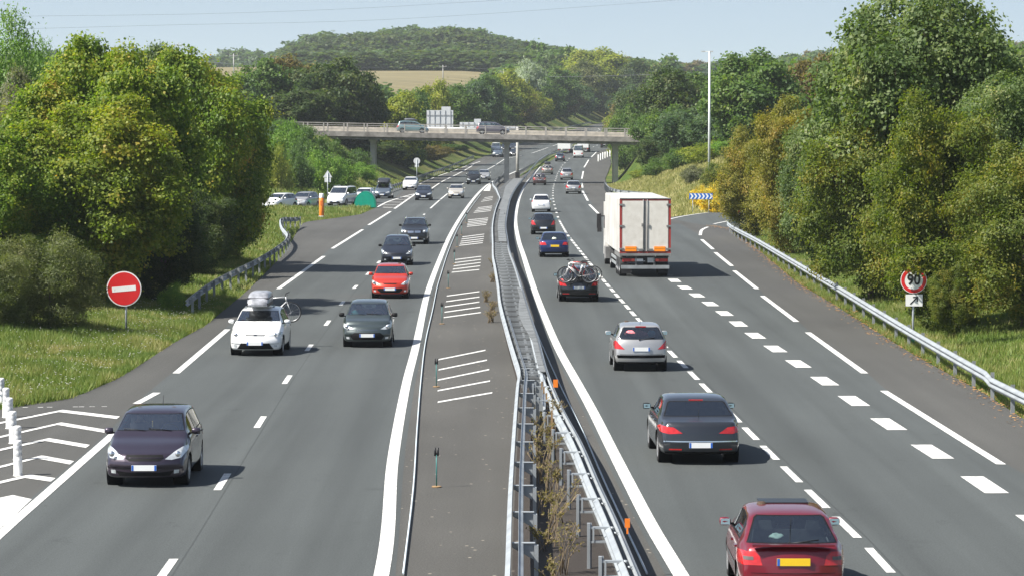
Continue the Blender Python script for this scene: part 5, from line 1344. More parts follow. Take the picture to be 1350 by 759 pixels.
o = rk.build('bike_rack', M_BLACK); o.location = car_point(bk_, -bk_['_L']/2-.25, 0, .62); o.rotation_euler = (0, 0, bk_.rotation_euler.z); tag(o, 'black rack holding the three bicycles behind the black hatchback', 'bike rack')
# things seen through the rear windows
c_ = CARS['silver206'][0]; t_ = thing('shelf_goods', 'pink towels and a blue bag on the rear shelf of the silver hatchback', 'luggage', car_point(c_, -1.55, 0, 1.07), c_.rotation_euler.z)
M_PINK = pmat('pink_cloth', (.75, .22, .25), .9, var=.4, scale=14); M_LBL = pmat('light_blue_cloth', (.15, .45, .65), .9, var=.2)
def lump(mb, c, r, seed, n=10):
    rg = random.Random(seed); base = len(mb.v)
    for i in range(n+1):
        th = math.pi*i/n
        for j in range(2*n):
            ph = math.pi*j/n; k = 1+.16*math.sin(3*ph+seed)*math.sin(2*th)+rg.uniform(-.05, .05)
            mb.v.append((c[0]+r[0]*k*math.sin(th)*math.cos(ph), c[1]+r[1]*k*math.sin(th)*math.sin(ph), c[2]+r[2]*k*math.cos(th)))
    for i in range(n):
        for j in range(2*n):
            a = base+i*2*n+j; b_ = base+i*2*n+(j+1) % (2*n); mb.f.append([a, b_, b_+2*n, a+2*n]); mb.m.append(mb.cur); mb.sm.append(True)
b = MB(); lump(b, (0, .20, .09), (.14, .30, .11), 1); lump(b, (.02, -.05, .06), (.13, .2, .08), 4); b.build('pink_towel', M_PINK, t_)
b = MB(); lump(b, (0, -.33, .09), (.1, .12, .09), 6); b.build('blue_bag', M_LBL, t_)
c_ = CARS['wine'][0]; b = MB(); lump(b, (0, 0, .02), (.12, .19, .05), 3); o = b.build('folded_cloth', pmat('mint_cloth', (.7, .85, .8), .8)); o.location = car_point(c_, -1.55, .22, 1.02); tag(o, 'pale folded cloth on the rear shelf of the wine-red car', 'cloth')
c_ = CARS['navy'][0]; b = MB(); lump(b, (0, 0, .05), (.15, .42, .09), 8); o = b.build('parcel', pmat('cream_cloth', (.7, .72, .6), .8)); o.location = car_point(c_, -1.5, 0, .99); tag(o, 'cream bundle in the rear window of the navy saloon', 'luggage')
c_ = CARS['plum'][0]; b = MB(); b.box((0, 0, 0), (.02, .05, .12)); o = b.build('air_freshener', pmat('yellow_card', (.75, .55, .2), .7)); o.location = car_point(c_, .52, .0, 1.2); tag(o, 'small yellow hanging freshener behind the windscreen of the plum hatchback', 'air freshener')

# ------------------------------------------------------------------ drivers
M_SKIN = pmat('skin', (.46, .27, .19), .6, var=.08); M_HAIR = pmat('hair', (.06, .035, .02), .8, var=.3, scale=30)
def driver_mesh():
    J = [(0, 0, 0), (-.05, 0, .28), (-.10, 0, .48), (-.10, 0, .58), (-.08, 0, .66), (-.07, 0, .76), (-.11, .19, .47), (.06, .27, .24), (.36, .16, .34), (.43, .14, .36), (-.11, -.19, .47), (.06, -.27, .24), (.36, -.16, .34), (.43, -.14, .36), (.10, .10, .0), (.48, .13, .10), (.72, .12, -.22), (.10, -.10, .0), (.48, -.13, .10), (.72, -.12, -.22)]
    E = [(0, 1), (1, 2), (2, 3), (3, 4), (4, 5), (2, 6), (6, 7), (7, 8), (8, 9), (2, 10), (10, 11), (11, 12), (12, 13), (0, 14), (14, 15), (15, 16), (0, 17), (17, 18), (18, 19)]
    RD = [.15, .15, .15, .055, .09, .085, .075, .05, .035, .035, .075, .05, .035, .035, .10, .07, .05, .10, .07, .05]
    me = bpy.data.meshes.new('p'); me.from_pydata(J, E, []); o = bpy.data.objects.new('p', me); COL.objects.link(o)
    md = o.modifiers.new('s', 'SKIN'); 
    for i, r_ in enumerate(RD): me.skin_vertices[0].data[i].radius = (r_, r_*(1.25 if i < 3 else 1))
    me.skin_vertices[0].data[0].use_root = True
    o.modifiers.new('u', 'SUBSURF').levels = 2
    dg = bpy.context.evaluated_depsgraph_get(); m2 = bpy.data.meshes.new_from_object(o.evaluated_get(dg)); bpy.data.objects.remove(o)
    for v in m2.vertices:                      # nose
        if abs(v.co.y) < .025 and .66 < v.co.z < .72 and v.co.x > -.02: v.co.x += .022
    for f in m2.polygons: f.use_smooth = True
    return m2
DM = driver_mesh()
def driver(key, label, shirt, side=1):
    c_ = CARS[key][0]; L = c_['_L']; x, y, z = car_point(c_, c_['_cx']-1.16, .36*side, c_['_bl']-.36)
    o = link_mesh('person', DM.copy()); o.data.materials.clear(); o.data.materials.append(shirt); o.data.materials.append(M_SKIN)
    for f in o.data.polygons:
        ce = f.center
        if ce[2] > .55 or (ce[0] > .30 and ce[2] > .26): f.material_index = 1
    o.location = (x, y, z); o.rotation_euler = (0, 0, c_.rotation_euler.z); tag(o, label, 'person')
    b = MB(); b.smooth = True; b.lathe([(.0, .16), (.05, .155), (.085, .12), (.098, .07), (.097, .02), (.08, -.04)], 14, 'z'); h = b.build('hair', M_HAIR, o); h.location = (-.095, 0, .72)
def cloth(n, c): return pmat('cloth_'+n, c, .9, var=.15)
driver('plum', 'driver in a blue shirt at the wheel of the plum hatchback', cloth('blue', (.06, .10, .30)))
driver('plum', 'front passenger in a dark top in the plum hatchback', cloth('dark', (.05, .04, .05)), -1)
driver('white', 'driver in a grey top at the wheel of the white hatchback', cloth('grey', (.2, .2, .2)))
driver('slate', 'driver in a pink top in the slate-grey hatchback', cloth('pink', (.55, .25, .22)))
driver('slate', 'front passenger in a teal top in the slate-grey hatchback', cloth('teal', (.08, .25, .27)), -1)
driver('orange', 'driver in a white shirt in the orange-red hatchback', cloth('white', (.6, .6, .6)))
driver('inkmpv', 'driver in a red top in the ink-blue people carrier', cloth('red', (.4, .05, .05)))
driver('wine', 'driver in a grey shirt seen from behind in the wine-red car', cloth('grey2', (.25, .27, .28)))
driver('silver206', 'driver in a green top in the silver hatchback ahead', cloth('green', (.08, .2, .1)))

# ------------------------------------------------------------------ articulated truck
M_BOX = pmat('truck_white', (.72, .72, .70), .45, 0, .3, var=.06, scale=.6, dirt=(.56, .54, .50)); M_TRED = pmat('truck_red', (.30, .035, .03), .5); M_TGREY = pmat('truck_grey', (.23, .23, .225), .6, .3, var=.25)
M_DOOR = pmat('truck_door', (.70, .675, .62), .5, 0, .2, var=.05, dirt=(.60, .57, .51)); M_OPLATE = pmat('orange_plate', (.95, .28, .01), .5, var=.04)
x0, y0 = G(850.5, 365.8); hh = hd(fDivR, y0+5, False)
t = thing('truck', 'white articulated box truck with red-framed rear doors in the right lane', 'truck', (x0, y0, 0), math.pi/2+hh+.012)
# local x runs forward from the tail
def TB(name, c, d, mat, **k): b = MB(); b.box(c, d, **k); return b.build(name, mat, t)
BW, Z0, Z1, BL = 2.55, 1.20, 3.92, 13.6
def bevel_box(name, c, d, mat, bev=.03):
    bm = bmesh.new(); bmesh.ops.create_cube(bm, size=1)
    for v in bm.verts: v.co = Vector((v.co.x*d[0]+c[0], v.co.y*d[1]+c[1], v.co.z*d[2]+c[2]))
    bmesh.ops.bevel(bm, geom=list(bm.edges), offset=bev, segments=2, affect='EDGES'); return bm_obj(bm, name, mat, t)
bevel_box('cargo_box', (BL/2+.02, 0, (Z0+Z1)/2), (BL, BW, Z1-Z0), M_BOX)
for s in (-1, 1):
    TB('rear_frame', (.0, s*(BW/2-.055), (Z0+Z1)/2), (.06, .11, Z1-Z0), M_TRED)
    d = TB('rear_door', (-.02, s*.595, (Z0+Z1)/2+.0), (.05, 1.08, Z1-Z0-.22), M_DOOR)
    for zz in (Z0+.22, (Z0+Z1)/2, Z1-.3):
        b = MB(); b.box((-.055, s*(BW/2-.10), zz), (.03, .24, .085)); b.build('hinge', M_TGREY, d)
    b = MB(); b.cyl((-.065, s*.10, Z0+.05), .02, Z1-Z0-.1, 8); b.build('lock_rod', M_TGREY, d)
    b = MB(); b.box((-.085, s*.16, (Z0+Z1)/2-.15+.2), (.03, .06, .16)); b.box((-.08, s*.24, Z0+.20), (.03, .30, .06)); b.build('handle', M_TGREY, d)
    o = TB('orange_plate', (-.06, s*.72, Z0+.22), (.02, .56, .24), M_OPLATE); 
    b = MB(); b.box((-.0715, s*.72, Z0+.22), (.002, .50, .012)); b.build('plate_line', M_BLACK, o)
TB('rear_frame', (.0, 0, Z1-.05), (.062, BW-.22, .10), M_TRED); TB('rear_frame', (.0, 0, Z0+.05), (.062, BW-.22, .10), M_TRED)
TB('rear_sill', (.0, 0, Z0-.06), (.14, BW, .12), M_TGREY); TB('centre_seal', (-.02, 0, (Z0+Z1)/2), (.05, .09, Z1-Z0-.2), M_TGREY)
TB('roof_edge', (-.0, 0, Z1+.0), (.1, BW-.02, .05), M_TGREY)
TB('bumper_beam', (.02, 0, .52), (.14, 2.4, .17), M_GALVD); TB('lamp_board', (.16, 0, .88), (.05, 2.3, .28), pmat('truck_dark', (.05, .05, .05), .6))
for s in (-1, 1):
    b = MB(); b.box((.115, s*.92, .86), (.05, .42, .15)); b.build('rear_lamp', M_TAIL, t)
    b = MB(); b.box((.113, s*.60, .86), (.05, .16, .13)); b.build('rear_lamp', M_TAILB, t)
    TB('bracket', (.10, s*.45, .86), (.06, .05, .62), M_TGREY); TB('mud_flap', (.45, s*.92, .42), (.02, .50, .50), M_BLACK)
TB('number_plate', (.08, .25, .86), (.02, .5, .13), M_PLATE); TB('document_plate', (.08, -.3, .86), (.02, .36, .24), pmat('pale_grey_plate', (.55, .56, .56), .5)); TB('dark_plate', (.075, .0, .90), (.02, .2, .16), M_BLACK)
TB('chassis', (6.5, 0, .98), (12.6, .9, .28), M_TGREY)
for s in (-1, 1):
    TB('side_guard', (6.2, s*1.2, .78), (4.6, .04, .14), M_GALVD); TB('side_guard', (6.2, s*1.2, .50), (4.6, .04, .14), M_GALVD)
    TB('side_skirt', (3.1, s*1.18, 1.06), (4.8, .08, .22), M_TGREY)
    for xw in (1.55, 2.86, 4.17):
        b = MB(); b.lathe([(.30, -.18), (.48, -.18), (.50, -.14), (.50, .14), (.48, .18), (.30, .18)], 24, 'y'); o = b.build('wheel', M_TYRE, t); o.location = (xw, s*1.03, .5)
        b = MB(); b.lathe([(0, s*.10), (.12, s*.12), (.14, s*.06), (.29, s*.04), (.31, s*.17)], 20, 'y'); b.build('rim', M_RIM, o)
    for xw, wy in ((10.2, 1.0), (14.9, 1.05)):
        b = MB(); b.lathe([(.30, -.18), (.48, -.18), (.50, -.14), (.50, .14), (.48, .18), (.30, .18)], 24, 'y'); o = b.build('wheel', M_TYRE, t); o.location = (xw, s*wy, .5)
        b = MB(); b.lathe([(0, s*.10), (.12, s*.12), (.14, s*.06), (.29, s*.04), (.31, s*.17)], 20, 'y'); b.build('rim', M_RIM, o)
cab = bevel_box('cab', (15.0, 0, 1.95), (2.1, 2.48, 3.1), M_BOX, .12)
TB('fuel_tank', (12.4, 1.1, .75), (1.6, .5, .6), M_TGREY)
for s in (-1, 1):
    b = MB(); b.box((15.3, s*1.52, 2.35), (.14, .26, .78), taper=.9); b.box((15.3, s*1.34, 2.6), (.05, .25, .05)); b.box((15.3, s*1.50, 1.85), (.14, .24, .22)); b.build('door_mirror', M_BLACK, t)
    b = MB(); b.box((15.2, s*1.243, 2.3), (.9, .006, .7)); b.build('side_window', M_GLASSD, cab)
b = MB(); b.box((16.053, 0, 2.4), (.006, 2.2, .9)); b.build('windshield', M_GLASSD, cab)

# -- far lorry on the right carriageway
def far_lorry(label, px, py, w, h, L):
    x, y = G(px, py); z = float(zroad(y)); t = thing('lorry', label, 'truck', (x, y, z), math.pi/2+hd(fInR, y, False))
    b = MB(); b.box((L/2, 0, .9+(h-.9)/2), (L, w, h-.9)); b.build('cargo_box', P_WHITE, t)
    b = MB(); b.box((-.012, 0, .9+(h-.9)*.93), (.02, w*.86, .16)); b.build('rear_header', pmat('pale_grey_plate2', (.4, .42, .44), .5), t)
    b = MB(); b.box((.08, 0, .62), (.1, w*.95, .22)); b.build('bumper', M_TGREY, t)
    for s in (-1, 1):
        b = MB(); b.box((-.01, s*w*.42, .72), (.03, .2, .16)); b.build('rear_lamp', M_TAIL, t)
        for xw in (1.2, L-.6, L+1.5):
            b = MB(); b.lathe([(.2, -.12), (.42, -.12), (.42, .12), (.2, .12)], 16, 'y'); o = b.build('wheel', M_TYRE, t); o.location = (xw, s*(w/2-.15), .42)
    b = MB(); b.box((L+1.2, 0, 1.45), (1.9, w*.92, 1.8), taper=.85); b.build('cab', P_WHITE, t)
    b = MB(); b.box((L*.5+.6, 0, .6), (L+1.4, .8, .25)); b.build('chassis', M_TGREY, t)
far_lorry('white caravan-like lorry body under the bridge, left of the white van', 743.5, 202.5, 2.5, 2.9, 6.0)
far_lorry('small white box lorry with a dark header, farthest right under the bridge', 768.5, 201, 2.2, 2.7, 5.0)
# ------------------------------------------------------------------ vegetation
M_BARK = pmat('bark', (.13, .10, .075), .9, var=.4, scale=5, bump=.6, bscale=14)
M_STEMG = pmat('stem_brown', (.16, .13, .08), .9, var=.3)
L_MAPLE = leaf_mat('leaf_maple', [(.0, (.036, .075, .010)), (.42, (.090, .140, .014)), (.68, (.155, .185, .020)), (.88, (.24, .21, .030)), (1., (.28, .13, .03))])
L_MAPLE2 = leaf_mat('leaf_maple_yellow', [(.0, (.050, .080, .012)), (.4, (.112, .150, .016)), (.7, (.18, .19, .024)), (1., (.28, .20, .035))])
L_HORN = leaf_mat('leaf_hornbeam', [(.0, (.032, .060, .010)), (.45, (.078, .102, .014)), (.75, (.125, .130, .018)), (1., (.20, .145, .022))])
L_HORNO = leaf_mat('leaf_hornbeam_autumn', [(.0, (.060, .078, .014)), (.45, (.135, .132, .022)), (.75, (.20, .165, .028)), (1., (.27, .165, .035))])
L_LIME = leaf_mat('leaf_lime', [(.0, (.028, .056, .016)), (.5, (.075, .110, .034)), (.8, (.135, .165, .062)), (1., (.25, .23, .10))])
L_WILLOW = leaf_mat('leaf_willow', [(.0, (.040, .058, .018)), (.5, (.085, .100, .034)), (1., (.155, .150, .065))])
L_ASH = leaf_mat('leaf_ash', [(.0, (.040, .085, .018)), (.5, (.092, .160, .038)), (1., (.19, .24, .09))])
L_GREY = leaf_mat('leaf_greyish', [(.0, (.060, .068, .040)), (.5, (.115, .120, .075)), (1., (.19, .185, .12))])
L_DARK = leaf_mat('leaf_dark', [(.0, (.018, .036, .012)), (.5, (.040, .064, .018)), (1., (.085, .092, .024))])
L_MID = leaf_mat('leaf_mid', [(.0, (.028, .060, .016)), (.5, (.062, .108, .024)), (1., (.125, .155, .040))])
L_BRIGHT = leaf_mat('leaf_bright', [(.0, (.050, .110, .016)), (.5, (.105, .180, .026)), (1., (.20, .25, .05))])
L_YGREEN = leaf_mat('leaf_yellow_green', [(.0, (.070, .105, .014)), (.5, (.150, .175, .022)), (1., (.27, .25, .04))])
L_BROWN = leaf_mat('leaf_brownish', [(.0, (.052, .048, .018)), (.5, (.100, .084, .028)), (1., (.18, .13, .045))])
L_SILVER = leaf_mat('leaf_silver', [(.0, (.10, .13, .09)), (.5, (.21, .25, .19)), (1., (.34, .37, .30))])
L_BLUEG = leaf_mat('leaf_blue_green', [(.0, (.024, .050, .022)), (.5, (.052, .088, .036)), (1., (.10, .13, .055))])
L_FLOWER = leaf_mat('flower_yellow', [(.0, (.10, .12, .02)), (.3, (.22, .20, .02)), (.45, (.42, .30, .01)), (1., (.60, .40, .01))], .2)

def crown_blobs(h0, h1, rx, n, seed, ry=None, sub=.42, shape='round'):
    rg = np.random.default_rng(seed); c = np.array([0, 0, (h0+h1)/2]); Rr = np.array([rx, ry or rx, (h1-h0)/2])
    B = [(c, Rr*.66)]
    for i in range(n):
        z = 1-2*(i+.5)/n; ph = i*2.39996+rg.uniform(-.4, .4); q = math.sqrt(max(0, 1-z*z))
        d = np.array([q*math.cos(ph), q*math.sin(ph), z]); k = rg.uniform(.60, .84)
        if shape == 'dome' and z < -.2: d[2] *= .9; k *= 1.05
        if shape == 'spire': d[:2] *= np.interp(z, [-1, 0, 1], [1.0, 1.0, .75])
        r_ = Rr.mean()*sub*rg.uniform(.62, 1.15); cc = c+d*Rr*k
        B.append((cc, r_*np.array([1, 1, .86])))
        for _ in range(2):
            e = d+rg.normal(0, .55, 3)+np.array([0, 0, .25]); e /= np.linalg.norm(e)
            B.append((cc+e*r_*rg.uniform(.75, 1.05), r_*rg.uniform(.34, .55)*np.array([1, 1, .95])))
    return B
def foliage(B, n, leaf, seed, cs=.28, per=26, aspect=.62, up=.45, inner=.10, zmin=-1e9, droop=.0, noise=.10):
    """n leaf faces gathered in sprays over the lobes of a crown"""
    rg = np.random.default_rng(seed); w = np.array([(b[1].prod())**(2/3) for b in B]); w = w/w.sum()
    K = max(8, n//per); out_c, out_d = [], []
    idx = rg.choice(len(B), K*2, p=w); C = np.array([b[0] for b in B]); S = np.array([b[1] for b in B])
    d = rg.normal(size=(K*2, 3)); d /= np.linalg.norm(d, axis=1)[:, None]; r = 1-np.abs(rg.normal(0, noise, K*2))+rg.normal(0, .035, K*2)
    p = C[idx]+S[idx]*d*r[:, None]
    keep = np.ones(K*2, bool)
    for j in range(len(B)):
        q = (((p-C[j])/S[j])**2).sum(1); keep &= ~((q < .62) & (idx != j) & (rg.random(K*2) < .9))
    p, d = p[keep][:K], d[keep][:K]; K = len(p)
    m = rg.integers(int(per*.5), int(per*1.5)+1, K); ci = np.repeat(np.arange(K), m); M = len(ci)
    csz = cs*rg.uniform(.6, 1.4, K)
    off = rg.normal(size=(M, 3))*csz[ci][:, None]*np.array([1, 1, .62]); off[:, 2] -= droop*np.hypot(off[:, 0], off[:, 1])
    P = p[ci]+off; D = d[ci]
    ni = int(M*inner)
    if ni:
        j = rg.choice(len(B), ni, p=w); dd = rg.normal(size=(ni, 3)); dd /= np.linalg.norm(dd, axis=1)[:, None]
        P = np.vstack([P, C[j]+S[j]*dd*(rg.random(ni)**.5*.85)[:, None]]); D = np.vstack([D, dd])
    ok = P[:, 2] > zmin; P, D = P[ok], D[ok]; M = len(P)
    nr = D*.85+np.array([0, 0, up])+rg.normal(size=(M, 3))*.50; nr /= np.linalg.norm(nr, axis=1)[:, None]
    t = rg.normal(size=(M, 3)); u = np.cross(nr, t); u /= np.linalg.norm(u, axis=1)[:, None]; v = np.cross(nr, u)
    s = leaf*rg.uniform(.65, 1.3, M)[:, None]
    a = P+u*s*.55; b = P+v*s*aspect*.5+u*s*.08; c = P-u*s*.5; e = P-v*s*aspect*.5+u*s*.08
    V = np.stack([a, b, c, e], 1).reshape(-1, 3); F = np.arange(4*M).reshape(M, 4)
    return V, F
def trunk_mesh(h, r, B, seed, nb=9, lean=(0, 0)):
    rg = random.Random(seed); mb = MB(); top = h*.72
    P = [(lean[0]*t*t+rg.uniform(-.05, .05)*t*3, lean[1]*t*t+rg.uniform(-.05, .05)*t*3, -.3+t*(top+.3)) for t in np.linspace(0, 1, 7)]
    mb.tube(P, r, 9, r2=r*.35)
    for b in sorted(B[1:], key=lambda q: rg.random())[:nb]:
        c = b[0]; t0 = rg.uniform(.3, .85); s = P[min(6, int(t0*6))]
        mid = ((s[0]+c[0])/2+rg.uniform(-.2, .2), (s[1]+c[1])/2, (s[2]+c[2])/2+.15*h*.1)
        mb.tube([s, mid, tuple(c)], r*.38, 6, r2=r*.10)
        for _ in range(3):
            e = (c[0]+rg.uniform(-1, 1)*b[1][0]*.7, c[1]+rg.uniform(-1, 1)*b[1][1]*.7, c[2]+rg.uniform(-.2, 1)*b[1][2]*.7)
            mb.tube([mid, tuple(c*.5+np.array(e)*.5), e], r*.14, 5, r2=r*.04)
    me = mb.build('trunk_tmp', M_BARK); m = me.data; bpy.data.objects.remove(me); return m
PROTO = {}
def proto(key, h, rx, n, leaf, seed, h0=None, nblob=16, tr=.16, shape='round', mat=None, **k):
    h0 = h*.16 if h0 is None else h0
    B = crown_blobs(h0, h, rx, nblob, seed, shape=shape, sub=k.pop('sub', .42)); V, F = foliage(B, n, leaf, seed+50, zmin=k.pop('zmin', .1), **k)
    me = mesh_np('crown_'+key, V, F, mat or L_MID, smooth=False)
    ex = np.percentile(np.abs(V[:, :2]), 97.5); top = np.percentile(V[:, 2], 99.9)
    PROTO[key] = (me, trunk_mesh(h, tr, [b for i_, b in enumerate(B) if i_ == 0 or (i_-1) % 3 == 0], seed+9), top, ex)
proto('maple', 11, 4.6, 105000, .165, 3, h0=1.0, nblob=26, sub=.34, cs=.30, per=58, aspect=.9, inner=.05, noise=.13)
proto('horn', 8.5, 3.6, 82000, .15, 5, h0=.3, nblob=26, sub=.34, cs=.27, per=60, aspect=.6, inner=.05, noise=.13)
proto('lime', 12, 4.5, 85000, .17, 8, h0=1.8, nblob=26, sub=.34, cs=.34, per=46, aspect=.8, inner=.05, up=.6, droop=.25)
proto('willow', 4.2, 2.3, 50000, .13, 12, h0=.05, nblob=18, sub=.38, tr=.06, cs=.22, per=60, aspect=.3, inner=.1, up=.3, zmin=.02)
proto('ash', 10, 3.2, 26000, .24, 15, h0=1.5, nblob=20, sub=.34, cs=.42, per=22, aspect=.34, inner=.05, up=.5, noise=.16)
proto('mid_round', 10, 4.3, 21000, .34, 21, nblob=18, sub=.40, cs=.42, per=20, aspect=.8)
proto('mid_wide', 10, 5.2, 22000, .36, 23, h0=.6, nblob=20, sub=.38, cs=.45, per=20, aspect=.8)
proto('mid_tall', 10, 3.3, 18000, .32, 25, h0=.8, nblob=18, sub=.36, cs=.40, per=18, aspect=.7, shape='spire')
proto('bush', 3.0, 2.2, 9000, .22, 31, h0=.0, nblob=12, sub=.48, tr=.05, cs=.28, per=20, aspect=.5, zmin=.0)
proto('far', 10, 4.4, 4200, .72, 41, h0=.4, nblob=16, sub=.40, cs=.6, per=9, aspect=.85)
proto('far_b', 10, 4.9, 4200, .75, 43, h0=.2, nblob=13, sub=.44, cs=.65, per=9, aspect=.85)
VEGN = {'maple': 'maple_tree', 'horn': 'hornbeam_tree', 'lime': 'lime_tree', 'willow': 'willow_shrub', 'ash': 'ash_tree', 'bush': 'bush'}
def plant(key, mat, label, px=None, top=None, Y=None, wpx=None, X=None, H=None, Wm=None, rz=0., group=None, cat=None, ly=1., sink=.1, gap=None):
    """px: photo column of the stem, top: photo row of the tip, Y: distance, wpx: width in photo pixels"""
    me, tm, h, rx = PROTO[key]
    if gap:                                          # stand clear of the road
        for _ in range(60):
            x_ = P3(px, 100, Y)[0]
            if (gap > 0 and x_ > float(XLedge(Y))-gap) or (gap < 0 and x_ < float(XRedge(Y))-gap): Y += 8 if gap > 0 else -8
            else: break
    if X is None: X = P3(px, 100, Y)[0]
    z0 = tz(X, Y)-sink
    if H is None: H = max(.7, P3(px, top, Y)[2]-z0)
    if Wm is None: Wm = wpx/(FOC/Y)
    t = thing(VEGN.get(key, 'tree'), label, cat or ('bush' if key in ('bush', 'willow') else 'tree'), (X, Y, z0), rz, group)
    sx = Wm/(2*rx); t.scale = (sx, sx*ly, H/h)
    c = link_mesh('crown', me, t)
    if mat is not None:
        c.material_slots[0].link = 'OBJECT'; c.material_slots[0].material = mat
    if key not in ('bush',): link_mesh('trunk', tm, t)
    return t
# -- near left
plant('maple', L_MAPLE, 'tall green maple with reddish twig tips at the left, its top against the sky', 142, 50, 126, 225, rz=.4)
plant('maple', L_MAPLE, 'maple leaning towards the road behind the left guardrail, dark on its right flank', 258, 66, 158, 185, rz=2.2)
plant('maple', L_MAPLE2, 'yellowing maple in front of the taller green maple at the left', 120, 128, 121, 235, rz=4.1)
plant('maple', L_MAPLE, 'low broad maple cut by the left photo edge', 5, 165, 119, 190, rz=5.2)
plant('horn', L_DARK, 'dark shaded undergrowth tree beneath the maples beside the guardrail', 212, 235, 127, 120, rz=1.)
plant('willow', L_WILLOW, 'olive willow shrub left of the no entry sign', 62, 306, 107, 122, rz=.6, sink=.25)
plant('willow', L_WILLOW, 'olive willow shrub at the left photo edge beside the larger one', -14, 330, 104.5, 104, rz=2.6, sink=.25)
plant('ash', L_ASH, 'pale feathery ash tree in the top left corner', 8, 12, 150, 130, rz=.3)
plant('ash', L_ASH, 'smaller feathery ash tree between the corner tree and the tall maple', 62, 52, 156, 90, rz=1.9)
plant('horn', L_GREY, 'greyish shrub tree below the feathery ash at the left edge', 28, 92, 138, 120, rz=2.)
plant('maple', L_MID, 'green round tree filling the gap behind the tall maple and the ash', 75, 78, 165, 120, rz=2.)
plant('maple', L_LIME, 'pale green treetop rising between the two tall maples', 205, 62, 160, 130, rz=3.)
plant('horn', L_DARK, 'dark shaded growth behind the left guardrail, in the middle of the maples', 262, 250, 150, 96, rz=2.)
plant('horn', L_HORN, 'dark shaded growth at the right foot of the maples above the left guardrail', 292, 226, 166, 90, rz=3.)
for i, (px, top, wv, m) in enumerate([(352, 154, 60, L_BRIGHT), (384, 158, 56, L_MID)]):
    plant('bush', m, ['tall pale bush hiding the left end of the bridge railing', 'green bush just covering the left end of the bridge'][i], px, top, 392, wv, rz=i+2., cat='bush')
# -- near right
plant('lime', L_LIME, 'very tall silvery green lime tree at the upper right, cut by the photo top', 1208, -22, 132, 262, rz=.2)
plant('lime', L_LIME, 'lime tree at the right photo edge behind the hornbeams', 1345, 98, 126, 170, rz=2.1)
plant('horn', L_HORN, 'dark green hornbeam standing right behind the 90 sign', 1245, 122, 112.5, 225, rz=.9, ly=.75)
plant('horn', L_HORN, 'hornbeam cut by the right photo edge', 1352, 168, 108, 190, rz=2.7, ly=.8)
plant('horn', L_HORN, 'olive hornbeam left of the 90 sign beside the right guardrail', 1150, 122, 131, 180, rz=3.6)
plant('horn', L_LIME, 'greener hornbeam in the middle of the right hedge row', 1092, 148, 155, 125, rz=4.6)
plant('horn', L_HORNO, 'orange-brown tinted hornbeam in the right hedge row', 1046, 128, 178, 115, rz=5.3)
plant('horn', L_HORNO, 'smaller orange-brown hornbeam at the bend of the right slip road', 998, 168, 205, 92, rz=.1)
plant('horn', L_HORN, 'smallest olive hornbeam at the far left end of the right hedge row', 976, 205, 247, 44, rz=1.3)
tb = plant('horn', L_HORN, 'young hornbeam whose low branch hangs over the top of the 90 sign', 1262, 330, 108.5, 92, rz=.4)
xs_, ys_, zs_ = P3(1207, 343, G(1204, 442, .35)[1]-.6)
Vb, Fb = foliage([(np.array([0, 0, 0]), np.array([.62, .3, .42])), (np.array([.55, .1, .1]), np.array([.5, .3, .4])), (np.array([1.0, .2, .2]), np.array([.5, .3, .4]))], 2600, .115, 5, cs=.13, per=26, aspect=.6, inner=.2)
tb.scale = (1, 1, 1); ob_ = link_mesh('low_branch', mesh_np('low_branch', Vb, Fb, L_HORN, smooth=False), tb)
ob_.matrix_parent_inverse = Matrix.Identity(4); Mi = (Matrix.Translation(tb.location) @ Matrix.Rotation(.4, 4, 'Z')).inverted(); ob_.location = Mi @ Vector((xs_, ys_, zs_)); ob_.rotation_euler = (0, 0, -.4)
for o_ in list(tb.children):
    if o_ is not ob_: o_.scale = (.26, .26, .33)
# -- right middle distance
plant('mid_round', L_MID, 'round dark green tree right of the white lighting mast', 990, 67, 310, 112, rz=.4)
plant('mid_wide', L_BROWN, 'brownish green tree between the round tree and the tall lime', 1066, 72, 330, 84, rz=1.4)
plant('mid_tall', L_MID, 'narrow green tree just left of the tall lime', 1110, 92, 300, 70, rz=1.)
plant('mid_round', L_DARK, 'dark tree at the right end of the road bridge', 890, 90, 392, 92, rz=2.4)
plant('mid_wide', L_MID, 'green tree covering the right bridge abutment', 880, 138, 386, 74, rz=.4)
plant('mid_tall', L_MID, 'green tree behind the lighting mast', 924, 96, 400, 80, rz=.7)
plant('mid_wide', L_BLUEG, 'blue-green bushy tree left of the lighting mast foot', 905, 140, 368, 80, rz=2.)
plant('mid_wide', L_BLUEG, 'feathery blue-green bush at the foot of the lighting mast', 948, 152, 345, 84, rz=3.)
plant('mid_wide', L_DARK, 'dark low tree on the slope right of the bridge pier', 862, 180, 372, 46, rz=3.6)
for i, (px, top, Y, wv, m, lb) in enumerate([(930, 186, 325, 60, L_YGREEN, 'yellow-green bush high on the right bank'), (965, 180, 318, 55, L_BRIGHT, 'bright green bush behind the orange-brown hornbeam'), (895, 196, 340, 48, L_MID, 'green bush on the right bank left of the yellow-green one'),
        (870, 208, 352, 42, L_MID, 'low green bush lower on the right bank'), (985, 150, 330, 60, L_MID, 'green bush under the round tree'), (1030, 140, 320, 70, L_DARK, 'dark bush under the brownish tree'), (845, 222, 378, 28, L_YGREEN, 'small pale bush beside the right bridge pier'),
        (914, 218, 300, 34, L_GREY, 'grey-green scrub above the chevron board'), (945, 214, 290, 40, L_HORN, 'olive scrub above the yellow flowers')]):
    plant('bush', m, lb, px, top, Y, wv, rz=i*1.1, cat='bush')
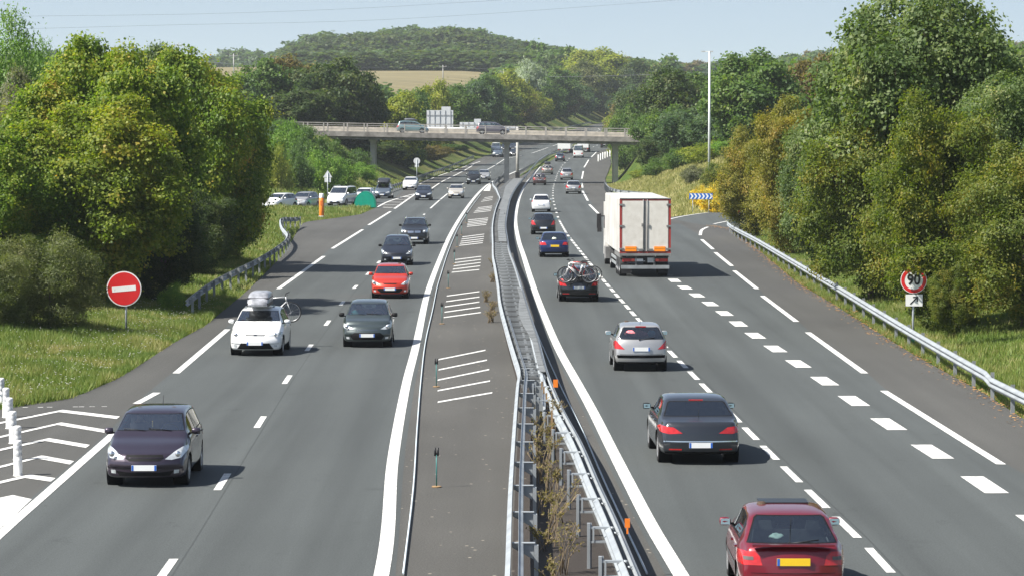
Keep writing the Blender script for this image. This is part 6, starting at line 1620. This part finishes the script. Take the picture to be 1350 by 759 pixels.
for i, (px, top, Y, wv) in enumerate([(922, 243, 272, 24), (944, 239, 271, 34), (937, 250, 266, 34), (955, 250, 265, 26)]):
    plant('bush', L_FLOWER, ['yellow flowering bush behind the left half of the chevron board', 'yellow flowering bush in the middle above the slip road', 'low yellow flowers right behind the chevron board', 'yellow flowers at the edge of the hornbeam hedge'][i], px, top, Y, wv, rz=i, cat='bush', group='yellow flowering bushes')
# -- left middle distance
plant('mid_wide', L_MID, 'green tree topping the left maples, nearest of the dark group left of the bridge', 345, 78, 425, 100, rz=.2)
plant('mid_round', L_BROWN, 'brownish tree in the middle of the dark group left of the bridge', 382, 74, 430, 84, rz=1.2)
plant('mid_wide', L_DARK, 'broad dark tree of the group left of the bridge', 432, 76, 424, 105, rz=2.2)
plant('mid_round', L_DARK, 'dark round tree at the right end of the group left of the bridge', 474, 92, 428, 68, rz=3.2)
plant('mid_round', L_DARK, 'dark tree low behind the left end of the bridge', 398, 118, 415, 90, rz=4.2)
plant('mid_wide', L_YGREEN, 'yellow-green tree behind the bridge railing, left of the first sign panel', 516, 122, 446, 80, rz=1.1)
lb = ['leftmost', 'second from left', 'third from left', 'fourth from left', 'fifth from left', 'sixth from left', 'seventh from left', 'eighth from left', 'ninth from left', 'rightmost']
for i, (px, top, Y, wv, m) in enumerate([(352, 162, 335, 46, L_BLUEG), (378, 158, 330, 50, L_BRIGHT), (408, 168, 328, 54, L_MID), (392, 196, 305, 44, L_MID), (424, 196, 312, 50, L_BRIGHT), (447, 206, 322, 46, L_BRIGHT), (436, 184, 345, 50, L_MID), (360, 190, 300, 44, L_YGREEN), (468, 196, 372, 40, L_MID), (478, 214, 362, 40, L_BRIGHT)]):
    plant('bush', m, 'leafy bush left of the bridge, '+['above the white estate, rearmost', 'bright one at the mound top', 'large one just left of the bridge end', 'mid-green one above the triangular sign, left', 'bright one above the triangular sign, right', 'bright one low at the road side', 'mid-green one against the bridge fascia', 'yellow-green one at the grass slope', 'mid-green one left of the left pier', 'bright one at the foot of the left pier'][i], px, top, Y, wv, rz=i*.9, cat='bush')
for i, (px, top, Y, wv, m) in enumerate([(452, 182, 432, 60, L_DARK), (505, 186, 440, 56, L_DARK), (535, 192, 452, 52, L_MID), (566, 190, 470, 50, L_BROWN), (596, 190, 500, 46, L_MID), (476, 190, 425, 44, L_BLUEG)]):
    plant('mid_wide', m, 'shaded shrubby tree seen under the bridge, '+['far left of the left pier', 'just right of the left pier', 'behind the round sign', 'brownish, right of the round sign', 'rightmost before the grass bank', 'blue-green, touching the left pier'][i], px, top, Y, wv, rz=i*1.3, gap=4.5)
# -- the rows beyond the bridge
tone = [('mid green', L_MID), ('blue-green', L_BLUEG), ('brownish', L_BROWN), ('dark green', L_DARK), ('yellow-green', L_YGREEN), ('grey-green', L_WILLOW)]
row = [(542, 118, 470, 62, 0), (566, 106, 490, 58, 4), (595, 112, 500, 70, 0), (622, 106, 520, 66, 1), (612, 130, 505, 60, 3), (652, 112, 545, 62, 3), (648, 136, 530, 56, 0), (678, 118, 575, 56, 2), (690, 138, 570, 46, 5), (704, 120, 610, 46, 4), (716, 108, 640, 50, 0),
       (716, 138, 600, 34, 4), (738, 112, 670, 50, 2), (744, 128, 650, 36, 1), (758, 110, 700, 48, 1), (768, 120, 690, 36, 1), (778, 108, 740, 44, 1), (786, 116, 730, 34, 5), (794, 102, 790, 40, 3), (800, 122, 800, 26, 1), (668, 92, 640, 60, 4), (640, 98, 600, 50, 0), (736, 88, 820, 56, 0), (772, 80, 860, 60, 5), (812, 92, 900, 52, 3), (835, 90, 880, 44, 0)]
order = {k: n for n, k in enumerate(sorted(range(len(row)), key=lambda k: row[k][0]))}
ordw = ['first', 'second', 'third', 'fourth', 'fifth', 'sixth', 'seventh', 'eighth', 'ninth', 'tenth', 'eleventh', 'twelfth', 'thirteenth', 'fourteenth', 'fifteenth', 'sixteenth', 'seventeenth', 'eighteenth', 'nineteenth', 'twentieth', 'twenty-first', 'twenty-second', 'twenty-third', 'twenty-fourth', 'twenty-fifth', 'twenty-sixth', 'twenty-seventh']
for i, (px, top, Y, wv, k) in enumerate(row):
    plant(('mid_round', 'mid_wide', 'mid_tall')[i % 3] if wv > 45 else 'far', tone[k][1], '%s tree in the wooded row beyond the bridge, %s from the left' % (tone[k][0], ordw[order[i]]), px, top, Y, wv, rz=i*1.7, group='trees of the left bank beyond the bridge', gap=6.)
plant('mid_tall', L_SILVER, 'silvery poplar standing out of the row beyond the bridge', 697, 79, 655, 40, rz=.5, gap=9.)
plant('mid_round', L_YGREEN, 'large yellow-green round tree on the skyline above the far bridge', 786, 64, 960, 92, rz=.5)
plant('mid_round', L_DARK, 'dark tree on the skyline right of the yellow-green one', 846, 78, 950, 62, rz=1.5)
plant('far', L_MID, 'pale green tree on the skyline left of the lighting mast', 882, 74, 1000, 64, rz=2.5)
rowr = [(828, 138, 470, 52, 0), (838, 112, 520, 60, 3), (818, 150, 560, 34, 4), (812, 148, 640, 30, 4), (826, 128, 620, 44, 2), (806, 152, 780, 22, 4), (816, 138, 740, 30, 2), (850, 118, 600, 70, 0), (880, 104, 560, 70, 0), (830, 112, 820, 46, 1), (905, 100, 620, 60, 4), (846, 150, 440, 40, 0)]
order = {k: n for n, k in enumerate(sorted(range(len(rowr)), key=lambda k: rowr[k][0]))}
for i, (px, top, Y, wv, k) in enumerate(rowr):
    plant('mid_wide' if wv > 38 else 'far_b', tone[k][1], '%s tree on the right bank beyond the bridge, %s from the left' % (tone[k][0], ordw[order[i]]), px, top, Y, wv, rz=i*2.1, group='trees of the right bank beyond the bridge')
# -- far woods that read as one mass
def wood(name, label, pts, keys, mats_, seed, kind='stuff'):
    rg = np.random.default_rng(seed)
    for mi, m in enumerate(mats_):
        Vs, Fs = [], []; nb = 0
        for i, (x, y, h, wd) in enumerate(pts):
            if i % len(mats_) != mi: continue
            me = PROTO[keys[i % len(keys)]][0]; k = len(me.vertices); co = np.empty(k*3); me.vertices.foreach_get('co', co); co = co.reshape(-1, 3)
            sel = rg.random(k//4) < .52; co = co.reshape(-1, 4, 3)[sel]; cc = co.mean(1, keepdims=True); co = cc+(co-cc)*1.45
            a = rg.uniform(0, 6.28); c_, s_ = math.cos(a), math.sin(a); co = co.reshape(-1, 3)
            q = np.stack([(co[:, 0]*c_-co[:, 1]*s_)*wd/9, (co[:, 0]*s_+co[:, 1]*c_)*wd/9, co[:, 2]*h/10], 1)+np.array([x, y, tz(x, y)-.5])
            Vs.append(q); Fs.append(np.arange(len(q)).reshape(-1, 4)+nb); nb += len(q)
        o = link_mesh(name, mesh_np(name, np.vstack(Vs), np.vstack(Fs), m, smooth=False)); o['kind'] = kind; o['label'] = ('mid-green', 'bluish', 'mixed-toned')[mi]+' trees of the '+label; o['category'] = 'wood'
rg = np.random.default_rng(5)
pts = []
skyt = [(380, 72), (392, 60), (430, 45), (500, 41), (560, 36), (600, 36), (650, 45), (690, 57), (745, 76)]
for i in range(230):
    px = rg.uniform(398, 735); lvl = (i % 6)/5.; Y = 1085+lvl*480+rg.uniform(-20, 20); X = P3(px, 100, Y)[0]
    if i % 6 >= 3: ty = np.interp(px, [a for a, b in skyt], [b for a, b in skyt])+rg.uniform(-2, 5)
    else: ty = np.interp(px, [a for a, b in skyt], [b for a, b in skyt])*(.30+lvl*.5)+84*(.70-lvl*.5)+rg.uniform(-5, 4)
    h = P3(px, ty, Y)[2]-tz(X, Y)
    pts.append((X, Y, max(6, h), rg.uniform(14, 22)))
wood('hill_wood', 'wood covering the rounded hill on the skyline', pts, ('far', 'far_b'), (L_DARK, L_BLUEG, L_DARK), 3)
pts = []
for i in range(120):
    px = rg.uniform(-40, 400); Y = rg.uniform(1500, 2100); X = P3(px, 100, Y)[0]; ty = 70+rg.uniform(-3, 6)+(6 if 200 < px < 300 else 0); h = P3(px, ty, Y)[2]-tz(X, Y); pts.append((X, Y, max(5, h), rg.uniform(10, 18)))
wood('distant_wood', 'distant woods along the left skyline', pts, ('far', 'far_b'), (L_BLUEG, L_DARK), 4)
pts = []
for i in range(170):
    px = rg.uniform(730, 1390); Y = rg.uniform(1300, 2000); X = P3(px, 100, Y)[0]; ty = np.interp(px, [730, 800, 850, 950, 1060, 1100, 1350], [88, 96, 84, 80, 70, 69, 60])+rg.uniform(-2, 8); h = P3(px, ty, Y)[2]-tz(X, Y); pts.append((X, Y, max(5, h), rg.uniform(10, 18)))
wood('distant_wood', 'distant woods along the right skyline', pts, ('far', 'far_b'), (L_BLUEG, L_BROWN, L_MID), 6)
pts = []
for i in range(150):
    Y = rg.uniform(470, 1080); s = i % 2
    X = float(XLedge(Y))-rg.uniform(16, 42) if s else float(XRedge(Y))+rg.uniform(14, 60)
    px = 675+X/Y*FOC
    if s and 470 < px < 650 and Y > 620: continue
    pts.append((X, Y, rg.uniform(6.5, 9.5), rg.uniform(8, 13)))
wood('bank_woodland', 'dense woodland backing the roadside rows beyond the bridge', pts, ('far', 'far_b'), (L_MID, L_BLUEG, L_DARK), 8)
pts = []
for i in range(60):
    Y = rg.uniform(1010, 1120); px = rg.uniform(700, 900); X = P3(px, 100, Y)[0]; pts.append((X, Y, rg.uniform(8, 13), rg.uniform(9, 14)))
for i in range(70):
    Y = rg.uniform(345, 460); s = i % 2; X = rg.uniform(-75, -40) if s else rg.uniform(32, 80); pts.append((X, Y, rg.uniform(6, 9), rg.uniform(7, 10)))
wood('bank_woodland', 'woodland closing the valley behind the far bridge', pts, ('far', 'far_b'), (L_MID, L_DARK), 9)
# pale grain field
def field(name, x0, x1, y0, y1, mat, dz, label):
    xs_ = np.arange(x0, x1+.1, 6.); ys_ = np.arange(y0, y1+.1, 10.); A, Bq = np.meshgrid(xs_, ys_); Z = terrain(A, Bq)+dz
    n1, n2 = A.shape; I = np.arange(n1*n2).reshape(n1, n2); Fq = np.stack([I[:-1, :-1], I[:-1, 1:], I[1:, 1:], I[1:, :-1]], -1).reshape(-1, 4)
    o = link_mesh(name, mesh_np(name, np.stack([A, Bq, Z], -1).reshape(-1, 3), Fq, mat)); o['kind'] = 'structure'
def wheat():
    m, nt, out = new_mat('stubble'); L = nt.links.new; tc = N(nt, 'ShaderNodeTexCoord'); n = N(nt, 'ShaderNodeTexNoise'); n.inputs['Scale'].default_value = .08; n.inputs['Detail'].default_value = 6
    mp = N(nt, 'ShaderNodeMapping'); mp.inputs['Scale'].default_value = (.5, 2.2, 1); L(tc.outputs['Object'], mp.inputs[0]); L(mp.outputs[0], n.inputs['Vector'])
    r = N(nt, 'ShaderNodeValToRGB'); e = r.color_ramp.elements; e[0].position = .38; e[0].color = (.125, .105, .045, 1); e[1].position = .62; e[1].color = (.20, .165, .075, 1); L(n.outputs[0], r.inputs[0])
    b = N(nt, 'ShaderNodeBsdfPrincipled'); b.inputs['Roughness'].default_value = .9; L(r.outputs[0], b.inputs['Base Color']); L(b.outputs[0], out.inputs[0]); return m
field('field', -125, 4, 740, 1400, wheat(), .6, '')

# ------------------------------------------------------------------ verge grass, weeds and litter
def blades(name, label, fX, n, h, wd, seed, cols, cat='grass', Yr=(60, 250)):
    rg = np.random.default_rng(seed); Y = rg.uniform(Yr[0], Yr[1], n); X = fX(Y, rg); Z = terrain(X, Y)-.07
    ok = ~((X > XLedge(Y)-.03) & (X < XRedge(Y)+.03)) & (dist_poly(X, Y, RAMP_L) > 3.3) & (dist_poly(X, Y, RAMP_R) > 4.4)
    X, Y, Z = X[ok], Y[ok], Z[ok]; n = len(X)
    cl = .6+.8*(np.sin(X*1.9+Y*.31)*np.sin(Y*.53-X*.7)*.5+.5)
    hh = h*rg.uniform(.4, 1.25, n)*cl; a = rg.uniform(0, 6.28, n); dx, dy = np.cos(a)*wd, np.sin(a)*wd; lx, ly = rg.normal(0, .35, n)*hh, rg.normal(0, .35, n)*hh
    V = np.stack([np.stack([X-dx, Y-dy, Z], 1), np.stack([X+dx, Y+dy, Z], 1), np.stack([X+lx, Y+ly, Z+hh], 1)], 1).reshape(-1, 3)
    o = link_mesh(name, mesh_np(name, V, np.arange(3*n).reshape(n, 3), leaf_mat('blade_'+name+str(seed), cols, .3), smooth=False)); o['kind'] = 'stuff'; o['label'] = label; o['category'] = cat
GC = [(.0, (.050, .085, .016)), (.4, (.088, .130, .022)), (.7, (.150, .155, .048)), (1., (.27, .23, .12))]
GD = [(.0, (.11, .12, .03)), (.5, (.20, .19, .07)), (1., (.34, .29, .15))]
blades('verge_grass', 'green and straw coloured grass on the left verge', lambda Y, r: XLedge(Y)-np.abs(r.normal(0, 1, len(Y)))*4.5-.0, 190000, .26, .016, 61, GC, Yr=(76, 135))
blades('verge_grass', 'taller grass on the left bank before the slip road', lambda Y, r: XLedge(Y)-r.random(len(Y))*11, 120000, .22, .026, 62, GC, Yr=(130, 262))
blades('verge_grass', 'grass between the exit lane and the right guardrail', lambda Y, r: XRedge(Y)+r.random(len(Y))*1.6, 90000, .24, .014, 63, GC, Yr=(60, 240))
blades('verge_grass', 'grass behind the right guardrail at the foot of the hedge', lambda Y, r: XRedge(Y)+1.2+r.random(len(Y))*7, 160000, .21, .016, 64, GC, Yr=(62, 230))
blades('verge_grass', 'dry grass on the right bank above the slip road', lambda Y, r: 12+r.random(len(Y))*26, 130000, .33, .04, 65, GD, Yr=(240, 390))
blades('verge_grass', 'rough grass on the slopes around the left slip road', lambda Y, r: -13-r.random(len(Y))*24, 120000, .34, .04, 66, GC, Yr=(255, 400))
# white wild flowers in the left verge
rg = np.random.default_rng(71); n = 900; Y = rg.uniform(78, 128, n); X = XLedge(Y)-np.abs(rg.normal(0, 2.6, n))-.3; Z = terrain(X, Y)+rg.uniform(.08, .3, n); s = .028
V = np.stack([np.stack([X-s, Y, Z], 1), np.stack([X, Y-s, Z+.02], 1), np.stack([X+s, Y, Z], 1), np.stack([X, Y+s, Z+.02], 1)], 1).reshape(-1, 3)
o = link_mesh('wild_flowers', mesh_np('wild_flowers', V, np.arange(4*n).reshape(n, 4), pmat('petal_white', (.72, .72, .66), .8), smooth=False)); o['kind'] = 'stuff'; o['label'] = 'small white wild flowers dotted in the left grass'; o['category'] = 'flowers'
# dry weeds in the median
def weeds(label, x, y, h, n, seed, spread=.35, leafn=160, mat_s=None, lean=0.):
    rg = random.Random(seed); t = thing('weed_plant', label, 'weed', (x, y, 0)); b = MB()
    tips = []
    for i in range(n):
        a = rg.uniform(0, 6.28); r_ = rg.uniform(.1, 1)*spread; hh = h*rg.uniform(.55, 1.05)
        p0 = (rg.uniform(-.12, .12), rg.uniform(-.3, .3), 0); p2 = (math.cos(a)*r_+lean, math.sin(a)*r_*1.6, hh); p1 = ((p0[0]+p2[0])/2*.7, (p0[1]+p2[1])/2*.7, hh*.55)
        b.tube([p0, p1, p2], .010, 4, r2=.004); tips.append((p1, p2))
        for k in range(3):
            f = rg.uniform(.3, .9); q = tuple(p1[j]+(p2[j]-p1[j])*f for j in range(3)); e = (q[0]+rg.uniform(-.16, .16), q[1]+rg.uniform(-.2, .2), q[2]+rg.uniform(.05, .2)); b.tube([q, e], .005, 3, r2=.003, cap=False); tips.append((q, e))
    b.build('stems', mat_s or M_STRAW, t)
    V = []; 
    for i in range(leafn):
        p, q = rg.choice(tips); f = rg.random(); c = [p[j]+(q[j]-p[j])*f+rg.uniform(-.03, .03) for j in range(3)]; s_ = rg.uniform(.015, .035); a = rg.uniform(0, 6.28); u = (math.cos(a)*s_, math.sin(a)*s_, rg.uniform(-1, 1)*s_); v = (-math.sin(a)*s_*.5, math.cos(a)*s_*.5, s_*.4)
        V += [[c[j]-u[j] for j in range(3)], [c[j]-v[j] for j in range(3)], [c[j]+u[j] for j in range(3)], [c[j]+v[j] for j in range(3)]]
    link_mesh('leaves', mesh_np('weed_leaves', np.array(V), np.arange(len(V)).reshape(-1, 4), L_WEED, smooth=False), t)
M_STRAW = pmat('dry_stem', (.20, .15, .09), .85, var=.4, scale=3)
L_WEED = leaf_mat('leaf_weed', [(.0, (.07, .075, .03)), (.5, (.13, .105, .05)), (1., (.30, .22, .05))])
for i, y in enumerate(np.arange(49, 76, 1.9)):
    weeds('dry yellow-flecked weed clump in the median soil, %s from the camera' % ordw[i], float(xLf(y))+.68+.2*math.sin(i*2.1), y+.5*math.sin(i*3.7), (.5, .8, .4, 1.1, .6)[i % 5], (6, 8, 5, 11, 6)[i % 5], 80+i, spread=.28 if i != 3 else .6, lean=.1*(i % 2) if i != 3 else .5)
for i, (px, py) in enumerate([(633, 398), (641, 412), (638, 425), (643, 372), (644, 352)]):
    x, y = G(px, py); weeds('straw-coloured tuft at the foot of the left median rail, %s from the camera' % ordw[[2, 1, 0, 3, 4][i]], x+.25, y, .45, 26, 120+i, .28, 120)
x, y = G(228, 407, .3); t_ = plant('bush', L_BRIGHT, 'small bright green sapling at the lower end of the left guardrail', X=x, Y=y, H=1.35, Wm=1.0, cat='bush'); 
# brown leaf litter along the right asphalt edge
rg = np.random.default_rng(77); n = 5000; Y = rg.uniform(66, 230, n); X = XRedge(Y)+rg.normal(.15, .28, n); Z = np.maximum(terrain(X, Y)-.03, .012)+rg.uniform(0, .03, n); s = rg.uniform(.03, .07, n); a = rg.uniform(0, 6.28, n)
c_, s_ = np.cos(a)*s, np.sin(a)*s
V = np.stack([np.stack([X-c_, Y-s_, Z], 1), np.stack([X+s_*.6, Y-c_*.6, Z+.01], 1), np.stack([X+c_, Y+s_, Z+.015], 1), np.stack([X-s_*.6, Y+c_*.6, Z], 1)], 1).reshape(-1, 3)
o = link_mesh('leaf_litter', mesh_np('leaf_litter', V, np.arange(4*n).reshape(n, 4), leaf_mat('leaf_fallen', [(0, (.10, .05, .02)), (.5, (.20, .10, .035)), (1, (.30, .19, .08))], .1), smooth=False)); o['kind'] = 'stuff'; o['label'] = 'brown fallen leaves along the right asphalt edge'; o['category'] = 'leaf litter'

# ------------------------------------------------------------------ air
hz = MB(); hz.box((0, 2950, 60), (7000, 6300, 140)); 
m, nt, out = new_mat('haze'); pv = N(nt, 'ShaderNodeVolumePrincipled'); pv.inputs['Density'].default_value = .00011; pv.inputs['Color'].default_value = (.86, .93, 1., 1); pv.inputs['Anisotropy'].default_value = .25
nt.links.new(pv.outputs[0], out.inputs['Volume'])
o = hz.build('haze', m); o['kind'] = 'stuff'; o['label'] = 'thin pale summer haze over the whole valley'; o['category'] = 'haze'
bpy.context.view_layer.update()
